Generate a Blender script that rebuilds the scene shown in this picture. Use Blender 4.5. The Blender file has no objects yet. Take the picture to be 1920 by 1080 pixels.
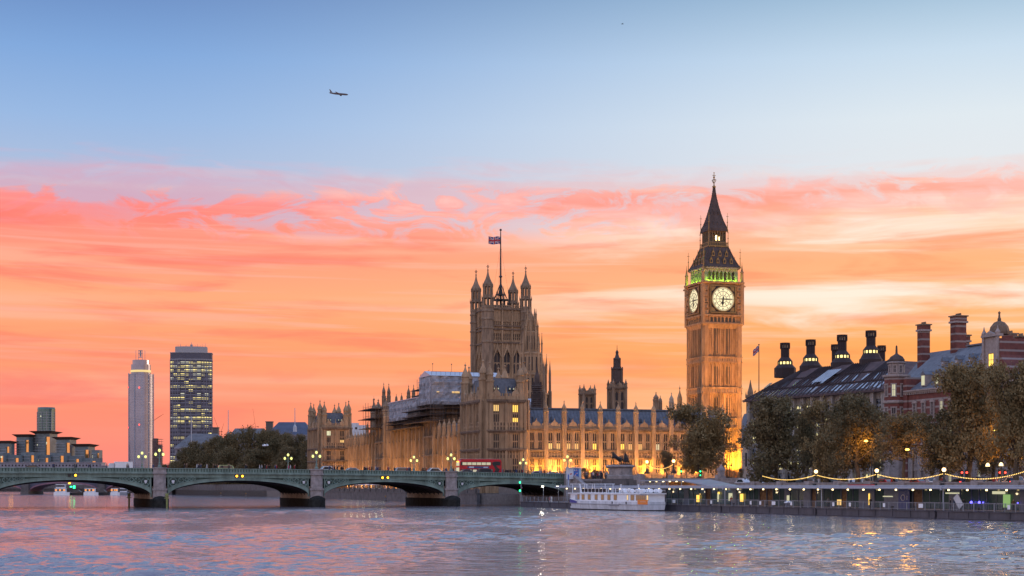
import bpy, math, random
from mathutils import Matrix, Vector
R = math.radians
rnd = random.Random(7)
C = bpy.context.scene.collection
SC = bpy.context.scene

# ------------------------------------------------------------------ camera
F = 3000.0; HZ = 911.0; EYE = 4.7        # focal length in photo pixels, horizon row, eye height above the water
cam = bpy.data.objects.new('camera', bpy.data.cameras.new('camera')); C.objects.link(cam)
cam.location = (0, 0, EYE); cam.rotation_euler = (R(90), 0, 0)
cam.data.sensor_width = 36; cam.data.lens = 36 * F / 1920
cam.data.shift_y = (HZ - 540) / 1920
cam.data.clip_start = 1; cam.data.clip_end = 30000
SC.camera = cam
SC.view_settings.view_transform = 'Standard'; SC.view_settings.look = 'None'
SC.view_settings.exposure = .14; SC.view_settings.gamma = 1

def at(px, D, py=HZ):
    return Vector(((px - 960) / F * D, D, EYE + (HZ - py) / F * D))

def lin(r, g, b):
    return tuple(((c / 255) / 12.92 if c / 255 < .04045 else ((c / 255 + .055) / 1.055) ** 2.4) for c in (r, g, b)) + (1,)

# ------------------------------------------------------------------ world: dusk sky with a lit cloud bank
W = bpy.data.worlds.new('World'); SC.world = W; W.use_nodes = True
wn, wl = W.node_tree.nodes, W.node_tree.links
wn.clear()
def N(t, **k):
    n = wn.new(t)
    for a, b in k.items(): setattr(n, a, b)
    return n
def setin(n, i, v):
    if hasattr(v, 'links') or hasattr(v, 'is_linked'): wl.new(v, n.inputs[i])
    else: n.inputs[i].default_value = v
def mth(op, a, b=0.0, c=0.0, clamp=False):
    n = N('ShaderNodeMath', operation=op); n.use_clamp = clamp
    setin(n, 0, a); setin(n, 1, b)
    if len(n.inputs) > 2: setin(n, 2, c)
    return n.outputs[0]
def sstep(x, a, b):
    n = N('ShaderNodeMapRange', interpolation_type='SMOOTHSTEP')
    setin(n, 0, x); n.inputs[1].default_value = a; n.inputs[2].default_value = b
    return n.outputs[0]
def mixc(f, a, b):
    n = N('ShaderNodeMix', data_type='RGBA')
    setin(n, 0, f); setin(n, 6, a); setin(n, 7, b)
    return n.outputs[2]
def ramp(x, stops):
    n = N('ShaderNodeValToRGB'); r = n.color_ramp
    while len(r.elements) < len(stops): r.elements.new(.5)
    for e, (p, c) in zip(r.elements, stops): e.position = p
    for e, (p, c) in zip(r.elements, stops): e.color = lin(*c)
    setin(n, 0, x)
    return n.outputs[0]
def noise(vec, scale, detail, rough=.5, dist=0.0):
    n = N('ShaderNodeTexNoise'); wl.new(vec, n.inputs['Vector'])
    n.inputs['Scale'].default_value = scale; n.inputs['Detail'].default_value = detail
    n.inputs['Roughness'].default_value = rough; n.inputs['Distortion'].default_value = dist
    return n.outputs[0]
def comb(x, y, z=0.0):
    n = N('ShaderNodeCombineXYZ'); setin(n, 0, x); setin(n, 1, y); setin(n, 2, z)
    return n.outputs[0]
tc = N('ShaderNodeTexCoord'); sp = N('ShaderNodeSeparateXYZ'); wl.new(tc.outputs['Generated'], sp.inputs[0])
az = mth('ARCTAN2', sp.outputs[0], sp.outputs[1]); el = mth('ARCSINE', sp.outputs[2])
rt = sstep(az, -.26, .30)                                   # 0 south (left) .. 1 west (right)
e_of = lambda y: math.atan((HZ - y) / F) / .32              # photo row -> ramp position
elr = mth('DIVIDE', el, .32)
blueL = ramp(elr, [(0, (178, 190, 214)), (e_of(330), (166, 184, 214)), (e_of(240), (148, 178, 218)), (e_of(120), (126, 163, 212)), (e_of(0), (104, 138, 190)), (1, (98, 128, 178))])
blueR = ramp(elr, [(0, (224, 224, 226)), (e_of(330), (220, 224, 228)), (e_of(240), (216, 225, 231)), (e_of(120), (194, 213, 229)), (e_of(0), (154, 184, 208)), (1, (140, 170, 200))])
cloudL = ramp(elr, [(0, (224, 124, 126)), (e_of(860), (248, 136, 120)), (e_of(760), (253, 142, 112)), (e_of(650), (255, 156, 112)), (e_of(560), (255, 166, 122)), (e_of(480), (254, 150, 124)), (e_of(410), (251, 132, 120)), (e_of(370), (240, 150, 150)), (e_of(330), (214, 180, 200))])
cloudR = ramp(elr, [(0, (252, 166, 112)), (e_of(780), (255, 182, 112)), (e_of(690), (255, 172, 98)), (e_of(620), (255, 172, 102)), (e_of(560), (255, 186, 134)), (e_of(500), (254, 178, 126)), (e_of(440), (255, 184, 146)), (e_of(390), (250, 160, 134)), (e_of(350), (246, 178, 164)), (e_of(325), (232, 208, 208))])
blue = mixc(rt, blueL, blueR); cloud = mixc(rt, cloudL, cloudR)
tilt = mth('ADD', el, mth('MULTIPLY', az, .018))
nA = noise(comb(mth('MULTIPLY', az, 5.0), mth('MULTIPLY', tilt, 42.0), 3.1), 1.0, 6, .55, .7)
nB = noise(comb(mth('MULTIPLY', az, 9.0), mth('MULTIPLY', tilt, 80.0), 9.4), 1.0, 6, .55, .35)
nC = noise(comb(mth('MULTIPLY', az, 2.2), mth('MULTIPLY', tilt, 60.0), 5.5), 1.0, 3, .45, .3)
nD = noise(comb(mth('MULTIPLY', az, 22.0), mth('MULTIPLY', tilt, 60.0), 1.7), 1.0, 6, .6, 1.3)
nE = noise(comb(mth('MULTIPLY', az, 4.0), mth('MULTIPLY', tilt, 150.0), 7.7), 1.0, 5, .6, .5)
# cream streaks, strongest to the west and in the middle of the bank
band1 = mth('MULTIPLY', sstep(el, .135, .150), sstep(el, .176, .160)); band2 = mth('MULTIPLY', sstep(el, .096, .108), sstep(el, .126, .114))
bands = mth('ADD', mth('MULTIPLY', mth('MAXIMUM', band1, band2), .13), nA)
cream = mth('MULTIPLY', sstep(bands, .54, .74), sstep(rt, .28, .9))
cream = mth('MULTIPLY', cream, mth('MULTIPLY', sstep(el, .080, .105), sstep(el, .190, .165)))
cloud = mixc(mth('MULTIPLY', cream, .9, clamp=True), cloud, lin(255, 236, 218))
thin = mth('MULTIPLY', sstep(nC, .52, .72), sstep(el, .02, .06))
cloud = mixc(mth('MULTIPLY', thin, .50), cloud, mixc(rt, lin(255, 184, 158), lin(255, 212, 176)))
fine = mth('MULTIPLY', sstep(nE, .50, .66), sstep(el, .04, .10))
cloud = mixc(mth('MULTIPLY', fine, .42), cloud, mixc(rt, lin(255, 176, 160), lin(255, 214, 184)))
red = mth('MULTIPLY', sstep(nB, .48, .70), .50)
cloud = mixc(mth('MULTIPLY', red, sstep(el, .03, .10)), cloud, mixc(rt, lin(243, 104, 98), lin(244, 136, 92)))
low = mth('MULTIPLY', sstep(nA, .47, .32), sstep(el, .12, .05))
cloud = mixc(mth('MULTIPLY', low, .45), cloud, mixc(rt, lin(228, 112, 108), lin(255, 148, 62)))
vt = mth('MULTIPLY', mth('MULTIPLY', sstep(nB, .42, .62), sstep(el, .150, .172)), sstep(az, -.22, -.05))
cloud = mixc(mth('MULTIPLY', vt, .6), cloud, lin(247, 208, 204))
top = mth('MULTIPLY', sstep(el, .158, .174), sstep(nD, .36, .60))
cloud = mixc(mth('MULTIPLY', top, .62), cloud, mixc(rt, lin(248, 132, 134), lin(250, 164, 138)))
# the ragged upper edge of the bank
edge = mth('ADD', mth('ADD', el, mth('MULTIPLY', mth('SUBTRACT', nD, .5), .050)), mth('MULTIPLY', mth('SUBTRACT', nA, .5), .030))
edge = mth('SUBTRACT', edge, mth('MULTIPLY', az, .014))
mid = mth('MULTIPLY', sstep(az, -.30, -.10), sstep(az, .16, .02))
gap = mth('MULTIPLY', sstep(nD, .46, .60), mth('MULTIPLY', sstep(el, .146, .164), mth('ADD', mth('MULTIPLY', mid, .60), .10)))
body = mth('MULTIPLY', sstep(edge, .190, .173), mth('SUBTRACT', 1.0, gap))
veil = mth('MULTIPLY', sstep(mth('ADD', el, mth('MULTIPLY', mth('SUBTRACT', nB, .5), .05)), .200, .184), .40)
front = mixc(mth('MAXIMUM', body, veil), blue, cloud)
up = ramp(mth('DIVIDE', el, 1.57), [(0, (170, 136, 118)), (.12, (160, 138, 134)), (.25, (130, 140, 162)), (1, (88, 116, 168))])
side = mth('MULTIPLY', sstep(mth('ADD', sp.outputs[1], mth('MULTIPLY', sp.outputs[0], .55)), -.1, .6), sstep(el, .62, .27))
vs = N('ShaderNodeVectorMath', operation='SCALE'); wl.new(up, vs.inputs[0]); vs.inputs['Scale'].default_value = 2.9  # unseen sky above and behind, scaled up as added light on the walls
sky = mixc(side, vs.outputs[0], front)
bg = N('ShaderNodeBackground'); wl.new(sky, bg.inputs[0]); bg.inputs[1].default_value = 1.0
wo = N('ShaderNodeOutputWorld'); wl.new(bg.outputs[0], wo.inputs[0])

# last light of the sun, far round to the right behind the buildings
sl = bpy.data.lights.new('sun', 'SUN'); sl.energy = 1.1; sl.color = (1.0, .62, .36); sl.angle = R(6)
so = bpy.data.objects.new('sun', sl); C.objects.link(so)
so.rotation_euler = Vector((.90, .42, .10)).to_track_quat('Z', 'Y').to_euler()

# ------------------------------------------------------------------ materials
MATS = {}
def mat(name, col, rough=.7, var=.0, scale=.6, bump=0.0, metal=0.0, emit=0.0, ecol=None, spec=.4, streak=False, col2=None):
    if name in MATS: return MATS[name]
    m = bpy.data.materials.new(name); m.use_nodes = True
    nt = m.node_tree; b = nt.nodes['Principled BSDF']
    c4 = tuple(col) + (1,)
    b.inputs['Base Color'].default_value = c4; b.inputs['Roughness'].default_value = rough
    b.inputs['Metallic'].default_value = metal; b.inputs['Specular IOR Level'].default_value = spec
    if emit:
        b.inputs['Emission Color'].default_value = tuple(ecol or col) + (1,); b.inputs['Emission Strength'].default_value = emit
    if var or bump:
        t = nt.nodes.new('ShaderNodeTexCoord'); mp = nt.nodes.new('ShaderNodeMapping')
        nt.links.new(t.outputs['Object'], mp.inputs[0])
        mp.inputs['Scale'].default_value = (1, 1, .25) if streak else (1, 1, 1)
        n1 = nt.nodes.new('ShaderNodeTexNoise'); n1.inputs['Scale'].default_value = scale; n1.inputs['Detail'].default_value = 7; n1.inputs['Roughness'].default_value = .65
        nt.links.new(mp.outputs[0], n1.inputs['Vector'])
        if var:
            rr = nt.nodes.new('ShaderNodeValToRGB'); r = rr.color_ramp
            lo = col2 or tuple(c * (1 - var) for c in col)
            r.elements[0].position = .32; r.elements[0].color = tuple(lo) + (1,)
            r.elements[1].position = .68; r.elements[1].color = tuple(min(1, c * (1 + var * .7)) for c in col) + (1,)
            nt.links.new(n1.outputs[0], rr.inputs[0]); nt.links.new(rr.outputs[0], b.inputs['Base Color'])
        if bump:
            bp = nt.nodes.new('ShaderNodeBump'); bp.inputs['Strength'].default_value = bump; bp.inputs['Distance'].default_value = .1
            nt.links.new(n1.outputs[0], bp.inputs['Height']); nt.links.new(bp.outputs[0], b.inputs['Normal'])
    MATS[name] = m
    return m
def glow(name, col, s):
    return mat(name, tuple(c * .15 for c in col), .5, emit=s, ecol=col)

stone = mat('limestone', (.355, .235, .14), .85, .45, .5, .3, streak=True)
stone_d = mat('weathered_limestone', (.24, .165, .11), .85, .5, .7, .3, streak=True)
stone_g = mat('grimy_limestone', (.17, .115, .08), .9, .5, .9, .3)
stone_l = mat('pale_limestone', (.42, .33, .25), .85, .35, .5, .2)
slate = mat('slate', (.115, .125, .15), .55, .35, 1.2, .2)
lead = mat('cast_iron_roof', (.095, .072, .066), .85, .3, .8, .1, spec=.08)
gilt = mat('gilding', (.26, .17, .07), .4, .2, 2, metal=.6)
glass_d = mat('dark_glass', (.022, .022, .03), .3, spec=.25)
glass_w = glow('lit_window', (1.0, .62, .20), 1.0)
glass_y = glow('bright_window', (1.0, .60, .10), 1.5)
glass_c = glow('cool_window', (.85, .82, .52), .62)
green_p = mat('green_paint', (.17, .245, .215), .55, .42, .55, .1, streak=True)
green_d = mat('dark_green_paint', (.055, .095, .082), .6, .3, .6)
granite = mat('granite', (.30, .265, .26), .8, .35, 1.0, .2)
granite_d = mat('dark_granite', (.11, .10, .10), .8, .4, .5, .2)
weed = mat('wet_stone', (.030, .030, .028), .9, .5, .8, .3, spec=.08)
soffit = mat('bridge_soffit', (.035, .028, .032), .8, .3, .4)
asphalt = mat('asphalt', (.05, .05, .055), .85, .2, 2)
paving = mat('paving', (.16, .14, .13), .85, .3, 1.5)
white = mat('white_paint', (.82, .83, .85), .4, .08, 1.5)
white_w = mat('worn_white_paint', (.64, .66, .70), .5, .25, .9, streak=True)
black = mat('black_paint', (.015, .015, .018), .4)
iron = mat('dark_iron', (.03, .032, .035), .5)
bronze = mat('bronze', (.035, .038, .042), .45, .3, 3, metal=.4)
steel = mat('grey_steel', (.26, .29, .34), .35, .15, 1.5, metal=.3)
steel_l = mat('pale_steel', (.36, .40, .47), .35, .12, 1.5)
hullg = mat('pontoon_grey', (.085, .08, .095), .6, .3, .7, .1, streak=True)
brick = None
bark = mat('bark', (.10, .08, .06), .9, .4, 3, .4)
tarp = mat('scaffold_sheeting', (.30, .31, .35), .6, .45, .45, 1.0)
scaf = mat('scaffold_pole', (.10, .085, .08), .6, .2, 2)
board = mat('scaffold_board', (.07, .045, .035), .8, .3, 1.5)
skin = mat('skin', (.45, .28, .20), .6)
globe_m = glow('lamp_globe', (1.0, 1.0, .30), 1.25)
globe_w = glow('warm_lamp_globe', (1.0, .62, .26), 4.5)
bulb_m = glow('festoon_bulb', (1.0, .62, .16), 2.6)
down_m = glow('downlight', (1.0, .74, .34), 4)
cold_m = glow('floodlamp', (1.0, .93, .70), 14)
red_l = glow('red_lamp', (1.0, .05, .03), 5)
grn_l = glow('green_lamp', (.02, 1.0, .25), 5)
amb_l = glow('amber_lamp', (1.0, .40, .02), 6)

def banded_brick():
    m = bpy.data.materials.new('banded_brick'); m.use_nodes = True
    nt = m.node_tree; b = nt.nodes['Principled BSDF']; b.inputs['Roughness'].default_value = .85
    t = nt.nodes.new('ShaderNodeTexCoord'); s = nt.nodes.new('ShaderNodeSeparateXYZ'); nt.links.new(t.outputs['Object'], s.inputs[0])
    a = nt.nodes.new('ShaderNodeMath'); a.operation = 'MULTIPLY'; a.inputs[1].default_value = .62; nt.links.new(s.outputs[2], a.inputs[0])
    f = nt.nodes.new('ShaderNodeMath'); f.operation = 'FRACT'; nt.links.new(a.outputs[0], f.inputs[0])
    g = nt.nodes.new('ShaderNodeMath'); g.operation = 'GREATER_THAN'; g.inputs[1].default_value = .76; nt.links.new(f.outputs[0], g.inputs[0])
    n1 = nt.nodes.new('ShaderNodeTexNoise'); n1.inputs['Scale'].default_value = 1.1; n1.inputs['Detail'].default_value = 8; nt.links.new(t.outputs['Object'], n1.inputs[0])
    r1 = nt.nodes.new('ShaderNodeValToRGB'); r1.color_ramp.elements[0].position = .3; r1.color_ramp.elements[1].position = .7
    r1.color_ramp.elements[0].color = (.11, .035, .03, 1); r1.color_ramp.elements[1].color = (.20, .062, .048, 1); nt.links.new(n1.outputs[0], r1.inputs[0])
    mx = nt.nodes.new('ShaderNodeMix'); mx.data_type = 'RGBA'; nt.links.new(g.outputs[0], mx.inputs[0]); nt.links.new(r1.outputs[0], mx.inputs[6]); mx.inputs[7].default_value = (.27, .215, .20, 1)
    nt.links.new(mx.outputs[2], b.inputs['Base Color'])
    return m
brick = banded_brick()

def leafmat(name, c1, c2):
    m = bpy.data.materials.new(name); m.use_nodes = True
    nt = m.node_tree; b = nt.nodes['Principled BSDF']; b.inputs['Roughness'].default_value = .8; b.inputs['Specular IOR Level'].default_value = .15
    t = nt.nodes.new('ShaderNodeTexCoord'); n1 = nt.nodes.new('ShaderNodeTexNoise'); n1.inputs['Scale'].default_value = .55; n1.inputs['Detail'].default_value = 6; n1.inputs['Roughness'].default_value = .8
    nt.links.new(t.outputs['Object'], n1.inputs[0])
    r1 = nt.nodes.new('ShaderNodeValToRGB'); r1.color_ramp.elements[0].position = .35; r1.color_ramp.elements[1].position = .68
    r1.color_ramp.elements[0].color = c1 + (1,); r1.color_ramp.elements[1].color = c2 + (1,)
    nt.links.new(n1.outputs[0], r1.inputs[0]); nt.links.new(r1.outputs[0], b.inputs['Base Color'])
    return m
leaf_a = leafmat('plane_tree_leaves', (.13, .10, .048), (.33, .235, .11))
leaf_b = leafmat('dark_leaves', (.085, .078, .042), (.22, .165, .085))

def watermat():
    m = bpy.data.materials.new('river_water'); m.use_nodes = True
    nt = m.node_tree; b = nt.nodes['Principled BSDF']
    b.inputs['Base Color'].default_value = (.15, .125, .145, 1); b.inputs['Roughness'].default_value = .07; b.inputs['IOR'].default_value = 2.0
    t = nt.nodes.new('ShaderNodeTexCoord')
    hs = None
    for sx, sy, det, amp, dist in ((.30, .42, 3, .28, 1.0), (1.1, 1.7, 4, .12, .6)):
        mp = nt.nodes.new('ShaderNodeMapping'); mp.inputs['Scale'].default_value = (sx, sy, 1); mp.inputs['Rotation'].default_value = (0, 0, R(9))
        nt.links.new(t.outputs['Object'], mp.inputs[0])
        n = nt.nodes.new('ShaderNodeTexNoise'); n.inputs['Scale'].default_value = 1; n.inputs['Detail'].default_value = det; n.inputs['Distortion'].default_value = dist; n.inputs['Roughness'].default_value = .55
        nt.links.new(mp.outputs[0], n.inputs[0])
        k = nt.nodes.new('ShaderNodeMath'); k.operation = 'MULTIPLY'; k.inputs[1].default_value = amp; nt.links.new(n.outputs[0], k.inputs[0])
        if hs is None: hs = k.outputs[0]
        else:
            ad = nt.nodes.new('ShaderNodeMath'); ad.operation = 'ADD'; nt.links.new(hs, ad.inputs[0]); nt.links.new(k.outputs[0], ad.inputs[1]); hs = ad.outputs[0]
    bp = nt.nodes.new('ShaderNodeBump'); bp.inputs['Strength'].default_value = 1; bp.inputs['Distance'].default_value = 1.0
    nt.links.new(hs, bp.inputs['Height']); nt.links.new(bp.outputs[0], b.inputs['Normal'])
    return m
water_m = watermat()

# ------------------------------------------------------------------ mesh builder
def Rz(a): return Matrix.Rotation(a, 4, 'Z')
def T(x, y=0, z=0): return Matrix.Translation((x, y, z))
class MB:
    def __init__(s): s.v = []; s.f = []; s.m = []; s.M = Matrix()
    def add(s, vs, fs, m=0):
        b = len(s.v); M = s.M
        s.v += [tuple(M @ Vector(p)) for p in vs]
        s.f += [tuple(i + b for i in f) for f in fs]; s.m += [m] * len(fs)
    def box(s, x0, x1, y0, y1, z0, z1, m=0):
        s.add([(x0, y0, z0), (x1, y0, z0), (x1, y1, z0), (x0, y1, z0), (x0, y0, z1), (x1, y0, z1), (x1, y1, z1), (x0, y1, z1)],
              [(0, 3, 2, 1), (4, 5, 6, 7), (0, 1, 5, 4), (1, 2, 6, 5), (2, 3, 7, 6), (3, 0, 4, 7)], m)
    def lathe(s, prof, n=8, cx=0, cy=0, m=0, rot=None, sx=1, sy=1, cap=True):
        rot = math.pi / n if rot is None else rot
        vs = []; fs = []
        for r, z in prof:
            for k in range(n):
                a = rot + 2 * math.pi * k / n
                vs.append((cx + r * sx * math.cos(a), cy + r * sy * math.sin(a), z))
        for i in range(len(prof) - 1):
            for k in range(n):
                k2 = (k + 1) % n
                fs.append((i * n + k, i * n + k2, (i + 1) * n + k2, (i + 1) * n + k))
        if cap:
            fs.append(tuple(range(n - 1, -1, -1))); fs.append(tuple(range((len(prof) - 1) * n, len(prof) * n)))
        s.add(vs, fs, m)
    def frus(s, x0, x1, y0, y1, z0, z1, ix, iy, m=0):
        s.add([(x0, y0, z0), (x1, y0, z0), (x1, y1, z0), (x0, y1, z0), (x0 + ix, y0 + iy, z1), (x1 - ix, y0 + iy, z1), (x1 - ix, y1 - iy, z1), (x0 + ix, y1 - iy, z1)],
              [(0, 3, 2, 1), (4, 5, 6, 7), (0, 1, 5, 4), (1, 2, 6, 5), (2, 3, 7, 6), (3, 0, 4, 7)], m)
    def tube(s, pts, rad, n=6, m=0):
        pts = [Vector(p) for p in pts]; rs = rad if isinstance(rad, (list, tuple)) else [rad] * len(pts)
        vs = []; fs = []
        for i, p in enumerate(pts):
            d = (pts[min(i + 1, len(pts) - 1)] - pts[max(i - 1, 0)]).normalized()
            a = d.orthogonal().normalized() if abs(d.z) > .9 else d.cross(Vector((0, 0, 1))).normalized()
            b = d.cross(a)
            for k in range(n):
                t = 2 * math.pi * k / n
                vs.append(tuple(p + (a * math.cos(t) + b * math.sin(t)) * rs[i]))
        for i in range(len(pts) - 1):
            for k in range(n):
                k2 = (k + 1) % n
                fs.append((i * n + k, i * n + k2, (i + 1) * n + k2, (i + 1) * n + k))
        fs.append(tuple(range(n))); fs.append(tuple(range((len(pts) - 1) * n, len(pts) * n)))
        s.add(vs, fs, m)
    def ball(s, c, r, m=0, n=8, sz=1):
        s.lathe([(r * math.sin(math.pi * i / 5) + .0005, c[2] - r * sz * math.cos(math.pi * i / 5)) for i in range(6)], n, c[0], c[1], m)
    def prism(s, pts, y0, y1, m=0):          # polygon in x-z pushed along y
        n = len(pts)
        s.add([(x, y0, z) for x, z in pts] + [(x, y1, z) for x, z in pts],
              [tuple(range(n)), tuple(range(2 * n - 1, n - 1, -1))] + [(i, i + n, (i + 1) % n + n, (i + 1) % n) for i in range(n)], m)
    def hprism(s, pts, z0, z1, m=0):
        n = len(pts)
        s.add([(x, y, z0) for x, y in pts] + [(x, y, z1) for x, y in pts],
              [tuple(range(n - 1, -1, -1)), tuple(range(n, 2 * n))] + [(i, (i + 1) % n, (i + 1) % n + n, i + n) for i in range(n)], m)
    def mesh(s, name, mats):
        me = bpy.data.meshes.new(name); me.from_pydata(s.v, [], s.f)
        for q in mats: me.materials.append(q)
        me.polygons.foreach_set('material_index', s.m); me.update()
        return me
    def build(s, name, mats, parent=None, smooth=False):
        if not isinstance(mats, (list, tuple)): mats = [mats]
        me = s.mesh(name, mats)
        if smooth: me.polygons.foreach_set('use_smooth', [True] * len(me.polygons))
        o = bpy.data.objects.new(name, me); C.objects.link(o)
        if parent: o.parent = parent
        return o
def put(name, me, parent, M=None):
    o = bpy.data.objects.new(name, me); C.objects.link(o); o.parent = parent
    if M is not None: o.matrix_local = M
    return o
def tag(o, label=None, cat=None, group=None, kind=None):
    if label: o['label'] = label
    if cat: o['category'] = cat
    if group: o['group'] = group
    if kind: o['kind'] = kind
    return o
def thing(name, label, cat, loc=(0, 0, 0), rz=0.0, group=None):
    o = bpy.data.objects.new(name, None); C.objects.link(o); o.empty_display_size = .5
    o.location = loc; o.rotation_euler = (0, 0, rz)
    return tag(o, label, cat, group)
def dup(root, loc, rz=None, label=None, group=None, scale=None, recol=None):
    def cp(o, par):
        c = o.copy(); C.objects.link(c)
        if par is not None: c.parent = par; c.matrix_parent_inverse = o.matrix_parent_inverse.copy()
        for ch in KIDS.get(o.name, []): cp(ch, c)
        return c
    KIDS = {}
    for o in root.children_recursive: KIDS.setdefault(o.parent.name, []).append(o)
    r = cp(root, None); r.location = loc
    if rz is not None: r.rotation_euler = (0, 0, rz)
    if label: r['label'] = label
    if group: r['group'] = group
    if scale is not None: r.scale = (scale,) * 3 if not isinstance(scale, tuple) else scale
    if recol:
        for o in [r] + list(r.children_recursive):
            if o.type != 'MESH': continue
            for i, sl_ in enumerate(o.material_slots):
                q_ = sl_.material.name if sl_.material else ''
                if q_ in recol: sl_.link = 'OBJECT'; sl_.material = MATS[recol[q_]]
    return r
def struct(o): return tag(o, kind='structure')
def lamp(kind, loc, energy, col, parent=None, size=.3, target=None, angle=120, blend=.6):
    l = bpy.data.lights.new('light', kind); l.energy = energy; l.color = col
    if kind == 'SPOT': l.spot_size = R(angle); l.spot_blend = blend; l.shadow_soft_size = size
    elif kind == 'POINT': l.shadow_soft_size = size
    o = bpy.data.objects.new('light', l); C.objects.link(o); o.location = loc
    if target is not None: o.rotation_euler = (Vector(loc) - Vector(target)).to_track_quat('Z', 'Y').to_euler()
    if parent: o.parent = parent
    return o

# ------------------------------------------------------------------ gothic vocabulary
def pinnacle(mb, x, y, z, w, h, m=0, n=4):
    """slim shaft, collar, crocketed spirelet, finial"""
    r = w * .6
    mb.lathe([(r, z), (r, z + h * .40), (r * 1.35, z + h * .41), (r * 1.35, z + h * .45), (r * .95, z + h * .46), (r * .62, z + h * .62), (r * .34, z + h * .80), (r * .16, z + h * .90), (r * .5, z + h * .915), (r * .16, z + h * .94), (.02, z + h)], n, x, y, m)
def turret(mb, x, y, z0, z1, zt, r, m=0, ogee=True, rings=()):
    """octagonal stair turret with bands and an ogee cap"""
    h = zt - z1
    prof = [(r, z0)]
    for q in rings: prof += [(r, q), (r * 1.14, q + .05), (r * 1.14, q + .5), (r, q + .6)]
    prof += [(r, z1), (r * 1.25, z1 + .1), (r * 1.25, z1 + .6), (r * .85, z1 + .7), (r * .85, z1 + h * .30), (r * 1.1, z1 + h * .32), (r * 1.02, z1 + h * .38), (r * .72, z1 + h * .52), (r * .36, z1 + h * .64), (r * .16, z1 + h * .76), (r * .14, z1 + h * .82), (r * .34, z1 + h * .84), (r * .3, z1 + h * .87), (.06, z1 + h * .90), (.03, zt)]
    mb.lathe(prof, 8, x, y, m)
    for k in range(8):
        a = math.pi / 8 + k * math.pi / 4
        mb.box(x + r * math.cos(a) - .09, x + r * math.cos(a) + .09, y + r * math.sin(a) - .09, y + r * math.sin(a) + .09, z0, z1, m)
        q = r * .85
        mb.box(x + q * math.cos(a) - .08, x + q * math.cos(a) + .08, y + q * math.sin(a) - .08, y + q * math.sin(a) + .08, z1 + .6, z1 + h * .44, m)
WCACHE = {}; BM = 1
def window_mesh(w, h, n, g, fr):
    key = (round(w, 2), round(h, 2), n, g.name, fr.name)
    if key in WCACHE: return WCACHE[key]
    mb = MB()
    mb.box(-w / 2, w / 2, .02, .08, 0, h, 0)
    for i in range(n + 1):
        x = -w / 2 + w * i / n; t = .09 if 0 < i < n else .12
        mb.box(x - t, x + t, -.16, .02, 0, h, 1)
    mb.box(-w / 2, w / 2, -.14, .02, h * .48, h * .48 + .22, 1)
    mb.box(-w / 2, w / 2, -.20, .02, 0, .16, 1)
    lw = w / n
    for i in range(n):                              # pointed heads to every light
        x = -w / 2 + lw * i
        for zz in (h, h * .48):
            mb.prism([(x, zz), (x, zz - lw * .7), (x + lw * .5, zz)], -.12, .02, 1)
            mb.prism([(x + lw, zz), (x + lw * .5, zz), (x + lw, zz - lw * .7)], -.12, .02, 1)
    WCACHE[key] = mb.mesh('window', [g, fr]); return WCACHE[key]
def wall(mb, wins, M, L, nb, rows, per=1, ww=1.2, nl=2, th=.5, butt=.8, bd=.5, bz=None, m=0, rib=.62, lit=None):
    """a gothic wall: rows = (z0, z1, kind); kind s=panelled stone, w=windows, c=cornice. Faces -y, runs along +x from M."""
    old = mb.M; mb.M = old @ M
    bw = L / nb
    cs = [b * bw + bw * (j + .5 + (.06 if per == 2 and j == 0 else (-.06 if per == 2 else 0))) / per for b in range(nb) for j in range(per)]
    for ri, row in enumerate(rows):
        z0, z1, kind = row[:3]
        if kind == 's':
            mb.box(0, L, 0, th, z0, z1, m)
            k = int(L / rib)
            for i in range(k + 1):
                x = L * i / k; mb.box(x - .06, x + .06, -.1, 0, z0, z1, m)
            if z1 - z0 > 1.5:
                zz = z0
                while zz < z1 - .5: mb.box(0, L, -.07, 0, zz, zz + .14, m); zz += 1.45
        elif kind == 'c':
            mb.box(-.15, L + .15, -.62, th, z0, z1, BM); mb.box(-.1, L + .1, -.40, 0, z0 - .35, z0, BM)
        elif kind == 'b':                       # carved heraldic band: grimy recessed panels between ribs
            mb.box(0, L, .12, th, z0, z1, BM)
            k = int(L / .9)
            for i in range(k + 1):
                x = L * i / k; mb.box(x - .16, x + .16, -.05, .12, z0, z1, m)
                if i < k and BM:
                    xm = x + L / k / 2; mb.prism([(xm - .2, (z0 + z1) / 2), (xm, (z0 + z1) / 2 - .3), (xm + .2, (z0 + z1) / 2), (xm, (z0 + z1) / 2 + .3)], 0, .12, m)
        elif kind == 'w':
            xs = [0] + [q for c in cs for q in (c - ww / 2, c + ww / 2)] + [L]
            for i in range(0, len(xs), 2):
                mb.box(xs[i], xs[i + 1], 0, th, z0, z1, m)
                kk = max(1, int((xs[i + 1] - xs[i]) / .5))
                for j in range(kk):
                    x = xs[i] + (xs[i + 1] - xs[i]) * (j + .5) / kk; mb.box(x - .06, x + .06, -.1, 0, z0, z1, m)
                for zz in (z0 + (z1 - z0) * .33, z0 + (z1 - z0) * .66): mb.box(xs[i], xs[i + 1], -.07, 0, zz, zz + .14, m)
            for ci, c in enumerate(cs): wins.append((mb.M @ T(c, th * .6, z0), ww, z1 - z0, nl, (ri, ci)))
    if butt:
        b0, b1 = bz or (rows[0][0], rows[-1][1])
        for i in range(nb + 1):
            x = i * bw
            mb.box(x - butt / 2, x + butt / 2, -bd, 0, b0, b1, m)
            mb.box(x - butt * .62, x + butt * .62, -bd - .15, 0, b0, b0 + (b1 - b0) * .12, m)
            mb.box(x - .07, x + .07, -bd - .08, -bd, b0, b1, m)
    mb.M = old
def set_windows(wins, parent, litf, fr):
    for M, w, h, n, key in wins:
        g = litf(key) or glass_d
        put('window', window_mesh(w, h, n, g, fr), parent, M)
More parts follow.
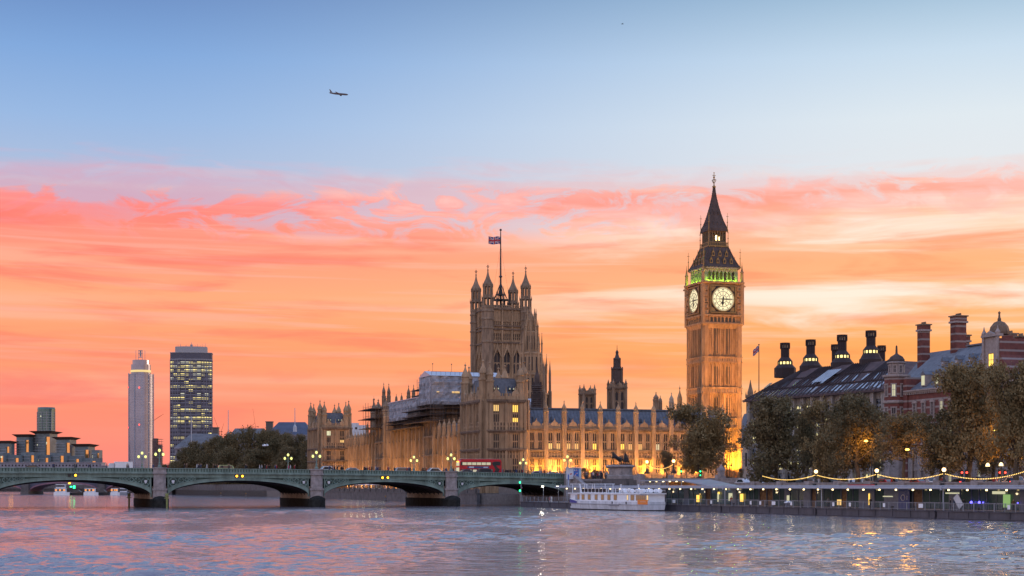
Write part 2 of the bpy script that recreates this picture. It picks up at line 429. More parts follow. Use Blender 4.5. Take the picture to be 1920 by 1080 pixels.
def rlit(p, g=None):
    return lambda key: (g or glass_w) if rnd.random() < p else None
def parapet(mb, M, L, nb, z, h, m=0):
    """pierced gothic cresting with an ogee gablet in each bay"""
    old = mb.M; mb.M = old @ M
    bw = L / nb
    mb.box(0, L, -.1, .25, z, z + h * .55, m)
    x = 0
    while x < L - .3:
        mb.box(x, x + .36, -.1, .25, z + h * .55, z + h, m); x += .72
    for b in range(nb):
        c = (b + .5) * bw; q = bw * .22
        mb.prism([(c - q, z + h * .5), (c + q, z + h * .5), (c + q * .8, z + h * 1.15), (c + q * .2, z + h * 1.5), (c, z + h * 2.1), (c - q * .2, z + h * 1.5), (c - q * .8, z + h * 1.15)], -.2, .3, m)
    mb.M = old
FR = lambda w, l: (T(0, 0), T(0, l) @ Rz(-math.pi / 2), T(w, 0) @ Rz(math.pi / 2), T(w, l) @ Rz(math.pi))   # north, river, west, south faces

# ================================================================== THE SETTING
PA = R(18.5); pc, ps = math.cos(PA), math.sin(PA)
def P(u, t, z=0.0): return Vector((-8 + pc * u - ps * t, 435 + ps * u + pc * t, z))   # palace plan -> world
BD = Vector((-.94, -.342, 0)); BW = Vector((-.342, .94, 0))
def B(x, w, z=0.0): return Vector((13.1, 380, z)) + BD * x + BW * w                    # bridge plan -> world
ED = Vector((.41, -.912, 0)); EN = Vector((.912, .41, 0))                             # embankment direction, landward normal
def E(s, n=0.0, z=0.0): return Vector((13, 380, z)) + ED * s + EN * n
def e_at(px, n=0.0):
    k = (px - 960) / F; a = Vector((13, 380, 0)) + EN * n
    return (k * a.y - a.x) / (ED.x - k * ED.y)
def b_at(px, w=0.0):
    k = (px - 960) / F; a = B(0, w)
    return (k * a.y - a.x) / (BD.x - k * BD.y)

import numpy as np
def river():
    D = [24.0]
    while D[-1] < 9000: D.append(D[-1] + max(.20, D[-1] * (.0032 if D[-1] < 330 else .03)))
    D = np.array(D); nc = 680; u = np.linspace(-1, 1, nc)
    dd = np.gradient(D)[:, None]
    X = u[None, :] * (D[:, None] * .46 + 16); Y = np.repeat(D[:, None], nc, 1); H = np.zeros_like(X)
    rg = np.random.RandomState(4)
    patch = 0
    for k in range(7):
        a = rg.uniform(0, 6.28); L = rg.uniform(26, 90); patch = patch + np.sin((X * np.cos(a) + Y * np.sin(a)) * 6.283 / L + rg.uniform(0, 6.28))
    patch = np.clip(.78 + .27 * patch, .15, 1.7)
    for k in range(110):
        L = .62 * (4.6 / .62) ** rg.rand() if k > 12 else rg.uniform(5, 12); a = rg.normal(math.pi * .40, .62); ph = rg.uniform(0, 6.283)
        amp = .0046 * L ** .90 * (1.0 if L < 3.4 else .5)
        fade = np.clip((L / dd - 2.2) / 2.5, 0, 1)
        q = (X * np.cos(a) + Y * np.sin(a)) * 6.283 / L + ph + .9 * np.sin((X * np.sin(a) - Y * np.cos(a)) * 6.283 / (L * 3.7) + ph * 2)
        H += amp * fade * (np.sin(q) + .28 * np.cos(2 * q))
    H *= patch
    n, m = X.shape
    co = np.stack([X, Y, H], -1).reshape(-1, 3)
    i = (np.arange(n - 1)[:, None] * m + np.arange(m - 1)[None, :]).reshape(-1)
    f = np.stack([i, i + 1, i + m + 1, i + m], -1)
    me = bpy.data.meshes.new('river_water'); me.vertices.add(len(co)); me.vertices.foreach_set('co', co.ravel())
    me.loops.add(f.size); me.loops.foreach_set('vertex_index', f.ravel().astype(np.int32)); me.polygons.add(len(f))
    me.polygons.foreach_set('loop_start', (np.arange(len(f)) * 4).astype(np.int32)); me.polygons.foreach_set('use_smooth', [True] * len(f))
    me.materials.append(water_m); me.update(calc_edges=True); me.validate()
    o = bpy.data.objects.new('river_water', me); C.objects.link(o); struct(o)
river()
mb = MB(); mb.box(-3500, 3500, -300, 9000, -1.8, -.75)
struct(mb.build('deep_water', mat('deep_water', (.03, .04, .05), .3)))
mb = MB()
bank = [E(300), E(0), B(0, 30), P(-4.7, -10), P(-4.7, 246), Vector((-108, 705, 0)), Vector((-185, 881, 0)), Vector((-330, 1270, 0)), Vector((-560, 1400, 0)), Vector((-3400, 1500, 0))]
mb.hprism([(p.x, p.y) for p in bank] + [(-3400, 8900), (3400, 8900), (3400, 100)], -1, 2.6)
struct(mb.build('riverside_ground', paving))
mb = MB()
yard = [E(230, .6), E(62, .6), E(40, .6), B(-1, 31), P(2, -8), P(14, 1), P(14, 246), Vector((-92, 705, 0)), Vector((-170, 885, 0)), Vector((-300, 1300, 0)), Vector((-300, 4000, 0)), Vector((2500, 4000, 0)), Vector((2500, 100, 0))]
mb.hprism([(p.x, p.y) for p in yard], 2.6, 4.4)
struct(mb.build('street_ground', paving))
mb = MB()
yd = [E(30, .6), E(6, .6), B(-1.5, 0), B(-1.5, 31), P(3, -7), P(14, 2), P(14, 240), P(140, 240), P(140, -6), E(30, 60)]
mb.hprism([(p.x, p.y) for p in yd], 4.404, 6.3)
struct(mb.build('palace_yard', paving))
mb = MB()
rd = [E(230, 7), E(34, 7), E(34, 22), E(230, 22)]
mb.hprism([(p.x, p.y) for p in rd], 4.3, 4.404)
struct(mb.build('embankment_road', asphalt))

# embankment wall with its parapet and mooring piers
root = thing('embankment_wall', 'granite embankment wall with a parapet running along the river behind the floating pier', 'wall', E(0), math.atan2(ED.y, ED.x))
mb = MB()
# local x runs along the river to the right, local -y? ED x EN: EN is to the left of ED
mb.box(30, 260, -.2, .6, -1, 4.3); mb.box(0, 30, -.2, .6, -1, 6.25)
mb.box(30, 260, -.35, .75, 4.1, 4.3)
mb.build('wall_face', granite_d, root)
mb = MB()
mb.box(36, 260, 0, .5, 4.3, 5.15); mb.box(36, 260, -.1, .6, 5.15, 5.3)
sp_ = e_at(1188); mb.box(sp_, 36, 0, .5, 6.0, 7.0); mb.box(sp_, 36, -.1, .6, 7.0, 7.15)
for s in range(36, 260, 9):
    z = 4.3 if s > 36 else 6.1
    mb.box(s - .8, s + .8, -.35, .85, 1.0, z + 1.25)
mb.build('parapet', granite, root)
# palace terrace wall
root = thing('terrace_wall', 'dark riverside wall below the palace terrace seen under the bridge arches', 'wall', P(-5, 0), PA)
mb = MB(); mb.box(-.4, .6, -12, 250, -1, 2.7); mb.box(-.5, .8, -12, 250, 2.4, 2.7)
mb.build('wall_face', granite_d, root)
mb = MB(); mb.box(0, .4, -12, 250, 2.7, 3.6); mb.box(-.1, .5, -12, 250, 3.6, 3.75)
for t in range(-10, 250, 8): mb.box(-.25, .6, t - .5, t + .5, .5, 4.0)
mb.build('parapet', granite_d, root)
root = thing('river_wall', 'low dark river wall along the wooded gardens upstream of the palace', 'wall')
mb = MB()
gp = [P(-5, 250), Vector((-108, 705, 0)), Vector((-185, 881, 0)), Vector((-330, 1270, 0)), Vector((-560, 1400, 0)), Vector((-1500, 1430, 0))]
for a, b in zip(gp, gp[1:]):
    n = Vector((-(b - a).y, (b - a).x, 0)).normalized() * -.8
    mb.hprism([(a.x, a.y), (a.x + n.x, a.y + n.y), (b.x + n.x, b.y + n.y), (b.x, b.y)], -1, 5.4)
mb.build('wall_face', granite_d, root)


# ================================================================== THE ROAD BRIDGE
BR = math.atan2(BD.y, BD.x); BWID = 30.0
bridge = thing('arch_bridge', 'long green iron bridge of low arches on stone piers crossing the river', 'bridge', B(0, 0), BR)
PX = [0, 29, 60.7, 95.4, 132, 166.7, 198.4]
ztop = lambda x: 7.55 + 1.05 * (1 - ((113.7 - x) / 113.7) ** 2)
def strip(mb, xs, lo, hi, y0, y1, m=0):
    vs = []; fs = []
    for x in xs: vs += [(x, y0, lo(x)), (x, y0, hi(x)), (x, y1, hi(x)), (x, y1, lo(x))]
    for i in range(len(xs) - 1):
        a, b = i * 4, i * 4 + 4
        for k in range(4): fs.append((a + k, a + (k + 1) % 4, b + (k + 1) % 4, b + k))
    fs += [(0, 1, 2, 3), tuple(len(vs) - 4 + k for k in (3, 2, 1, 0))]
    mb.add(vs, fs, m)
xs_all = [i * 3.0 for i in range(-1, 67)]
mb = MB(); strip(mb, xs_all, lambda x: ztop(x) - 1.9, lambda x: ztop(x) - .98, -BWID + .35, -.35)
mb.build('deck', asphalt, bridge)
for side, y in (('n', 0), ('s', -BWID)):
    o = 1 if side == 'n' else -1
    mb = MB()
    yy = lambda a, b: (y + o * a, y + o * b) if o > 0 else (y + o * b, y + o * a)
    strip(mb, xs_all, lambda x: ztop(x) - .16, ztop, *yy(-.30, .12))
    strip(mb, xs_all, lambda x: ztop(x) - 1.0, lambda x: ztop(x) - .80, *yy(-.30, .06))
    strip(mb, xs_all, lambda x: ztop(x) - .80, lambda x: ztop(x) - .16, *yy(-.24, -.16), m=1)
    x = -2.0
    while x < 196:
        z = ztop(x); mb.box(x - .16, x + .16, *yy(-.16, .02), z - .80, z - .16)
        mb.lathe([(.17, 0), (.17, .12)], 8, 0, 0) if False else None
        x += .62
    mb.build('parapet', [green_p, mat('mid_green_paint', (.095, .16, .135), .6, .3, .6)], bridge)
    mb = MB()
    strip(mb, xs_all, lambda x: ztop(x) - 1.20, lambda x: ztop(x) - 1.0, *yy(-.3, .42))
    strip(mb, xs_all, lambda x: ztop(x) - 1.34, lambda x: ztop(x) - 1.20, *yy(-.3, .24))
    strip(mb, xs_all, lambda x: ztop(x) - 1.92, lambda x: ztop(x) - 1.34, *yy(-.3, -.04))
    strip(mb, xs_all, lambda x: ztop(x) - 2.02, lambda x: ztop(x) - 1.92, *yy(-.3, .14))
    x = 0.0
    while x < 196: mb.box(x - .09, x + .09, *yy(-.05, .08), ztop(x) - 1.92, ztop(x) - 1.34); x += 1.24
    mb.build('cornice', green_p, bridge)
TP = 1.7
for i in range(6):
    a, b = PX[i] + (TP if i else .6), PX[i + 1] - TP
    xm, hw = (a + b) / 2, (b - a) / 2
    zs = 2.35
    crown = ztop(xm) - 2.62
    n = 40
    ang = [math.pi * k / n for k in range(n + 1)]
    inn = [(xm - hw * math.cos(t), zs + (crown - zs) * math.sin(t) ** .92) for t in ang]
    out = [(xm - (hw + .0) * math.cos(t) * 1.0, zs + (crown - zs) * math.sin(t) ** .92 + .62 + .55 * (1 - math.sin(t))) for t in ang]
    def band(mb, lo, hi, y0, y1, m=0):
        vs = []; fs = []
        for (x0, z0), (x1, z1) in zip(lo, hi): vs += [(x0, y0, z0), (x1, y0, z1), (x1, y1, z1), (x0, y1, z0)]
        for k in range(len(lo) - 1):
            p, q = k * 4, k * 4 + 4
            for j in range(4): fs.append((p + j, p + (j + 1) % 4, q + (j + 1) % 4, q + j))
        mb.add(vs, fs, m)
    for y, o in ((0, 1), (-BWID, -1)):
        mb = MB()
        ys = sorted((y, y + o * .30)); band(mb, inn, out, ys[0] - (.3 if o > 0 else 0), ys[1])
        ys2 = sorted((y + o * .30, y + o * .40))
        band(mb, inn, [(x, z + .16) for x, z in inn], *ys2)
        band(mb, [(x, z - .14) for x, z in out], out, *ys2)
        mb.build('arch_rib', green_p, bridge)
        mb = MB()
        ys = sorted((y - o * .28, y - o * .16))
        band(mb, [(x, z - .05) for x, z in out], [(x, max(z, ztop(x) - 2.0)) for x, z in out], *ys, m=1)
        # pierced quatrefoils shrinking towards the crown, framed in the spandrel
        for sg in (-1, 1):
            x = xm + sg * (hw - .25)
            fx = x
            zb = lambda q: zs + (crown - zs) * math.sqrt(max(0, 1 - ((q - xm) / hw) ** 2)) + .75
            mb.box(min(fx, fx + sg * .2), max(fx, fx + sg * .2), *sorted((y - o * .16, y + o * .05)), zs, ztop(fx) - 2.0, 0)
            for q in range(6):
                top = ztop(x) - 2.05
                x2 = x - sg * 1.0
                for _ in range(6):
                    r = (top - zb(x2)) / 2 - .05
                    x2 = x - sg * max(r, .1)
                if r < .22: break
                cz = top - r
                cx = x2
                seg = 12
                for k in range(seg):
                    t0, t1 = 2 * math.pi * k / seg, 2 * math.pi * (k + 1) / seg
                    mb.tube([(cx + r * .92 * math.cos(t0), y + o * .02, cz + r * .92 * math.sin(t0)), (cx + r * .92 * math.cos(t1), y + o * .02, cz + r * .92 * math.sin(t1))], .10, 4, 0)
                for k in range(4):
                    t0 = math.pi / 2 * k + math.pi / 4
                    mb.tube([(cx + r * .9 * math.cos(t0), y + o * .02, cz + r * .9 * math.sin(t0)), (cx + r * .3 * math.cos(t0), y + o * .02, cz + r * .3 * math.sin(t0))], [.16, .05], 4, 0)
                if q == 0:
                    mb.lathe([(r * .34, 0), (r * .34, .12)], 8, 0, 0, 2) if False else mb.prism([(cx - r * .3, cz + r * .4), (cx - r * .3, cz), (cx, cz - r * .42), (cx + r * .3, cz), (cx + r * .3, cz + r * .4)], *sorted((y + o * .02, y + o * .12)), m=2)
                x = x - sg * (2 * r + .15)
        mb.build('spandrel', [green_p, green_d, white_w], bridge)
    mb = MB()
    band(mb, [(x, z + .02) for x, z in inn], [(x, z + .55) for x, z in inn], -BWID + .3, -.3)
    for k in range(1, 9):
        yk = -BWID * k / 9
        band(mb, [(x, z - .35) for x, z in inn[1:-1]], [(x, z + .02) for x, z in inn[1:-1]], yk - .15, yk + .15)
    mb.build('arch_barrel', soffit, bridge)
for i, x in enumerate(PX[1:6]):
    z = ztop(x)
    # shaft and cap at the downstream face (y from 0 to 1.3) and its twin upstream
    for y, o in ((0, 1), (-BWID, -1)):
        mb = MB()
        def oct_(h, d, z0, z1, m):
            pts = [(x - h, y - o * .3), (x - h, y + o * d * .55), (x - h * .55, y + o * d), (x + h * .55, y + o * d), (x + h, y + o * d * .55), (x + h, y - o * .3)]
            if o < 0: pts.reverse()
            mb.hprism(pts, z0, z1, m)
        oct_(1.45, 1.25, 2.0, 3.7, 0); oct_(1.62, 1.42, 3.7, 4.15, 0); oct_(1.30, 1.1, 4.15, z - 1.25, 0)
        oct_(1.55, 1.35, z - 1.25, z - .95, 0); oct_(1.38, 1.2, z - .95, z - .12, 0); oct_(1.6, 1.4, z - .12, z + .12, 0)
        mb.build('pier_shaft', granite, bridge)
    mb = MB()
    mb.box(x - 1.9, x + 1.9, -BWID + .3, -.4, 1.85, 3.6, 0); mb.box(x - 1.55, x + 1.55, -BWID, 0, 1.85, 3.2, 0)
    mb.box(x - 1.55, x + 1.55, -BWID + .5, -.5, 3.2, 4.6, 0)
    mb.build('pier_body', stone_l, bridge)
    mb = MB()
    mb.box(x - 1.95, x + 1.95, -BWID - .5, .5, -1, 1.85)
    for y, o in ((0, 1), (-BWID, -1)):
        pts = [(x - 1.95, y + o * .5), (x - 1.5, y + o * 2.4), (x, y + o * 4.0), (x + 1.5, y + o * 2.4), (x + 1.95, y + o * .5)]
        if o < 0: pts.reverse()
        mb.hprism(pts, -1, 1.5)
        mb.lathe([(1.9, 1.5), (1.7, 1.9), (1.1, 2.3), (.3, 2.5)], 10, x, y + o * 1.2)
    mb.build('pier_base', weed, bridge)
mb = MB(); mb.box(-9, .6, -BWID - 1, 1.2, -1, 6.4); mb.box(-1.6, .9, .2, 1.6, -1, 7.5); mb.box(-1.8, 1.1, 0, 1.8, 7.5, 7.85)
mb.build('abutment', granite, bridge)
for i in range(0, 5):
    xm = (PX[i] + PX[i + 1]) / 2
    if i == 0: continue
    z = ztop(xm) - 1.65
    for k, dx in enumerate((-.62, .62)):
        mb = MB(); mb.box(xm + dx - .28, xm + dx + .28, .1, .5, z - .3, z + .3, 0)
        o = mb.build('navigation_light', black, bridge)
        mb = MB(); mb.M = T(xm + dx, .5, z) @ Matrix.Rotation(-math.pi / 2, 4, 'X'); mb.lathe([(.22, 0), (.24, .08), (.12, .14)], 10)
        if i != 3 or k == 0: mb.build('lens', amb_l, o)

# triple-globe lamps over the piers, on both parapets
def make_bridge_lamp():
    t = thing('street_lamp', 'x', 'street lamp')
    mb = MB()
    mb.lathe([(.42, 0), (.42, .35), (.26, .5), (.22, .9), (.28, 1.0), (.16, 1.15), (.11, 1.9), (.18, 1.95), (.11, 2.05), (.10, 2.9), (.20, 2.95), (.07, 3.05), (.06, 3.5)], 8)
    mb.build('post', green_p, t)
    mb = MB()
    for a in (0, math.pi):
        c = math.cos(a)
        mb.tube([(c * .05, 0, 2.35), (c * .35, 0, 2.2), (c * .72, 0, 2.35), (c * .80, 0, 2.62)], .05, 6)
        mb.tube([(c * .1, 0, 2.8), (c * .4, 0, 2.7), (c * .5, 0, 2.4)], .035, 6)
    mb.build('bracket', green_p, t)
    for x, z in ((-.8, 2.92), (.8, 2.92), (0, 3.78)):
        mb = MB(); mb.lathe([(.12, z - .32), (.24, z - .18), (.285, z), (.24, z + .17), (.16, z + .3)], 10, x, 0)
        g = mb.build('globe', globe_m, t)
        mb = MB(); mb.lathe([(.22, z + .30), (.10, z + .42), (.03, z + .62)], 8, x, 0); mb.build('globe_cap', green_p, g)
    return t
blamp = make_bridge_lamp()
near_l = [(0, 'green triple-globe lamp at the right-hand shore end of the bridge, near parapet'), (29, 'green triple-globe lamp on the near parapet beside the red bus'), (60.7, 'green triple-globe lamp on the near parapet in front of the far left palace tower'), (95.4, 'green triple-globe lamp on the near parapet just right of the round glass tower')]
far_l = [(0, 'green triple-globe lamp on the far parapet right of the red bus'), (29, 'green triple-globe lamp on the far parapet in front of the long floodlit river front'), (60.7, 'green triple-globe lamp on the far parapet in front of the dark garden trees'), (95.4, 'green triple-globe lamp on the far parapet in front of the round glass tower')]
first = True
for lst, w, zz in ((near_l, -.2, .05), (far_l, BWID + .0, .05)):
    for x, lb in lst:
        p = B(x, w, ztop(x) + zz + (.25 if x == 0 and w < 1 else 0)); g = 'triple-globe lamps along the bridge'
        if first: blamp.location = p; blamp.rotation_euler = (0, 0, BR); tag(blamp, lb, None, g); first = False
        else: dup(blamp, p, BR, lb, g)

# vehicles -----------------------------------------------------------
paint = {k: mat('car_paint_' + k, c, .3, spec=.6) for k, c in dict(silver=(.35, .37, .40), white=(.62, .64, .66), navy=(.03, .04, .08), dark=(.02, .02, .022), red=(.35, .02, .02), lime=(.30, .38, .14), grey=(.14, .15, .16)).items()}
car_glass = mat('car_glass', (.03, .04, .05), .1, spec=.9)
rubber = mat('rubber', (.02, .02, .02), .8)
head_l = glow('headlamp', (1.0, .95, .8), 5)
def make_car(kind, taxi=False, h=1.5, L=4.4):
    t = thing(kind, 'x', 'taxi' if taxi else 'car')
    w = .88
    body = [(-L / 2, .35), (-L / 2, .75), (-L / 2 + .15, .95), (-L / 2 + 1.0, 1.02), (L / 2 - .75, 1.0), (L / 2 - .1, .85), (L / 2, .35)]
    if taxi: cab = [(-L / 2 + .75, 1.0), (-L / 2 + 1.15, h - .12), (-L / 2 + 1.5, h), (L / 2 - 1.0, h), (L / 2 - .45, h - .15), (L / 2 - .15, 1.0)]
    else: cab = [(-L / 2 + 1.0, 1.0), (-L / 2 + 1.7, h - .05), (-L / 2 + 2.1, h), (L / 2 - 1.2, h - .02), (L / 2 - .4, 1.0)]
    mb = MB(); mb.prism(body, -w, w); 
    n = len(cab)
    mb.add([(x, -w + .04 + (.16 if z > 1.1 else 0), z) for x, z in cab] + [(x, w - .04 - (.16 if z > 1.1 else 0), z) for x, z in cab], [tuple(range(n)), tuple(range(2 * n - 1, n - 1, -1))] + [(i, i + n, (i + 1) % n + n, (i + 1) % n) for i in range(n)])
    mb.build('body', paint['silver'], t)
    for sg in (-1, 1):
        mb = MB(); q = [(cab[0][0] + .35, 1.06), (cab[1][0] + .15, h - .14), (cab[-2][0] - .15, h - .14), (cab[-1][0] - .35, 1.06)]
        y = sg * (w - .06)
        mb.prism(q, min(y, y + sg * .03) - (.0), max(y, y + sg * .03)); mb.build('side_window', car_glass, t)
    mb = MB()
    a, b = cab[0], cab[1]
    mb.add([(a[0] + .06, -.7, a[1] + .06), (a[0] + .06, .7, a[1] + .06), (b[0] - .06, .6, b[1] - .03), (b[0] - .06, -.6, b[1] - .03)], [(0, 1, 2, 3)]); mb.M = T(-.05, 0, .02)
    mb.build('windscreen', car_glass, t)
    for x in (-L / 2 + .8, L / 2 - .85):
        for y in (-.82, .82):
            mb = MB(); mb.M = T(x, y, .33) @ Matrix.Rotation(math.pi / 2, 4, 'X'); mb.lathe([(.33, -.1), (.33, .1)], 12); mb.build('wheel', rubber, t)
    for y in (-.6, .6):
        mb = MB(); mb.box(-L / 2 - .03, -L / 2 + .02, y - .16, y + .16, .62, .78); mb.build('headlight', head_l, t)
        mb = MB(); mb.box(L / 2 - .12, L / 2 + .03, y - .14, y + .14, .66, .84); mb.build('tail_light', red_l, t)
    return t
car0 = make_car('parked_car'); suv0 = make_car('sport_utility_car', h=1.8, L=4.7); taxi0 = make_car('taxi', True, 1.78, 4.6)
for o_, nm in ((car0, 'car'), (suv0, 'car')): o_.name = nm
bz = lambda x: ztop(x) - .93
def on_bridge(src, px, w, lb, col, first=False, left=True):
    x = b_at(px, w); p = B(x, w, bz(x) + .03); rz = BR + (0 if left else math.pi) + math.pi
    rec = {'car_paint_silver': 'car_paint_' + col, 'car_paint_lime': 'car_paint_' + col}
    if first:
        src.location = p; src.rotation_euler = (0, 0, rz); tag(src, lb, None, 'vehicles crossing the bridge')
        for o in src.children_recursive:
            for s_ in o.material_slots:
                q_ = s_.material.name
                if q_ in rec: s_.link = 'OBJECT'; s_.material = MATS[rec[q_]]
        return src
    return dup(src, p, rz, lb, 'vehicles crossing the bridge', recol=rec)
on_bridge(taxi0, 420, 7, 'pale lime green taxi crossing the second bridge arch from the left', 'lime', True)
on_bridge(suv0, 611, 7, 'tall white car on the bridge just right of the third lamp pair', 'white', True)
on_bridge(car0, 658, 7, 'low silver car on the bridge following the white one', 'silver', True)
on_bridge(taxi0, 752, 9, 'pale taxi on the bridge left of the lamp with glowing palace wall behind', 'silver')
on_bridge(car0, 62, 7, 'dark car with red tail lights on the bridge at the far left', 'dark', left=False)
on_bridge(suv0, 812, 8, 'dark grey car on the bridge between the two lamps left of the bus', 'grey')
on_bridge(car0, 872, 4, 'dark blue car on the bridge at the front of the red bus', 'navy')
on_bridge(taxi0, 906, 4, 'black taxi on the bridge alongside the rear half of the red bus', 'dark')
on_bridge(car0, 1003, 7, 'silver car at the right-hand end of the bridge by the floodlit wall', 'silver')
on_bridge(car0, 1040, 7, 'white car nearest the right-hand bridge end', 'white', left=False)

# white lorry
t = thing('box_lorry', 'white box lorry crossing the bridge left of the round glass tower', 'lorry', B(b_at(227, 8), 8, bz(b_at(227, 8))), BR + math.pi)
mb = MB(); mb.box(-1.4, 2.4, -1.1, 1.1, .9, 2.35); mb.box(-1.35, 2.35, -1.12, 1.12, 2.25, 2.30); mb.build('cargo_box', white, t)
mb = MB(); mb.prism([(-2.9, .5), (-2.9, 1.3), (-2.5, 2.0), (-1.5, 2.05), (-1.5, .5)], -1, 1); mb.build('cab', white_w, t)
mb = MB(); mb.prism([(-2.88, 1.35), (-2.52, 1.95), (-2.48, 1.93), (-2.84, 1.33)], -.85, .85); mb.build('windscreen', car_glass, t)
for x in (-2.2, 1.6):
    for y in (-.9, .9):
        mb = MB(); mb.M = T(x, y, .42) @ Matrix.Rotation(math.pi / 2, 4, 'X'); mb.lathe([(.42, -.14), (.42, .14)], 12); mb.build('wheel', rubber, t)

# red double-decker bus
def make_bus():
    xx = b_at(898, 9)
    t = thing('double_decker_bus', 'red double-decker bus with sweeping black glass crossing the bridge before the palace', 'bus', B(xx, 9, bz(xx)), BR)
    redp = mat('bus_red', (.52, .015, .03), .25, .12, 2, spec=.6)
    L, h, w = 5.3, 4.15, 1.25
    side = [(-L, .35), (-L, 3.5), (-L + .2, 3.95), (-L + .6, h), (L - 1.1, h), (L - .45, h - .2), (L - .12, h - .8), (L, 2.2), (L, .35)]
    mb = MB(); mb.prism(side, -w, w); mb.build('body', redp, t)
    # local +x points away to the left; the left end is the front. near side is +y
    for y0, y1 in ((w, w + .04), (-w - .04, -w)):
        mb = MB(); mb.box(-L + 2.6, L - .35, y0, y1, 2.62, 3.42, 0)
        mb.prism([(-L + .3, 2.62), (-L + .3, 3.5), (-L + 1.2, 3.6), (-L + 2.3, 3.42), (-L + 2.3, 2.62)], y0, y1, 0)
        k = -L + 2.8
        n = 0
        while k < L - 1.4:
            yy0, yy1 = (y1, y1 + .01) if y0 > 0 else (y0 - .01, y0)
            mb.box(k, k + 1.05, yy0, yy1, 2.72, 3.34, 1); k += 1.2; n += 1
        mb.build('upper_deck_windows', [car_glass, glow('bus_saloon_light', (1.0, .90, .62), .45)], t)
        mb = MB(); mb.box(-L + 2.2, L - .3, y0, y1, .98, 1.72, 0)
        k = -L + 2.4
        while k < L - 1.4:
            yy0, yy1 = (y1, y1 + .01) if y0 > 0 else (y0 - .01, y0)
            mb.box(k, k + .95, yy0, yy1, 1.08, 1.62, 1); k += 1.3
        mb.build('lower_deck_windows', [car_glass, MATS['bus_saloon_light']], t)
        mb = MB(); mb.prism([(-L + .9, .7), (-L + .5, 1.7), (-L + 2.0, 3.2), (-L + 2.5, 3.2), (-L + 1.6, 1.7), (-L + 1.9, .7)], y0 - .004, y1 + .004); mb.build('staircase_window', car_glass, t)
        mb = MB(); mb.box(-L + 3.2, L - 2.0, y0, y1, 1.95, 2.4, 0); mb.box(L - 3.6, L - 2.4, y0 - .006, y1 + .006, 2.0, 2.36, 1); mb.box(-L + 3.5, -L + 4.6, y0 - .006, y1 + .006, 2.05, 2.3, 1)
        mb.build('advertisement', [mat('advert_blue', (.05, .10, .22), .5), mat('advert_pale', (.55, .62, .70), .5)], t)
    mb = MB(); mb.box(L - .02, L + .03, -1.05, 1.05, 2.55, 3.35); mb.box(L, L + .03, -1.1, 1.1, 1.1, 2.1); mb.build('windscreen', glass_c, t)
    mb = MB(); mb.box(L, L + .04, -.7, .7, 3.42, 3.62) ; mb.build('destination_sign', amb_l, t)
    for x in (-L + 1.7, L - 1.9):
        for y in (-1.12, 1.12):
            mb = MB(); mb.M = T(x, y, .48) @ Matrix.Rotation(math.pi / 2, 4, 'X'); mb.lathe([(.48, -.15), (.48, .15)], 14); mb.build('wheel', rubber, t)
    mb = MB(); mb.box(-L + .5, L - .6, -w + .05, w - .05, h, h + .03); mb.build('roof', white, t)
make_bus()

# ------------------------------------------------------------------ people
def skin_mesh(name, verts, edges, mats, sub=1, paintf=None):
    me = bpy.data.meshes.new(name); me.from_pydata([v[:3] for v in verts], edges, [])
    o = bpy.data.objects.new(name, me); C.objects.link(o)
    md = o.modifiers.new('s', 'SKIN'); sk = me.skin_vertices[0].data
    for i, v in enumerate(verts): sk[i].radius = (v[3], v[4] if len(v) > 4 else v[3])
    sk[0].use_root = True
    if sub:
        m2 = o.modifiers.new('d', 'SUBSURF'); m2.levels = sub; m2.render_levels = sub
    dg = bpy.context.evaluated_depsgraph_get(); dg.update()
    res = bpy.data.meshes.new_from_object(o.evaluated_get(dg)); res.name = name
    bpy.data.objects.remove(o); bpy.data.meshes.remove(me); res.name = name
    res.materials.clear()
    for q in mats: res.materials.append(q)
    if paintf:
        for p in res.polygons: p.material_index = paintf(p.center)
    return res
coatm = {k: mat('coat_' + k, c, .9) for k, c in dict(dark=(.03, .03, .035), grey=(.16, .16, .18), blue=(.04, .06, .14), pink=(.45, .05, .16), red=(.32, .03, .03), pale=(.42, .44, .47), brown=(.12, .07, .04), green=(.06, .10, .06)).items()}
trous = mat('trousers', (.03, .035, .05), .9); hairm = mat('hair', (.03, .02, .015), .8)
def body_mesh(stride, lean):
    V = [(0, 0, .95, .15, .12), (0, .0 + lean * .3, 1.15, .14, .11), (0, lean * .6, 1.38, .17, .11), (0, lean * .8, 1.50, .06), (0, lean, 1.58, .055), (0, lean, 1.66, .095, .10), (0, lean, 1.74, .075, .08),
         (.09, stride * .25, .52, .085), (.09, stride * .5 if stride else 0, .10, .05), (.09, stride * .5 - .12, .05, .045),
         (-.09, -stride * .2, .52, .085), (-.09, -stride * .5, .12, .05), (-.09, -stride * .5 - .12, .05, .045),
         (.2, lean * .7, 1.40, .06), (.25, -stride * .25, 1.14, .045), (.25, -stride * .5 - .06, .90, .032), (.25, -stride * .5 - .08, .82, .03),
         (-.2, lean * .7, 1.40, .06), (-.25, stride * .25, 1.14, .045), (-.25, stride * .5 - .06, .90, .032), (-.25, stride * .5 - .08, .82, .03)]
    Ed = [(0, 1), (1, 2), (2, 3), (3, 4), (4, 5), (5, 6), (0, 7), (7, 8), (8, 9), (0, 10), (10, 11), (11, 12), (2, 13), (13, 14), (14, 15), (15, 16), (2, 17), (17, 18), (18, 19), (19, 20)]
    def pf(c):
        if c.z > 1.50: return 2 if (c.z > 1.69 or c.y > lean + .03) else 0
        if c.z < .86 and abs(c.x) < .19: return 3
        if .78 < c.z < .88 and abs(c.x) > .2: return 0
        return 1
    return skin_mesh('person', V, Ed, [skin, coatm['dark'], hairm, trous], 1, pf)
bodies = [body_mesh(.35, -.03), body_mesh(.0, 0), body_mesh(-.28, -.05)]
NP = 0
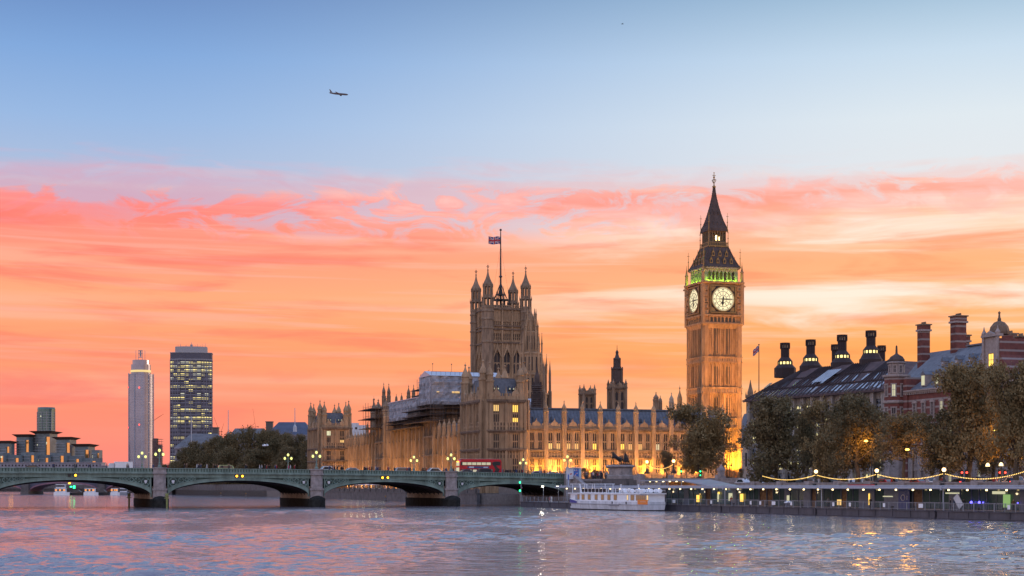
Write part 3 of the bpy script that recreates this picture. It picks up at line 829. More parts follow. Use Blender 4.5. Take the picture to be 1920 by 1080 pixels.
def person(loc, rz, k, col, label, group=None, s=1.0):
    o = bpy.data.objects.new('person', bodies[k]); C.objects.link(o); o.location = loc; o.rotation_euler = (0, 0, rz); o.scale = (s, s, s)
    if col != 'dark': o.material_slots[1].link = 'OBJECT'; o.material_slots[1].material = coatm[col]
    tag(o, label, 'person', group); return o
colw = dict(dark='dark', grey='grey', blue='blue', pink='pink', red='red', pale='pale', brown='brown', green='green')
ordw = ['first', 'second', 'third', 'fourth', 'fifth', 'sixth', 'seventh', 'eighth', 'ninth', 'tenth', 'eleventh', 'twelfth', 'thirteenth', 'fourteenth', 'fifteenth', 'sixteenth', 'seventeenth', 'eighteenth', 'nineteenth', 'twentieth', 'twenty-first', 'twenty-second', 'twenty-third', 'twenty-fourth', 'twenty-fifth', 'twenty-sixth']
groups = [((100, 140, 166, 200, 238), 'left of round glass tower'), ((286, 312, 346, 351, 369, 373, 388, 400, 404), 'between first lamps and lime taxi'),
          ((428, 460, 487, 491, 497, 502, 516, 519, 541, 552), 'between lime taxi and third lamps'), ((617, 624, 628, 633, 640), 'beside tall white car'),
          ((683, 687, 693, 697, 704, 709, 727, 740, 763, 768), 'before floodlit river front'), ((792, 797, 832, 838, 847, 850), 'left of bus'), ((942, 948, 953, 960, 965, 970, 978, 990, 1012, 1020, 1030, 1050), 'right of bus')]
prng = random.Random(5)
for xs, where in groups:
    xs = sorted(list(xs) + [q + 1.9 + .9 * (i % 3) for i, q in enumerate(xs) if i % 4 != 3])
    for i, px in enumerate(xs):
        w = prng.choice([1.2, 1.8, 2.5]); x = b_at(px, w)
        col = prng.choice(['dark', 'dark', 'dark', 'grey', 'blue', 'brown', 'pale', 'red'])
        if px == 541: col = 'pink'
        if px in (388, 369, 491): col = 'pale'
        person(B(x, w, bz(x) + .2), BR + prng.choice([-1, 1]) * math.pi / 2, prng.randrange(3), col, f'walker in {colw[col]} coat on bridge {where}, {ordw[i]} from left', 'people walking over the bridge', prng.uniform(.95, 1.06))
for i in range(26):
    px = prng.uniform(1096, 1141); D = prng.uniform(368, 382); p = at(px, D)
    p.z = 6.3
    col = prng.choice(['dark', 'dark', 'grey', 'blue', 'red', 'pale', 'brown'])
    people_crowd = (px, p, col)
    groups.append((px, p, col))
crowd = sorted([g for g in groups if isinstance(g[0], float)], key=lambda g: g[0])
for i, (px, p, col) in enumerate(crowd):
    person(p, prng.uniform(0, 6.28), prng.randrange(3), col, f'person in {colw[col]} coat in crowd beside the statue plinth, {ordw[i]} from left', 'crowd at the bridge end', prng.uniform(.94, 1.05))

# ================================================================== THE PALACE
# end pavilions --------------------------------------------------------
def pavilion(name, label, u, t, w, l, lit_upper):
    root = thing(name, label, 'palace tower', P(u, t), PA)
    mb = MB(); wins = []
    z0 = 2.7
    rows = [(z0, 8.4, 's'), (8.4, 12.3, 'w'), (12.3, 14.5, 'b'), (14.5, 14.9, 'c'), (14.9, 18.9, 'w'), (18.9, 19.6, 's'), (19.6, 20.0, 'c'), (20.0, 22.0, 'b'), (22.0, 27.0, 'w'), (27.0, 27.7, 's'), (27.7, 28.3, 'c')]
    fr = FR(w, l)
    wall(mb, wins, fr[0] @ T(1.2, 0), w - 2.4, 2, rows, 1, 1.7, 3, butt=.7, bd=.35)
    nf = len(wins)
    wall(mb, wins, fr[1] @ T(1.2, 0), l - 2.4, 3, rows, 1, 1.8, 3, butt=.7, bd=.35)
    wall(mb, wins, fr[2] @ T(1.2, 0), l - 2.4, 3, rows[7:], 1, 1.8, 3, butt=.7, bd=.35)
    mb.box(.6, w - .6, .6, l - .6, z0, 28.0)
    parapet(mb, fr[0] @ T(1.2, 0), w - 2.4, 2, 28.3, 1.7); parapet(mb, fr[1] @ T(1.2, 0), l - 2.4, 3, 28.3, 1.7); parapet(mb, fr[2] @ T(1.2, 0), l - 2.4, 3, 28.3, 1.7)
    for k in (3.5, w / 2, w - 3.5): pinnacle(mb, k, -.1, 28.3, .5, 3.6)
    for k in (l / 3 + .3, l * 2 / 3 - .3): pinnacle(mb, -.1, k, 28.3, .6, 4.6)
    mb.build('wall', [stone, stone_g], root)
    for cx, cy in ((1.0, 1.0), (w - 1.0, 1.0), (1.0, l - 1.0), (w - 1.0, l - 1.0)):
        mb = MB()
        sx, sy = (1 if cx > 2 else -1), (1 if cy > 2 else -1)
        turret(mb, cx + (.2 if sx > 0 else -.2), cy - sy * -.2 + (1.3 if sy < 0 else -1.3), z0, 33.5, 39.8, 1.05, rings=(8.2, 14.4, 19.5, 27.8))
        mb.build('turret', stone, root)
        mb = MB(); turret(mb, cx - sx * 1.3, cy + sy * .2, z0, 33.0, 39.2, 1.0, rings=(8.2, 14.4, 19.5, 27.8)); mb.build('turret', stone, root)
    mb = MB(); mb.frus(1.6, w - 1.6, 1.6, l - 1.6, 28.3, 34.0, 1.4, 1.6)
    mb.box(3.1, w - 3.1, 3.3, l - 3.3, 34.0, 34.3)
    mb.build('roof', slate, root)
    for x in (w * .33, w * .66):
        for dx in (-.55, .55):
            mb = MB(); mb.prism([(x + dx - .35, 31.1), (x + dx + .35, 31.1), (x + dx, 32.2)], 1.4, 2.6); d = mb.build('dormer', slate, root)
            mb = MB(); mb.box(x + dx - .12, x + dx + .12, 1.34, 1.4, 31.15, 31.5); mb.build('pane', glass_c, d)
    def lf(key):
        ri, ci = key
        return None
    lits = {}
    for i, (M, ww, h, n, key) in enumerate(wins):
        g = glass_d
        if i < nf and key[0] == 8: g = lit_upper[key[1]]
        elif i < nf and key[0] == 4 and name and rnd.random() < .0: g = glass_w
        put('window', window_mesh(ww, h, n, g, stone), root, M)
    return root
def pav_panes(root, specs):
    for x, z, h, g in specs:
        mb = MB(); mb.box(x - .8, x + .8, .27, .30, z, z + h); mb.build('lit_pane', g, root)
pv1 = pavilion('palace_pavilion', 'square palace corner tower with two bright yellow upper windows behind the red bus', 0, 0, 13.4, 21, (glass_d, glass_d))
x1_, x2_ = 1.2 + 11 * .25, 1.2 + 11 * .75
pav_panes(pv1, ((x1_, 25.1, 1.7, glass_w), (x2_, 24.9, 1.9, glass_y), (x2_, 22.2, 1.1, glass_y)))
pv2 = pavilion('palace_pavilion', 'square corner tower with eight slim turrets at the far end of the river front', 0, 219, 13.4, 23, (glass_d, glass_d))
pav_panes(pv2, ((x1_, 25.0, 1.8, glow('pale_window', (.95, .95, .60), .9)), (x2_, 22.2, 1.0, glass_w)))

# the north front ------------------------------------------------------
def north_front():
    root = thing('palace_wing', 'floodlit palace front with blue slate roof between the square tower and clock tower', 'palace wing', P(13.6, 2.4), PA)
    nb, bw = 11, 5.4; L = nb * bw
    mb = MB(); wins = []
    rows = [(5.5, 8.2, 's'), (8.2, 12.4, 'w'), (12.4, 12.7, 'c'), (12.7, 14.4, 'b'), (14.4, 14.7, 'c'), (14.7, 19.5, 'w'), (19.5, 20.3, 's'), (20.3, 20.7, 'c')]
    wall(mb, wins, T(0, 0), L, nb, rows, 2, 1.25, 2, butt=1.1, bd=.75, bz=(5.5, 20.5))
    mb.box(0, L, .5, 12, 5.5, 20.4)
    parapet(mb, T(0, 0), L, nb, 20.7, 1.3)
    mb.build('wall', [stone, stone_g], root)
    mb = MB()
    for i in range(nb + 1):
        turret(mb, i * bw, -.35, 20.0, 25.2, 28.2, .62)
    mb.build('buttress_turrets', stone, root) if False else None
    for i in range(nb + 1):
        m2 = MB(); turret(m2, i * bw, -.35, 19.6, 25.0, 28.6, .62, rings=(21.5,)); m2.build('turret', stone, root)
    mb = MB()
    mb.frus(-.3, L, 1.0, 12, 20.7, 26.2, 0, 4.2)
    for x in range(0, int(L), 1): mb.tube([(x + .5, .95, 20.75), (x + .5, 5.15, 26.25)], .05, 4)
    mb.box(0, L, 4.9, 7.1, 26.2, 26.6)
    mb.build('roof', slate, root)
    for b in range(nb):
        m2 = MB(); x = (b + .5) * bw; m2.prism([(x - .35, 22.9), (x + .35, 22.9), (x, 23.9)], 2.2, 3.6); m2.build('dormer', slate, root)
    half = glow('dim_lit_window', (1.0, .62, .22), .7)
    set_windows(wins, root, lambda k: (half if k[0] == 1 and rnd.random() < .08 else (glass_y if k[0] == 5 and k[1] in (3, 7, 11, 14) and False else None)), stone)
    for c, g in ((2, glass_w), (3, half), (4, half), (7, glass_y), (10, glass_y), (11, half), (12, half), (14, glass_c), (5, half)):
        x = c // 2 * bw + bw * ((c % 2) + .5 + (.06 if c % 2 == 0 else -.06)) / 2
        m2 = MB(); m2.box(x - .5, x + .5, .25, .31, 14.9, 14.9 + 1.6); o = m2.build('lit_pane', g, root)
    return root
north_front()

# river front wings ---------------------------------------------------
def river_wing(label, t0, t1, nb, zt, roofz, u=12.0, centre=False):
    root = thing('palace_wing', label, 'palace wing', P(u, t0), PA)
    l = t1 - t0; mb = MB(); wins = []
    rows = [(2.7, 7.4, 's'), (7.4, 12.6, 'w'), (12.6, 14.6, 'b'), (14.6, 14.9, 'c'), (14.9, 19.6, 'w'), (19.6, 20.3, 's'), (20.3, 20.7, 'c')]
    if centre: rows += [(20.7, 23.6, 'w'), (23.6, 24.0, 'c'), (24.0, 27.0, 's')]
    wall(mb, wins, FR(20, l)[1], l, nb, rows, 1, 2.7, 4, butt=.95, bd=1.35, bz=(2.7, rows[-1][1]))
    zt = rows[-1][1]
    parapet(mb, FR(20, l)[1], l, nb, zt, 1.2)
    mb.box(.5, 18, 0, l, 2.7, zt - .2)
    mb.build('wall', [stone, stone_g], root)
    for i in range(nb + 1):
        m2 = MB(); turret(m2, -.7, i * l / nb, zt - 1, zt + 2.6, zt + 5.4, .55); m2.build('turret', stone, root)
    m2 = MB(); m2.frus(1.0, 17, 0, l, zt, roofz, 3.5, 0); m2.build('roof', slate, root)
    set_windows(wins, root, lambda k: None, stone)
    return root
river_wing('long floodlit river wing beneath wrapped scaffolding, left of the square tower', 21, 88, 12, 21, 25)
river_wing('tall central part of the river front under the long low scaffold sheet', 100, 155, 11, 27, 30, centre=True)
river_wing('floodlit river wing between the far corner tower and the scaffolded towers', 168, 219, 10, 21, 25)
def river_tower(label, t0, t1, caps):
    root = thing('palace_tower', label, 'palace tower', P(11.2, t0), PA)
    l = t1 - t0; mb = MB(); wins = []
    rows = [(2.7, 7.4, 's'), (7.4, 12.6, 'w'), (12.6, 14.6, 's'), (14.6, 14.9, 'c'), (14.9, 19.6, 'w'), (19.6, 20.7, 's'), (20.7, 21.1, 'c'), (21.1, 24.6, 'w'), (24.6, 26, 's'), (26, 26.4, 'c'), (26.4, 30, 'w'), (30, 31, 's'), (31, 31.4, 'c')]
    wall(mb, wins, FR(12, l)[1] @ T(1, 0), l - 2, 2, rows, 1, 1.5, 2, butt=.6)
    wall(mb, wins, FR(12, l)[0] @ T(1, 0), 10, 2, rows[7:], 1, 1.5, 2, butt=.6)
    mb.box(.5, 11.5, .5, l - .5, 2.7, 31.2)
    parapet(mb, FR(12, l)[0] @ T(1, 0), 10, 2, 31.4, 1.6); parapet(mb, FR(12, l)[1] @ T(1, 0), l - 2, 2, 31.4, 1.6)
    mb.build('wall', [stone_d, stone_g], root)
    for cx, cy in ((.6, .6), (11.4, .6), (.6, l - .6), (11.4, l - .6)):
        m2 = MB(); turret(m2, cx, cy, 2.7, min(36.0, caps - 5.5), caps, 1.15, rings=(14.4, 20.7, 26, 31.2)); m2.build('turret', stone_d, root)
    m2 = MB(); m2.frus(1.4, 10.6, 1.4, l - 1.4, 31.4, 35.2, 1.5, 1.5); m2.build('roof', slate, root)
    set_windows(wins, root, lambda k: None, stone_d)
river_tower('dark tower of the river front standing beneath the big wrapped scaffold box', 88, 100, 36.5)
river_tower('dark square tower at the far end of the long scaffold sheet', 155, 168, 37.5)

# scaffold wraps -------------------------------------------------------
def sheeted(name, label, u0, u1, t0, t1, z0, z1, ridge, seed):
    root = thing(name, label, 'scaffolding', P(u0, t0), PA)
    w, l = u1 - u0, t1 - t0; r2 = random.Random(seed)
    mb = MB()
    def sheet(M, L, za, zb):
        nx, nz = max(6, int(L / 1.1)), max(6, int((zb - za) / 1.0)); vs = []; fs = []
        for j in range(nz + 1):
            for i in range(nx + 1):
                d = r2.uniform(-.30, .30) - (.34 if (i % 3 == 0) else 0) + (.28 if j % 3 == 1 else 0)
                if i in (0, nx): d = 0
                vs.append(tuple(M @ Vector((L * i / nx, -d - .05, za + (zb - za) * j / nz + (r2.uniform(-.25, .25) if j == 0 else 0)))))
        for j in range(nz):
            for i in range(nx):
                a = j * (nx + 1) + i; fs.append((a, a + 1, a + nx + 2, a + nx + 1))
        mb.add(vs, fs)
    f = FR(w, l)
    for k, L in ((0, w), (1, l), (2, l), (3, w)): sheet(f[k], L, z0, z1)
    mb.build('sheeting', tarp, root)
    mt_ = MB(); z = z0 + 1.9
    while z < z1: mt_.tube([(0, -.55, z), (w, -.55, z + .1)], .05, 4); mt_.tube([(-.55, 0, z), (-.55, l, z + .1)], .05, 4); z += 2.0
    for q in range(int(w / 2.6) + 1): mt_.tube([(q * 2.6, -.56, z0), (q * 2.6, -.56, z1)], .045, 4)
    for q in range(int(l / 2.6) + 1): mt_.tube([(-.56, q * 2.6, z0), (-.56, q * 2.6, z1)], .045, 4)
    mt_.build('sheeting_ties', steel, root)
    m2 = MB()
    if ridge: m2.add([(-.3, -.3, z1), (w + .3, -.3, z1), (w + .3, l + .3, z1), (-.3, l + .3, z1), (-.3, l * .5, z1 + ridge), (w + .3, l * .5, z1 + ridge)], [(0, 1, 5, 4), (2, 3, 4, 5), (0, 4, 3), (1, 2, 5), (3, 2, 1, 0)])
    else: m2.box(-.3, w + .3, -.3, l + .3, z1, z1 + .25)
    m2.build('roof_sheet', steel_l, root)
    m3 = MB()
    for x in [i * 2.4 for i in range(int(w / 2.4) + 1)]:
        for y in (-.5, l + .5): m3.tube([(x, y, z0 - 3.2), (x, y, z0 + .2)], .07, 4)
    for y in [i * 2.4 for i in range(int(l / 2.4) + 1)]:
        for x in (-.5,): m3.tube([(x, y, z0 - 3.2), (x, y, z0 + .2)], .07, 4)
    for z in (z0 - 2.6, z0 - .6): m3.tube([(-.5, l + .5, z), (-.5, -.5, z), (w, -.5, z), (w, l + .5, z), (-.5, l + .5, z + .01)], .06, 4)
    m3.build('scaffold_poles', scaf, root)
    m4 = MB()
    for z in (z0 - 3.0, z0 - 1.2, z0 - .15): m4.box(-1.3, w + .4, -1.3, l + .4, z, z + .12)
    m4.build('working_platform', board, root)
    return root
big = sheeted('scaffold_enclosure', 'huge pale wrapped scaffold box with a pitched roof rising behind the square tower', 9.7, 34, 86.5, 101, 31.2, 40.6, 1.9, 3)
for x, z, w, h in ((8.2, 35.0, 1.3, .5), (2.2, 35.2, .5, .2), (16, 33.5, .6, .2)):
    mb = MB(); mb.box(x - w, x + w, -.42, -.36, z, z + h); mb.build('work_light', glass_w, big)
for x in (3, 9.5, 20):
    mb = MB(); mb.tube([(x, 9, 42), (x, 9, 45)], .06, 4); mb.ball((x, 9, 45.1), .22); mb.build('rooftop_mast', scaf, big)
mb = MB()
for k in range(14): mb.tube([(k * 1.6, -.2, 40.8), (k * 1.6, -.2, 41.9)], .05, 4)
mb.tube([(0, -.2, 41.9), (21, -.2, 41.9)], .05, 4); mb.build('guard_rail', scaf, big)
sheeted('scaffold_sheet', 'long low crumpled scaffold sheet over the middle of the river front', 9.6, 16, 100, 142, 27.4, 34.2, 0, 4)
sheeted('scaffold_enclosure', 'small pale wrapped roof enclosure right of the tall stepped tower', 30, 48, 88, 104, 24, 32.6, 1.6, 5)
# open scaffold platforms
def scaffold(label, u0, u1, t0, t1, levels):
    root = thing('scaffold_tower', label, 'scaffolding', P(u0, t0), PA); w, l = u1 - u0, t1 - t0
    mb = MB()
    for x in [w * i / 4 for i in range(5)]:
        for y in [l * i / 5 for i in range(6)]:
            if 0 < x < w and 0 < y < l: continue
            mb.tube([(x, y, levels[0] - 3), (x, y, levels[-1] + rnd.uniform(1, 4))], .08, 4)
    for z in levels:
        for zz in (z + .6, z + 1.2):
            mb.tube([(0, 0, zz), (w, 0, zz)], .06, 4); mb.tube([(0, 0, zz), (0, l, zz)], .06, 4)
    mb.build('scaffold_poles', scaf, root)
    mb = MB()
    for z in levels: mb.box(-1.5, w + .3, -.4, l + rnd.uniform(.5, 4), z, z + .18)
    mb.build('working_platform', board, root)
scaffold('open scaffold stage with dark boards jutting left of the far river-front towers', 8.5, 13, 158, 178, [26, 29.5, 33])
scaffold('open scaffold stage of dark boards below the big wrapped scaffold box', 8.8, 13, 84, 112, [25.6, 27.6, 29.6])
scaffold('small scaffold stage on the roof behind the long low sheet', 14, 20, 108, 120, [35.5, 37.5])

# turreted lanterns and shafts behind the river front --------------------
def shaft_tower(name, label, px, D, ytop, ybase, wpx, n_up, cat='tower', st=stone_d, pin=15):
    """plain square ventilation or bell tower given its photo height, standing at depth D"""
    c = at(px, D); s = D / F
    zt = EYE + (HZ - ytop) * s; zb = 6.0; w = wpx * s / 1.27
    root = thing(name, label, cat, (c.x, c.y, 0), PA)
    mb = MB(); wins = []
    h = w / 2
    hh = zt - (EYE + (HZ - ybase) * s)
    for k in range(4):
        M = Rz(k * math.pi / 2) @ T(-h, -h)
        wall(mb, wins, M, w, 1, [(zt - hh, zt - hh * .9, 's'), (zt - hh * .9, zt - hh * .18, 'w'), (zt - hh * .18, zt - hh * .06, 's'), (zt - hh * .06, zt, 'c')], 2, w * .26, 1, butt=.0, m=0)
        parapet(mb, M, w, 1, zt, .9)
    mb.box(-h + .4, h - .4, -h + .4, h - .4, zb, zt - .1); mb.box(-h, h, -h, h, zb, zt - hh)
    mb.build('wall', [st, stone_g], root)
    for x, y in ((-1, -1), (1, -1), (1, 1), (-1, 1)):
        m2 = MB(); m2.lathe([(.5, zt - hh), (.5, zt)], 8, x * h, y * h); pinnacle(m2, x * h, y * h, zt, .85, pin * s * 1.0, n=8); m2.build('pinnacle', st, root)
    for M, ww, hx, n, key in wins: put('window', window_mesh(ww, hx, n, glass_d, st), root, M)
    return root, zt, h
shaft_tower('square_tower', 'small square stone tower with four tall pinnacles above the slate roof', 1101, 560, 738, 772, 27, 2, pin=17)
rt_, zt_, h_ = shaft_tower('ventilation_tower', 'tall stone tower topped by a dark stepped spire above the middle of the slate roof', 1157, 560, 726, 774, 32, 2, pin=15)
s_ = 560 / F
mb = MB()
mb.lathe([(h_ * .80, zt_), (h_ * .80, zt_ + 33 * s_), (h_ * .92, zt_ + 33.5 * s_), (h_ * .92, zt_ + 35 * s_), (h_ * .5, zt_ + 37 * s_), (h_ * .48, zt_ + 52 * s_), (h_ * .6, zt_ + 52.5 * s_), (h_ * .34, zt_ + 56 * s_), (h_ * .2, zt_ + 62 * s_), (h_ * .24, zt_ + 66 * s_), (.12, zt_ + 70 * s_), (.05, zt_ + 79 * s_)], 8)
for k in range(8):
    a = math.pi / 8 + k * math.pi / 4
    for q in (.80,):
        x, y = h_ * q * math.cos(a), h_ * q * math.sin(a)
        mb.box(x - .14, x + .14, y - .14, y + .14, zt_, zt_ + 38 * s_)
        x, y = x * .62, y * .62; mb.box(x - .1, x + .1, y - .1, y + .1, zt_ + 36 * s_, zt_ + 55 * s_)
mb.build('spire', lead, rt_)
def lantern_turret(label, px, D, ytip, ysh, wpx, st=stone_d, ybase=790):
    c = at(px, D); s = D / F; r = wpx * s / 2
    root = thing('roof_turret', label, 'turret', (c.x, c.y, 0), PA)
    mb = MB(); turret(mb, 0, 0, 18, EYE + (HZ - ysh) * s, EYE + (HZ - ytip) * s, r, rings=(22,)); mb.build('shaft', st, root)
lantern_turret('slim dark roof turret directly left of its twin, right of the stepped spire tower', 1230, 520, 734, 752, 10)
lantern_turret('slim dark roof turret, the shorter twin right of the stepped spire tower', 1238, 524, 741, 755, 6)
lantern_turret('narrow pale pinnacled turret above the roof left of the domed one', 1259, 500, 735, 756, 8, stone_l)
lantern_turret('domed stone lantern turret standing closest to the clock tower', 1274.5, 490, 722, 762, 9, stone)
lantern_turret('short pinnacle between the far corner tower and scaffold, river front roof', 689, 640, 790, 803, 3.4)
lantern_turret('slim spire of open stone on the roof beside the jutting scaffold boards', 701, 630, 742, 790, 13)
for i, (px, yt) in enumerate(((719.5, 716), (729, 717), (766, 721), (775.5, 720))):
    lantern_turret(f'tall dark twin turret behind the scaffold sheet, {["far left", "second", "third", "rightmost"][i]} of four', px, 640, yt, 745, 6.5)
for i, (px, yt) in enumerate(((743, 738), (753, 736))):
    lantern_turret(f'short dark turret between the two turret pairs, the {["left", "right"][i]} one', px, 660, yt, 750, 4)

# dark louvred spire in front of the stepped tower
c = at(1007, 470); s = 470 / F
root = thing('louvred_spire', 'dark octagonal louvred spire beside the square tower with the bright windows', 'spire', (c.x, c.y, 0), PA)
mb = MB()
zz = lambda y: EYE + (HZ - y) * s
mb.lathe([(1.75, 20), (1.75, zz(768)), (1.55, zz(766)), (1.5, zz(742)), (1.3, zz(738)), (1.15, zz(722)), (.85, zz(718)), (.8, zz(706)), (.5, zz(702)), (.3, zz(696)), (.05, zz(684))], 8)
for y in range(724, 768, 4): mb.lathe([(1.62, zz(y)), (1.8, zz(y) + .02), (1.6, zz(y) + .25)], 8, cap=False)
for k in range(8):
    a = math.pi / 8 + k * math.pi / 4
    for r_, ya, yb in ((1.6, 768, 736), (1.2, 740, 716)): 
        x, y = r_ * math.cos(a), r_ * math.sin(a); mb.box(x - .12, x + .12, y - .12, y + .12, zz(ya), zz(yb))
mb.build('spire', lead, root)

# Victoria tower ---------------------------------------------------------
def great_tower():
    c = P(82.9 + 8.8, 256 + 8.8)
    root = thing('great_square_tower', 'massive square stone palace tower with four crowned corner turrets and a flagpole', 'tower', c, PA)
    s = 704 / F; Z = lambda y: EYE + (HZ - y) * s
    h = 9.0; mb = MB(); wins = []
    rows = [(6, 20, 's'), (20, Z(722), 's'), (Z(722), Z(716), 'c'), (Z(716), Z(700), 's'), (Z(700), Z(658), 'w'), (Z(658), Z(643), 's'), (Z(643), Z(640), 'c'), (Z(640), Z(637), 's'), (Z(637), Z(624.5), 'w'), (Z(624.5), Z(618), 's'), (Z(618), Z(615), 'c'), (Z(615), Z(611.5), 's'), (Z(611.5), Z(609), 'c'), (Z(609), Z(602), 'w'), (Z(602), Z(580), 's'), (Z(580), Z(577), 'c')]
    def three(M):
        old = mb.M; mb.M = old @ M
        L = 2 * h - 4.4; o = 2.2
        for r_ in rows:
            z0, z1, k = r_
            if k in 'sc':
                pr = .45 if k == 'c' else 0
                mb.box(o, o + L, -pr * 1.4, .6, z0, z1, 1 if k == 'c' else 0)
                if k == 's':
                    n = int(L / .75)
                    for i in range(n + 1): mb.box(o + L * i / n - .09, o + L * i / n + .09, -.15, 0, z0, z1)
                    q = z0 + 1.8
                    while q < z1: mb.box(o, o + L, -.1, 0, q, q + .2); q += 2.1
            else:
                tall = z1 - z0 > 6; per = 1 if tall else 4
                nb = 3
                ww = 2.9 if tall else .62
                xs = [o]
                for b in range(nb):
                    for j in range(per):
                        cc = o + L * (b + (j + .5) / per * .82 + .09) / nb if not tall else o + L * (b + .5) / nb
                        wins.append((mb.M @ T(cc, .45, z0), ww, z1 - z0, 2 if tall else 1, ('t' if tall else 's', b)))
                        xs += [cc - ww / 2, cc + ww / 2]
                xs.append(o + L)
                for i in range(0, len(xs), 2): mb.box(xs[i], xs[i + 1], 0, .6, z0, z1)
                if tall:
                    for b in range(nb):
                        cc = o + L * (b + .5) / nb
                        mb.prism([(cc - 2.0, z1 - 2.6), (cc - 1.6, z1 - 2.6), (cc, z1 + 1.0), (cc + 1.6, z1 - 2.6), (cc + 2.0, z1 - 2.6), (cc, z1 + 4.0)], -.5, 0)
        for b in range(4):
            x = o + L * b / 3; mb.box(x - .3, x + .3, -.55, 0, rows[0][0], rows[-1][1])
            pinnacle(mb, x, -.3, Z(577), .6, 3.4)
        # pierced parapet
        x = o
        while x < o + L - .3:
            mb.box(x, x + .32, -.1, .2, Z(577), Z(572)); x += .8
        mb.box(o, o + L, -.15, .3, Z(572), Z(571)); mb.box(o, o + L, -.2, .3, Z(577), Z(576))
        mb.M = old
    for k in range(4): three(Rz(k * math.pi / 2) @ T(-h, -h))
    mb.box(-h + .6, h - .6, -h + .6, h - .6, 6, Z(578))
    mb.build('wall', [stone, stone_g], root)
    mb = MB(); mb.frus(-h + 1.8, h - 1.8, -h + 1.8, h - 1.8, Z(578), Z(570), 4, 4); mb.build('roof', lead, root)
    for M, ww, hx, n, key in wins: put('window', window_mesh(ww, hx, n, glass_d, stone), root, M)
    for x, y in ((-1, -1), (1, -1), (1, 1), (-1, 1)):
        mb = MB(); cx, cy = x * 8.8, y * 8.8; r = 2.55
        prof = [(r, 6)]
        for yy in (722, 643, 617, 600, 585): prof += [(r, Z(yy)), (r * 1.1, Z(yy) + .1), (r * 1.1, Z(yy) + .7), (r, Z(yy) + .9)]
        prof += [(r, Z(577))]
        mb.lathe(prof, 8, cx, cy)
        for za, zb, rr in ((Z(577), Z(560), 2.35), (Z(557), Z(538), 1.95)):
            for k in range(8):
                a = math.pi / 8 + k * math.pi / 4
                px_, py_ = cx + rr * math.cos(a), cy + rr * math.sin(a)
                m_old = mb.M; mb.M = T(px_, py_) @ Rz(a); mb.box(-.42, .22, -.42, .42, za, zb); mb.M = m_old
                pinnacle(mb, cx + rr * 1.12 * math.cos(a), cy + rr * 1.12 * math.sin(a), zb - .2, .35, 2.4)
            mb.lathe([(rr * 1.0, za - .3), (rr * 1.12, za), (rr * 1.12, za + .9), (rr * .9, za + 1.0)], 8, cx, cy)
            mb.lathe([(rr * 1.0, zb), (rr * 1.15, zb + .25), (rr * 1.15, zb + .6), (rr * .85, zb + .8)], 8, cx, cy)
            mb.lathe([(.25, za), (.25, zb)], 6, cx, cy)
        z0 = Z(537)
        mb.lathe([(1.7, z0), (2.05, z0 + .3), (2.1, z0 + 1.0), (1.75, z0 + 1.9), (1.1, z0 + 3.3), (.66, z0 + 4.6), (.36, z0 + 6.0), (.24, z0 + 7.0), (.5, z0 + 7.2), (.2, z0 + 7.5), (.15, z0 + 8.1)], 8, cx, cy)
        for k in range(6):
            a = k * math.pi / 3
            mb.tube([(cx, cy, z0 + 8.1), (cx + .62 * math.cos(a), cy + .62 * math.sin(a), z0 + 8.75), (cx, cy, z0 + 9.4)], .09, 4)
        mb.tube([(cx, cy, z0 + 8), (cx, cy, z0 + 10.2)], .06, 4)
        mb.build('turret', stone_d, root)
    # iron crown that carries the flagpole
    mb = MB()
    for k in range(8):
        a = k * math.pi / 4
        q = 4.2
        mb.tube([(q * math.cos(a), q * math.sin(a), Z(572)), (q * .9 * math.cos(a), q * .9 * math.sin(a), Z(560)), (q * .45 * math.cos(a), q * .45 * math.sin(a), Z(545)), (.3 * math.cos(a), .3 * math.sin(a), Z(527))], .2, 4)
        mb.tube([(q * math.cos(a), q * math.sin(a), Z(572)), (q * math.cos(a), q * math.sin(a), Z(541 if k % 2 else 533))], [.35, .06], 4)
    for y_, q in ((570, 4.2), (558, 3.7), (548, 2.3)):
        mb.lathe([(q - .2, Z(y_)), (q + .15, Z(y_)), (q + .15, Z(y_) + .4), (q - .2, Z(y_) + .4)], 8, rot=0)
    mb.build('iron_crown', iron, root)
    mb = MB(); mb.tube([(0, 0, Z(575)), (0, 0, Z(512)), (0, 0, Z(426))], [.55, .42, .22], 8)
    mb.lathe([(.7, Z(514)), (.8, Z(512)), (.4, Z(510))], 8); mb.ball((0, 0, Z(423.5)), .55)
    for a in (.3, 2.2, 4.1): mb.tube([(0, 0, Z(452)), (5.0 * math.cos(a), 5 * math.sin(a), Z(560))], .035, 3)
    mb.build('flagpole', iron, root)
    return c, Z
vc, VZ = great_tower()
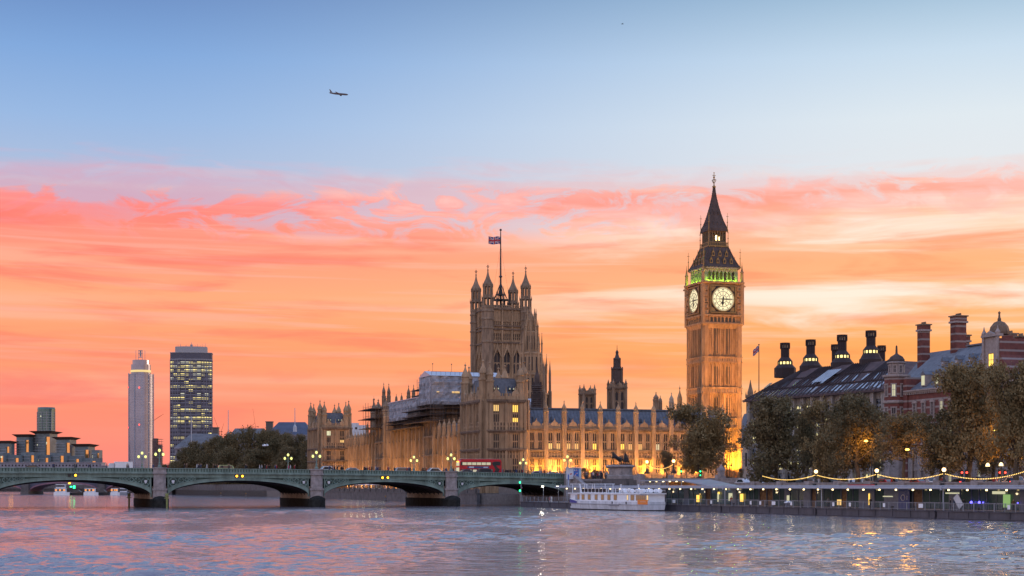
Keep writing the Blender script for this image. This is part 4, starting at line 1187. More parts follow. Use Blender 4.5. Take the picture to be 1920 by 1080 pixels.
def union_flag(name, label, loc, w, h, rz, droop=0.0):
    nx, nz = 44, 26; vs = []; fs = []; ms = []
    def mi(x, y):      # x in 0..1, y in 0..1
        X, Y = x * 60 - 30, y * 30 - 15
        if abs(X) < 3 or abs(Y) < 3: return 1
        if abs(X) < 5 or abs(Y) < 5: return 0
        for sg in (1, -1):
            d = (X * sg * .5 - Y) / 1.118
            side = d * (1 if X * sg > 0 else -1) * sg
            if abs(d) < 3: return 1 if 0 < side < 2.0 else 0
        return 2
    for j in range(nz + 1):
        for i in range(nx + 1):
            x, z = i / nx, j / nz
            dz = -droop * h * x ** 1.3
            vs.append((-w * x * (1 - droop * .35), .10 * w * x * math.sin(x * 9 + z * 1.2), h * z + dz + .05 * h * math.sin(x * 8)))
    for j in range(nz):
        for i in range(nx):
            a = j * (nx + 1) + i; fs.append((a, a + 1, a + nx + 2, a + nx + 1)); ms.append(mi((i + .5) / nx, (j + .5) / nz))
    me = bpy.data.meshes.new(name); me.from_pydata(vs, [], fs)
    for q in (mat('flag_white', (.55, .5, .5), .8), mat('flag_red', (.40, .03, .05), .8), mat('flag_blue', (.03, .05, .20), .8)): me.materials.append(q)
    me.polygons.foreach_set('material_index', ms)
    o = bpy.data.objects.new(name, me); C.objects.link(o); o.location = loc; o.rotation_euler = (0, 0, rz)
    return tag(o, label, 'flag')
union_flag('flag', 'red, white and blue flag flying from the pole on the great square tower', (vc.x - .2, vc.y, VZ(451)), 5.3, 3.4, R(8))

# stepped octagonal tower bristling with pinnacles, in front of it to the right
def central_tower():
    D = 590; c = at(996, D); s = D / F; Z = lambda y: EYE + (HZ - y) * s
    root = thing('octagonal_tower', 'stepped octagonal stone tower bristling with pinnacles overlapping the great square tower on the right', 'tower', (c.x, c.y, 0), PA)
    tiers = [(6.4, 20, 738), (5.3, 737, 702), (3.7, 700, 662), (2.3, 660, 622), (1.7, 620, 600)]
    mb = MB()
    for i, (r, za, zb) in enumerate(tiers):
        z0 = za if i == 0 else Z(za); z1 = Z(zb)
        mb.lathe([(r, z0), (r, z1 - .6), (r * 1.07, z1 - .5), (r * 1.07, z1), (r * .8, z1 + .3)], 8)
        for k in range(8):
            a = math.pi / 8 + k * math.pi / 4
            x, y = r * 1.03 * math.cos(a), r * 1.03 * math.sin(a)
            m0 = mb.M; mb.M = T(x, y) @ Rz(a); mb.box(-.3, .35, -.3, .3, max(z0, 22), z1 + .3); mb.M = m0
            pinnacle(mb, x * 1.03, y * 1.03, z1 + .2, .55, (62 if i == 0 else 48 if i < 3 else 26) * s * .8)
            if i < 4:
                a2 = a + math.pi / 8; r2 = r * math.cos(math.pi / 8)
                for dx in (-.22, .22):
                    m0 = mb.M; mb.M = Rz(a2 - math.pi / 2) @ T(dx * r, r2)
                    mb.box(-.06 * r, .06 * r, -.2, .03, max(z0, 24) + .8, z1 - 1.6, 1); mb.M = m0
    mb.lathe([(1.5, Z(600)), (1.2, Z(596)), (.3, Z(586)), (.05, Z(582))], 8)
    mb.build('wall', [stone, glass_d], root)
    for k in (0, 1, 7, 6):
        a = math.pi / 8 + k * math.pi / 4
        mb = MB(); x, y = 6.9 * math.cos(a), 6.9 * math.sin(a); mb.lathe([(.7, 20), (.7, Z(735)), (.45, Z(732)), (.45, Z(700)), (.1, Z(680)), (.03, Z(676))], 8, x, y); mb.build('buttress_pinnacle', stone_d, root)
central_tower()

# ================================================================== THE CLOCK TOWER
def clock_tower():
    D = 472.0; s = D / F; c = at(1338.8, D); Z = lambda y: EYE + (HZ - y) * s
    A = R(16.6)
    root = thing('clock_tower', 'tall gothic clock tower with lit clock faces, green-lit belfry and pointed spire', 'clock tower', (c.x, c.y, 0), A)
    FC = [Rz(k * math.pi / 2) for k in range(4)]
    h = 5.95
    zs_top = Z(612)
    bands = [(Z(682.5), Z(671.5)), (Z(740), Z(728)), (Z(804), Z(785)), (Z(847), Z(841))]
    mb = MB()
    mb.box(-h + .5, h - .5, -h + .5, h - .5, 6, zs_top)
    segs = [(6.0, bands[3][0]), (bands[3][1], bands[2][0]), (bands[2][1], bands[1][0]), (bands[1][1], bands[0][0]), (bands[0][1], zs_top)]
    for M in FC:
        mb.M = M
        for z0, z1 in segs:
            n = 7; x0 = -h + 1.5; L = 2 * h - 3.0; bw = L / n
            mb.box(-h + .4, h - .4, -h + .28, -h + .55, z0, z1)
            for i in range(n + 1):
                x = x0 + bw * i; t = .20 if i % 2 else .13
                mb.box(x - t, x + t, -h - .02, -h + .35, z0, z1)
            for i in range(n):
                x = x0 + bw * (i + .5)
                q = z0 + 1.9
                k = 0
                while q < z1 - .8:
                    if i not in (1, 2, 4, 5): mb.box(x - bw / 2, x + bw / 2, -h + .18, -h + .3, q, q + .2)
                    q += 1.6; k += 1
                mb.box(x - .045, x + .045, -h + .16, -h + .3, z0, z1)
                mb.prism([(x - bw / 2 + .1, z1), (x - bw / 2 + .1, z1 - .9), (x, z1 - .05), (x + bw / 2 - .1, z1 - .9), (x + bw / 2 - .1, z1)], -h + .02, -h + .3)
                if i in (1, 2, 4, 5) and z1 - z0 > 5:
                    mb.box(x + (.12 if i % 3 == 1 else -.42), x + (.42 if i % 3 == 1 else -.12), -h + .2, -h + .29, z0 + .9, z1 - 1.2, 1)
        for z0, z1 in bands:
            mb.box(-h - .05, h + .05, -h - .10, -h + .5, z0, z1)
            mb.box(-h - .3, h + .3, -h - .35, -h + .3, z1 - .35, z1); mb.box(-h - .3, h + .3, -h - .30, -h + .3, z0, z0 + .25)
            n = 13
            for i in range(n):
                x = -h + 1 + (2 * h - 2) * (i + .5) / n
                mb.box(x - .22, x + .22, -h - .14, -h - .08, z0 + .45, z1 - .55, 2)
    mb.M = Matrix()
    mb.build('shaft', [mat('tower_stone', (.36, .205, .10), .85, .45, .8, .4, streak=True), mat('slit_window', (.05, .04, .03), .3), stone_d], root)
    tst = MATS['tower_stone']
    for x, y in ((-1, -1), (1, -1), (1, 1), (-1, 1)):
        mb = MB(); r = 1.12
        prof = [(r * 1.25, 6), (r * 1.25, 9), (r, 9.5)]
        for a_, b_ in reversed(bands): prof += [(r, a_), (r * 1.13, a_ + .1), (r * 1.13, b_ - .1), (r, b_)]
        prof += [(r, zs_top)]
        cx, cy = x * (h - .75), y * (h - .75)
        mb.lathe(prof, 8, cx, cy)
        for k in range(8):
            a = math.pi / 8 + k * math.pi / 4; mb.box(cx + r * math.cos(a) - .07, cx + r * math.cos(a) + .07, cy + r * math.sin(a) - .07, cy + r * math.sin(a) + .07, 9.5, zs_top)
        mb.build('corner_buttress', tst, root)
    # clock stage, slightly corbelled out
    H = 6.3; z0, z1 = Z(612), Z(536)
    mb = MB(); mb.lathe([(5.9 * 1.414, z0 - 1.2), (H * 1.414 + .1, z0), (H * 1.414 + .1, z0 + .6), (6.1 * 1.414, z0 + .7)], 4)
    mb.box(-H + .3, H - .3, -H + .3, H - .3, z0 + .2, z1)
    mb.lathe([(H * 1.414, z1 - .2), ((H + .35) * 1.414, z1), ((H + .35) * 1.414, z1 + .5), (H * 1.414, z1 + .6)], 4)
    for M in FC:
        mb.M = M
        za, zb = Z(609), Z(597)
        for i in range(8): 
            x = -4.1 + 8.2 * i / 7; mb.box(x - .18, x + .18, -H - .0, -H + .3, za, zb)
        for i in range(7):
            x = -4.1 + 8.2 * (i + .5) / 7; mb.box(x - .4, x + .4, -H + .24, -H + .29, za + .2, zb - .3, 1)
            mb.prism([(x - .41, zb), (x - .41, zb - .55), (x, zb - .05), (x + .41, zb - .55), (x + .41, zb)], -H, -H + .28)
        mb.box(-H, H, -H - .25, -H + .3, zb, zb + .45); mb.box(-H, H, -H - .2, -H + .3, za - .4, za)
        for sx in (-1, 1):
            for k in range(5):
                zz = Z(594) + k * 1.75; mb.box(sx * 5.35 - .75, sx * 5.35 + .75, -H - .02, -H + .31, zz, zz + 1.3, 0)
                mb.box(sx * 5.35 - .35, sx * 5.35 + .35, -H - .05, -H - .02, zz + .25, zz + 1.0, 2)
    mb.M = Matrix(); mb.build('clock_stage', [tst, MATS['slit_window'], stone_d], root)
    for x, y in ((-1, -1), (1, -1), (1, 1), (-1, 1)):
        mb = MB(); cx, cy = x * (H - .15), y * (H - .15)
        mb.lathe([(.62, z0), (.62, z1), (.8, z1 + .1), (.8, z1 + .5), (.5, z1 + .6), (.42, z1 + 3.2), (.6, z1 + 3.3), (.35, z1 + 3.7), (.08, z1 + 5.4), (.03, z1 + 6.4)], 8, cx, cy)
        mb.lathe([(.22, z1 - 1.0), (.28, z1 - .8), (.1, z1 - .5)], 6, cx + x * .6, cy + y * .6)
        mb.build('corner_pinnacle', tst, root)
    # dials
    zc = Z(565.4); rd = 3.45
    opal = glow('opal_glass', (1.0, .87, .52), .92)
    rim_m = gilt; ink = mat('dial_black', (.015, .015, .02), .5)
    fonts = []
    rom = ['XII', 'I', 'II', 'III', 'IIII', 'V', 'VI', 'VII', 'VIII', 'IX', 'X', 'XI']
    nmb = MB()
    for i, tx in enumerate(rom):
        cu = bpy.data.curves.new('n', 'FONT'); cu.body = tx; cu.size = .62; cu.align_x = 'CENTER'; cu.align_y = 'CENTER'; cu.extrude = .01; cu.offset = .02
        ob = bpy.data.objects.new('n', cu); C.objects.link(ob); dg = bpy.context.evaluated_depsgraph_get(); dg.update()
        me = bpy.data.meshes.new_from_object(ob.evaluated_get(dg)); bpy.data.objects.remove(ob)
        a = -2 * math.pi * i / 12
        Mx = Matrix.Rotation(math.pi / 2, 4, 'X') @ Matrix.Rotation(a, 4, 'Z') @ T(0, rd * .79, 0)
        nmb.M = Mx; nmb.add([tuple(v.co) for v in me.vertices], [tuple(p.vertices) for p in me.polygons])
    nume = nmb.mesh('dial_numerals', [ink])
    for fi, M in enumerate(FC):
        base = M @ T(0, -H + .02, zc)
        mb = MB(); mb.M = base
        q = 4.05
        for (a, b, c_, d) in ((-q, q, -q, -q + .3), (-q, q, q - .3, q), (-q, -q + .3, -q + .3, q - .3), (q - .3, q, -q + .3, q - .3)): mb.box(a, b, -.30, 0, c_, d, 0)
        mb.box(-q + .3, q - .3, -.06, -.02, -q + .3, q - .3, 1)
        for sx in (-1, 1):
            for sz in (-1, 1):
                mb.prism([(sx * 3.6, sz * 2.2), (sx * 3.6, sz * 3.6), (sx * 2.2, sz * 3.6), (sx * 2.75, sz * 2.75)] if sx * sz > 0 else [(sx * 2.2, sz * 3.6), (sx * 3.6, sz * 3.6), (sx * 3.6, sz * 2.2), (sx * 2.75, sz * 2.75)], -.12, -.06, 0)
        mb.build('dial_frame', [gilt, ink], root)
        mb = MB(); mb.M = base @ Matrix.Rotation(math.pi / 2, 4, 'X')
        mb.lathe([(rd, 0), (rd, .14)], 48); face = mb.build('clock_face', opal, root)
        mb = MB(); mb.M = base @ Matrix.Rotation(math.pi / 2, 4, 'X')
        def ring(r0, r1, za=.14, zb=.20, m=0): mb.lathe([(r0, za), (r1, za), (r1, zb), (r0, zb), (r0, za)], 48, m=m, cap=False)
        ring(rd - .05, rd + .22, .1, .34, 1); ring(rd - .34, rd - .24); ring(rd * .63, rd * .665); ring(rd * .30, rd * .33); ring(.0, .28, .14, .26)
        for i in range(60):
            a = 2 * math.pi * i / 60; l0, t_ = (rd - .24, .03) if i % 5 else (rd * .60, .07)
            if i % 5 == 0: segs_ = [(rd * .31, rd * .645), (rd * .90, rd)]
            else: segs_ = [(rd - .24, rd - .05)]
            for r0, r1 in segs_:
                m0 = mb.M; mb.M = m0 @ Matrix.Rotation(a, 4, 'Z'); mb.box(-t_ * .8, t_ * .8, r0, r1, .14, .19); mb.M = m0
        mb.build('dial_tracery', [ink, gilt], face)
        put('dial_numerals', nume, face, base @ T(0, -.155, 0))
        for nm, ang, l0, l1, w in (('hour_hand', 187.5, -.8, 2.1, .28), ('minute_hand', 90, -1.0, 3.1, .19)):
            mb = MB(); mb.M = base @ Matrix.Rotation(math.pi / 2, 4, 'X') @ Matrix.Rotation(-R(ang), 4, 'Z')
            zf = .24 if nm == 'hour_hand' else .32
            mb.hprism([(-w * .7, l0), (w * .7, l0), (w, l1 * .35), (w * 1.6, l1 * .62) if nm == 'hour_hand' else (w * .9, l1 * .6), (w * .4, l1 * .8), (0, l1), (-w * .4, l1 * .8), (-w * 1.6, l1 * .62) if nm == 'hour_hand' else (-w * .9, l1 * .6), (-w, l1 * .35)], zf, zf + .05)
            mb.build(nm, ink, face)
    # belfry
    Hb = 5.25; zb0, zb1 = z1 + .5, Z(508.5)
    mb = MB()
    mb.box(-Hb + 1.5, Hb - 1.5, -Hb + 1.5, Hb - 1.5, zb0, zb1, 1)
    for M in FC:
        mb.M = M
        n = 7
        for i in range(n + 1):
            x = -Hb + .9 + (2 * Hb - 1.8) * i / n; t = .17
            mb.box(x - t, x + t, -Hb, -Hb + .55, zb0, zb1)
            mb.box(x - .07, x + .07, -Hb - .15, -Hb, zb0, zb1)
        for i in range(n):
            x0 = -Hb + .9 + (2 * Hb - 1.8) * i / n + .17; x1 = -Hb + .9 + (2 * Hb - 1.8) * (i + 1) / n - .17; xm = (x0 + x1) / 2
            mb.prism([(x0, zb1), (x0, zb1 - 1.3), (xm, zb1 - .45), (x1, zb1 - 1.3), (x1, zb1)], -Hb, -Hb + .5)
            mb.box(x0, x1, -Hb + .05, -Hb + .3, zb0, zb0 + .6)
        mb.box(-Hb, -Hb + .9, -Hb, -Hb + .9, zb0, zb1); mb.box(-Hb - .4, Hb + .4, -Hb - .4, -Hb + .4, zb1, zb1 + .5)
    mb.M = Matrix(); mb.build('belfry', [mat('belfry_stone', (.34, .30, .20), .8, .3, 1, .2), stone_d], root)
    # lower roof, gallery, lantern, spire
    zr = zb1 + .5; zg = Z(466); hr = 5.8; hg = 3.15
    mb = MB()
    prof = []
    for i in range(9):
        t = i / 8; prof.append(((hr + (hg - hr) * (t ** .80)) * 1.414, zr + (zg - zr) * t))
    mb.lathe(prof, 4)
    for k in range(4):
        a = math.pi / 4 + k * math.pi / 2
        mb.tube([(p[0] * math.cos(a), p[0] * math.sin(a), p[1]) for p in prof], .16, 5)
        for i in range(16):
            t = i / 15; r_ = (hr + (hg - hr) * (t ** .80)) * 1.414; mb.ball((r_ * math.cos(a), r_ * math.sin(a), zr + (zg - zr) * t + .1), .2, n=4)
    mb.build('lower_roof', lead, root)
    for fi, M in enumerate(FC):
        for row, (t, n) in enumerate(((.22, 4), (.58, 3))):
            half = hr + (hg - hr) * (t ** .80)
            for i in range(n):
                x = (i - (n - 1) / 2) * 2.1 * (1 - .0 * row); mb = MB(); mb.M = M; zc_ = zr + (zg - zr) * t
                mb.prism([(x - .45, zc_ - .3), (x + .45, zc_ - .3), (x + .45, zc_ + .7), (x, zc_ + 1.6), (x - .45, zc_ + .7)], -half - .25, -half + 1.2, 0)
                mb.box(x - .25, x + .25, -half - .30, -half - .25, zc_, zc_ + .75, 1)
                mb.tube([(x, -half - .2, zc_ + 1.5), (x, -half - .2, zc_ + 2.2)], .05, 4)
                mb.build('dormer', [gilt, black], root)
    mb = MB(); hh = 3.25
    mb.lathe([(hg * 1.414, zg), (hh * 1.414, zg + .1), (hh * 1.414, zg + .45), (2.9 * 1.414, zg + .5)], 4)
    for M in FC:
        mb.M = M
        for i in range(12): x = -3.1 + 6.2 * i / 11; mb.box(x - .05, x + .05, -hh + .02, -hh + .1, zg + .4, zg + 1.3)
        mb.box(-3.2, 3.2, -hh + .0, -hh + .12, zg + 1.3, zg + 1.42)
    mb.M = Matrix(); mb.build('gallery', gilt, root)
    zl0, zl1 = zg + .45, Z(434); hl = 2.65
    mb = MB()
    mb.box(-hl + .8, hl - .8, -hl + .8, hl - .8, zl0, zl1)
    for M in FC:
        mb.M = M
        for i in range(7):
            x = -hl + .12 + (2 * hl - .24) * i / 6; mb.box(x - .13, x + .13, -hl, -hl + .3, zl0, zl1)
        for i in range(6):
            x0 = -hl + .12 + (2 * hl - .24) * i / 6; x1 = x0 + (2 * hl - .24) / 6; xm = (x0 + x1) / 2
            mb.prism([(x0, zl1), (x0, zl1 - 1.1), (xm, zl1 - .4), (x1, zl1 - 1.1), (x1, zl1)], -hl + .02, -hl + .25)
        mb.box(-hl, hl, -hl + .02, -hl + .2, zl0, zl0 + 1.3)
    mb.M = Matrix(); mb.build('lantern', mat('lantern_metal', (.16, .11, .06), .6, .3, 2), root)
    mb = MB(); mb.M = FC[0]; mb.box(-.45, .15, -hl + .55, -hl + .6, zl0 + 1.7, zl0 + 3.1); mb.box(.6, .95, -hl + .55, -hl + .6, zl0 + 1.7, zl0 + 2.7); mb.build('lantern_light', glow('lantern_lamp', (1.0, .75, .30), 6), root)
    zt0, zt1 = zl1, Z(351); prof = []
    pts = [(0, 2.95), (.04, 2.90), (.10, 2.62), (.20, 2.15), (.35, 1.62), (.55, 1.02), (.75, .55), (.9, .30), (1, .18)]
    for t, hw in pts: prof.append((hw * 1.414, zt0 + (zt1 - zt0) * t))
    mb = MB(); mb.lathe(prof, 4); mb.lathe([(2.9 * 1.414, zt0 - .35), (3.05 * 1.414, zt0 - .2), (3.0 * 1.414, zt0 + .05)], 4)
    for k in range(4):
        a = math.pi / 4 + k * math.pi / 2
        mb.tube([(p[0] * math.cos(a), p[0] * math.sin(a), p[1]) for p in prof], .12, 5)
        for i in range(len(prof) - 1):
            for j in range(3):
                f_ = j / 3; r_ = prof[i][0] * (1 - f_) + prof[i + 1][0] * f_; z_ = prof[i][1] * (1 - f_) + prof[i + 1][1] * f_
                mb.ball((r_ * math.cos(a), r_ * math.sin(a), z_ + .1), .17, n=4)
    for M in FC:
        mb.M = M
        for t, hw, n in ((.14, 2.35, 3), (.38, 1.48, 2)):
            for i in range(n):
                x = (i - (n - 1) / 2) * 1.2; z_ = zt0 + (zt1 - zt0) * t
                mb.prism([(x - .22, z_ - .2), (x + .22, z_ - .2), (x, z_ + .7)], -hw - .2, -hw + .5)
    mb.M = Matrix(); mb.build('spire', lead, root)
    mb = MB(); z_ = zt1
    mb.lathe([(.25, z_ - .3), (.55, z_), (.55, z_ + .25), (.2, z_ + .5), (.12, z_ + 1.2), (.1, z_ + 4.2)], 8)
    for k in range(4):
        a = k * math.pi / 2 + R(30); mb.tube([(0, 0, z_ + 1.0), (.6 * math.cos(a), .6 * math.sin(a), z_ + 1.7), (.3 * math.cos(a), .3 * math.sin(a), z_ + 2.4), (.85 * math.cos(a), .85 * math.sin(a), z_ + 1.95)], .08, 4)
    mb.ball((0, 0, z_ + 2.9), .32); mb.box(-.5, .5, -.07, .07, z_ + 3.4, z_ + 3.55); mb.ball((0, 0, z_ + 4.3), .16)
    mb.build('finial', gilt, root)
    for hw, z_, n_ in ((5.75, zr + .3, 5.2), (3.1, zg + .5, 4.8), (2.95, zl1 + .1, 5.0)):
        for x, y in ((-1, -1), (1, -1), (1, 1), (-1, 1)):
            mb = MB(); mb.tube([(x * hw, y * hw, z_ - .6), (x * hw, y * hw, z_ + n_)], [.16, .05], 5)
            mb.box(x * hw - .35, x * hw + .35, y * hw - .04, y * hw + .04, z_ + n_ * .78, z_ + n_ * .78 + .12); mb.lathe([(.05, z_ + n_ * .4), (.22, z_ + n_ * .45), (.05, z_ + n_ * .5)], 6, x * hw, y * hw)
            mb.build('corner_finial', gilt, root)
    # green belfry lights sit on the belfry floor between the pillars
    for fi in (0, 3):
        for x in (-4.2, -2.1, 0, 2.1, 4.2):
            p = FC[fi] @ Vector((x, -Hb + .80 - 1.45, zb0 + .35))
            lamp('POINT', p, 130 if fi == 3 else 110, (.42, 1.0, .04), root, .15)
    return root
ct = clock_tower()

# ================================================================== FLOODLIGHTS (real fittings at the feet of the walls)
def floodlight(loc, target, energy, col, label, size=.25, angle=110, group=None, blend=.7):
    t = thing('floodlight', label, 'floodlight', loc, 0, group)
    d = Vector(target) - Vector(loc); t.rotation_euler = (0, 0, math.atan2(d.y, d.x))
    mb = MB(); mb.box(-.25, .12, -.22, .22, .25, .55); mb.box(-.15, .05, -.28, -.22, -.3, .5); mb.box(-.15, .05, .22, .28, -.3, .5); mb.box(-.25, .2, -.3, .3, -.4, -.3); mb.build('housing', black, t)
    l = lamp('SPOT', (.3, 0, .5), energy, col, t, size, None, angle, blend)
    loc_d = Rz(-t.rotation_euler[2]).to_3x3() @ (d - Vector((0, 0, .5)))
    l.rotation_euler = (-loc_d).to_track_quat('Z', 'Y').to_euler()
    return t
warm = (1.0, .50, .14); amber = (1.0, .44, .035)
# north front bays
for i, (b, e) in enumerate(((0, 6500), (1, 9500), (2, 2200), (3, 11000), (4, 2600), (5, 2000), (6, 11000), (7, 3000), (8, 6500), (9, 2500))):
    x = 13.6 + (b + .5) * 5.4
    floodlight(P(x, 2.4 - 2.0, 6.5), P(x, 2.4, 17), e * 1.1, amber, f'small floodlight at the foot of the north front, bay {ordw[b]} from the square tower', group='floodlights of the north front')
for i in range(6):
    x = 13.6 + (i * 1.9 + .9) * 5.4
    floodlight(P(x, 2.4 - 12, 6.5), P(x, 2.4, 15), 6500, (1.0, .52, .22), f'floodlight on the lawn before the north front, {ordw[i]} from the square tower', group='lawn floodlights', angle=100)
# river front
k = 0
for t0, t1, n, e in ((21, 88, 8, 3600), (88, 100, 1, 1600), (100, 155, 7, 4300), (168, 219, 6, 4300)):
    for i in range(n):
        t = t0 + (t1 - t0) * (i + .5) / n
        floodlight(P(6.5, t, 3.1), P(12, t, 14), e * 1.25, (1.0, .50, .16), f'terrace floodlight below the river front, {ordw[k]} from the bridge end', group='floodlights of the river front', angle=130)
        k += 1
floodlight(P(-3, 8, 3.1), P(0, 8, 20), 500, (1.0, .55, .28), 'terrace floodlight under the square tower with the yellow windows')
floodlight(P(6, -12, 6.5), P(6, 0, 18), 400, (1.0, .55, .28), 'yard floodlight aimed at the square tower with the yellow windows')
floodlight(P(6, 207, 3.1), P(7, 219, 18), 2600, (1.0, .52, .22), 'terrace floodlight aimed at the far left palace tower')
# clock tower
cx, cy, _ = ct.location
def cl(a, r, z=0): 
    q = Rz(R(16.6)) @ Vector((a, r, 0)); return Vector((cx + q.x, cy + q.y, z))
for i, (a, r, tz, e, an) in enumerate(((-4, -10, 18, 22000, 95), (0, -10, 18, 22000, 95), (4, -10, 18, 24000, 95), (-10, -3, 18, 15000, 95), (-10, 3, 18, 15000, 95))):
    tgt = cl(a if r < -8 else -6, -6 if r < -8 else r, tz)
    floodlight(cl(a, r, 6.8), tgt, e, (1.0, .50, .05), f'floodlight at the base of the clock tower, {ordw[i]} around from the front left', group='clock tower floodlights', angle=an)
for i, (a, r) in enumerate(((-7, -34), (7, -34))):
    floodlight(cl(a, r, 6.8), cl(a * .3, -6, 48), 70000, (1.0, .45, .12), f'long-throw floodlight in the yard before the clock tower, {["left", "right"][i]} one', angle=62, group='long-throw floodlights', blend=.9)
floodlight(cl(-34, 2, 6.8), cl(-6, 0, 48), 62000, (1.0, .43, .10), 'long-throw floodlight left of the clock tower', angle=62, blend=.9)

# ================================================================== RIGHT BANK BUILDINGS
def wpoly(root, name, m, pts, z0, z1):
    mb = MB(); mb.hprism(pts, z0, z1); return mb.build(name, m, root)
# modern building with the bronze roof and tall chimneys
def bronze_roof_building():
    q0, q1 = at(1408, 425), at(1660, 378); q0.z = q1.z = 0
    d = (q1 - q0); L = d.length; a = math.atan2(d.y, d.x)
    root = thing('chimney_building', 'modern block with dark ribbed roof and tall round chimneys behind the trees', 'office building', q0, a)
    # local x along the river front, local y landward (to the right/behind)
    Dp = 44; mb = MB(); wins = []
    z0, ze = 4.4, 27.0; rows = []
    z = z0
    for f in range(6):
        rows += [(z, z + .9, 's'), (z + .9, z + 3.3, 'w')]; z += 3.5
    rows = [(a_, b_, k) for a_, b_, k in rows] + [(z, ze, 's')]
    wall(mb, wins, T(0, 0), L, 14, rows, 1, 3.4, 3, butt=1.1, bd=.9, rib=2, m=0)
    wall(mb, wins, T(0, Dp) @ Rz(-math.pi / 2), Dp, 7, rows, 1, 3.4, 3, butt=1.1, bd=.9, rib=2)
    mb.box(.5, L - .5, .5, Dp, z0, ze - .3)
    mb.build('wall', [mat('portland_stone', (.30, .27, .25), .8, .25, .6), granite], root)
    cool = glow('office_light', (1.0, .86, .42), .9)
    for M, ww, h, n, key in wins:
        put('window', window_mesh(ww, h, n, cool if rnd.random() < .5 else glass_d, steel), root, M)
    roofm = mat('bronze_roof', (.085, .056, .058), .85, .4, .6, .1)
    ribm = mat('bronze_rib', (.035, .024, .026), .8)
    mb = MB(); ov = 1.6; zr = 35.4; sb = 11.0
    mb.frus(-ov, L + ov, -ov, Dp + ov, ze, ze + .5, 0, 0)
    mb.frus(-ov + .4, L + ov - .4, -ov + .4, Dp + ov - .4, ze + .5, zr, sb, sb)
    mb.build('roof', roofm, root)
    mb = MB(); n = 34
    for i in range(n + 1):
        x = -ov + .5 + (L + 2 * ov - 1) * i / n
        # ribs lean in groups towards each chimney
        g = min(3, int(i / n * 4)); gx = (g + .5) * L / 4
        tx = gx + (x - gx) * .45; tx = min(max(tx, sb - 1), L - sb + 1)
        mb.tube([(x, -ov + .35, ze + .55), (x * .55 + tx * .45, -ov + .4 + sb * .5, ze + .5 + (zr - ze - .5) * .5 + .12), (tx, sb - ov + .3, zr + .1)], .16, 4)
    for i in range(18):
        y = -ov + .5 + (Dp + 2 * ov - 1) * i / 17; ty = min(max(y, sb), Dp - sb)
        mb.tube([(-ov + .35, y, ze + .55), (sb - ov + .3, ty, zr + .1)], .16, 4)
    for z_, ins in ((ze + 3.0, (3.0 - .5) / (zr - ze - .5) * sb), (ze + 5.6, 5.1 / (zr - ze - .5) * sb)):
        mb.box(-ov + .3 + ins, L + ov - .3 - ins, -ov + .2 + ins, -ov + .5 + ins, z_, z_ + .22)
    mb.build('roof_ribs', ribm, root)
    for i in range(26):       # rooflights near the eaves
        if rnd.random() < .12: continue
        x = 1 + (L - 2) * (i + .5) / 26
        for z_ in ((ze + 1.0,) if i % 2 else (ze + 1.2, ze + 3.6)):
            f_ = (z_ - ze - .5) / (zr - ze - .5); y = -ov + .4 + sb * f_
            f2 = (z_ + 1.5 - ze - .5) / (zr - ze - .5); y2 = -ov + .4 + sb * f2
            m2 = MB(); m2.add([(x - .5, y - .15, z_), (x + .5, y - .15, z_), (x + .5, y2 - .15, z_ + 1.5), (x - .5, y2 - .15, z_ + 1.5), (x - .5, y + .1, z_), (x + .5, y + .1, z_), (x + .5, y2 + .1, z_ + 1.5), (x - .5, y2 + .1, z_ + 1.5)], [(0, 1, 2, 3), (0, 4, 5, 1), (3, 2, 6, 7), (0, 3, 7, 4), (1, 5, 6, 2)])
            m2.build('rooflight', sky_glass, root)
    m2 = MB()
    for k in range(6):
        x = L * .44 + k * .9; m2.add([(x, 1.6, ze + 3.9), (x + .75, 1.6, ze + 3.9), (x + .75 + 1.2, 6.1, ze + 7.1), (x + 1.2, 6.1, ze + 7.1)], [(0, 1, 2, 3)])
    m2.M = T(0, -.25, .3)
    m2.build('large_rooflight', sky_glass, root)
    # chimneys: conical hood with a lit ring, tall drum, pierced cap
    ringl = glow('chimney_ring_light', (1.0, .80, .30), 1.6)
    inv = Matrix.Translation(q0) @ Rz(a)
    inv = inv.inverted()
    for px, ytip, ybase, yring, D, sc in ((1472, 643, 694, 681, 430, 1), (1520, 637, 690, 675, 421, 1), (1579, 628, 684, 669, 410, 1), (1633, 620, 678, 660, 400, 1), (1566, 646, 684, 0, 428, .8), (1653, 648, 676, 0, 420, .8)):
        w_ = at(px, D); s = D / F; p = inv @ w_; Zf = lambda y: EYE + (HZ - y) * s
        mb = MB(); x, y = p.x, p.y; r = 1.1 * sc
        if yring:
            zb, zg2 = Zf(ybase), Zf(yring)
            mb.lathe([(2.9, zb - 2), (2.9, zb + .5), (2.6, zb + .8), (1.95, zg2 - .35)], 10, x, y)
            mb.lathe([(1.9, zg2 + .35), (2.0, zg2 + .5), (r + .1, zg2 + 1.5), (r, zg2 + 1.6)], 10, x, y)
        mb.lathe([(r, Zf(ybase) - 1), (r, Zf(ytip) - 1.5)], 12, x, y)
        for k in range(12):
            t = 2 * math.pi * k / 12 + .13; mb.tube([(x + r * math.cos(t), y + r * math.sin(t), Zf(ybase)), (x + r * math.cos(t), y + r * math.sin(t), Zf(ytip))], .07, 4)
            mb.box(x + (r + .15) * math.cos(t) - .1, x + (r + .15) * math.cos(t) + .1, y + (r + .15) * math.sin(t) - .1, y + (r + .15) * math.sin(t) + .1, Zf(ytip) - 1.5, Zf(ytip) - .3)
        mb.lathe([(r + .1, Zf(ytip) - 1.7), (r + .2, Zf(ytip) - 1.6), (r + .2, Zf(ytip) - 1.4), (r * .6, Zf(ytip) - 1.3)], 12, x, y)
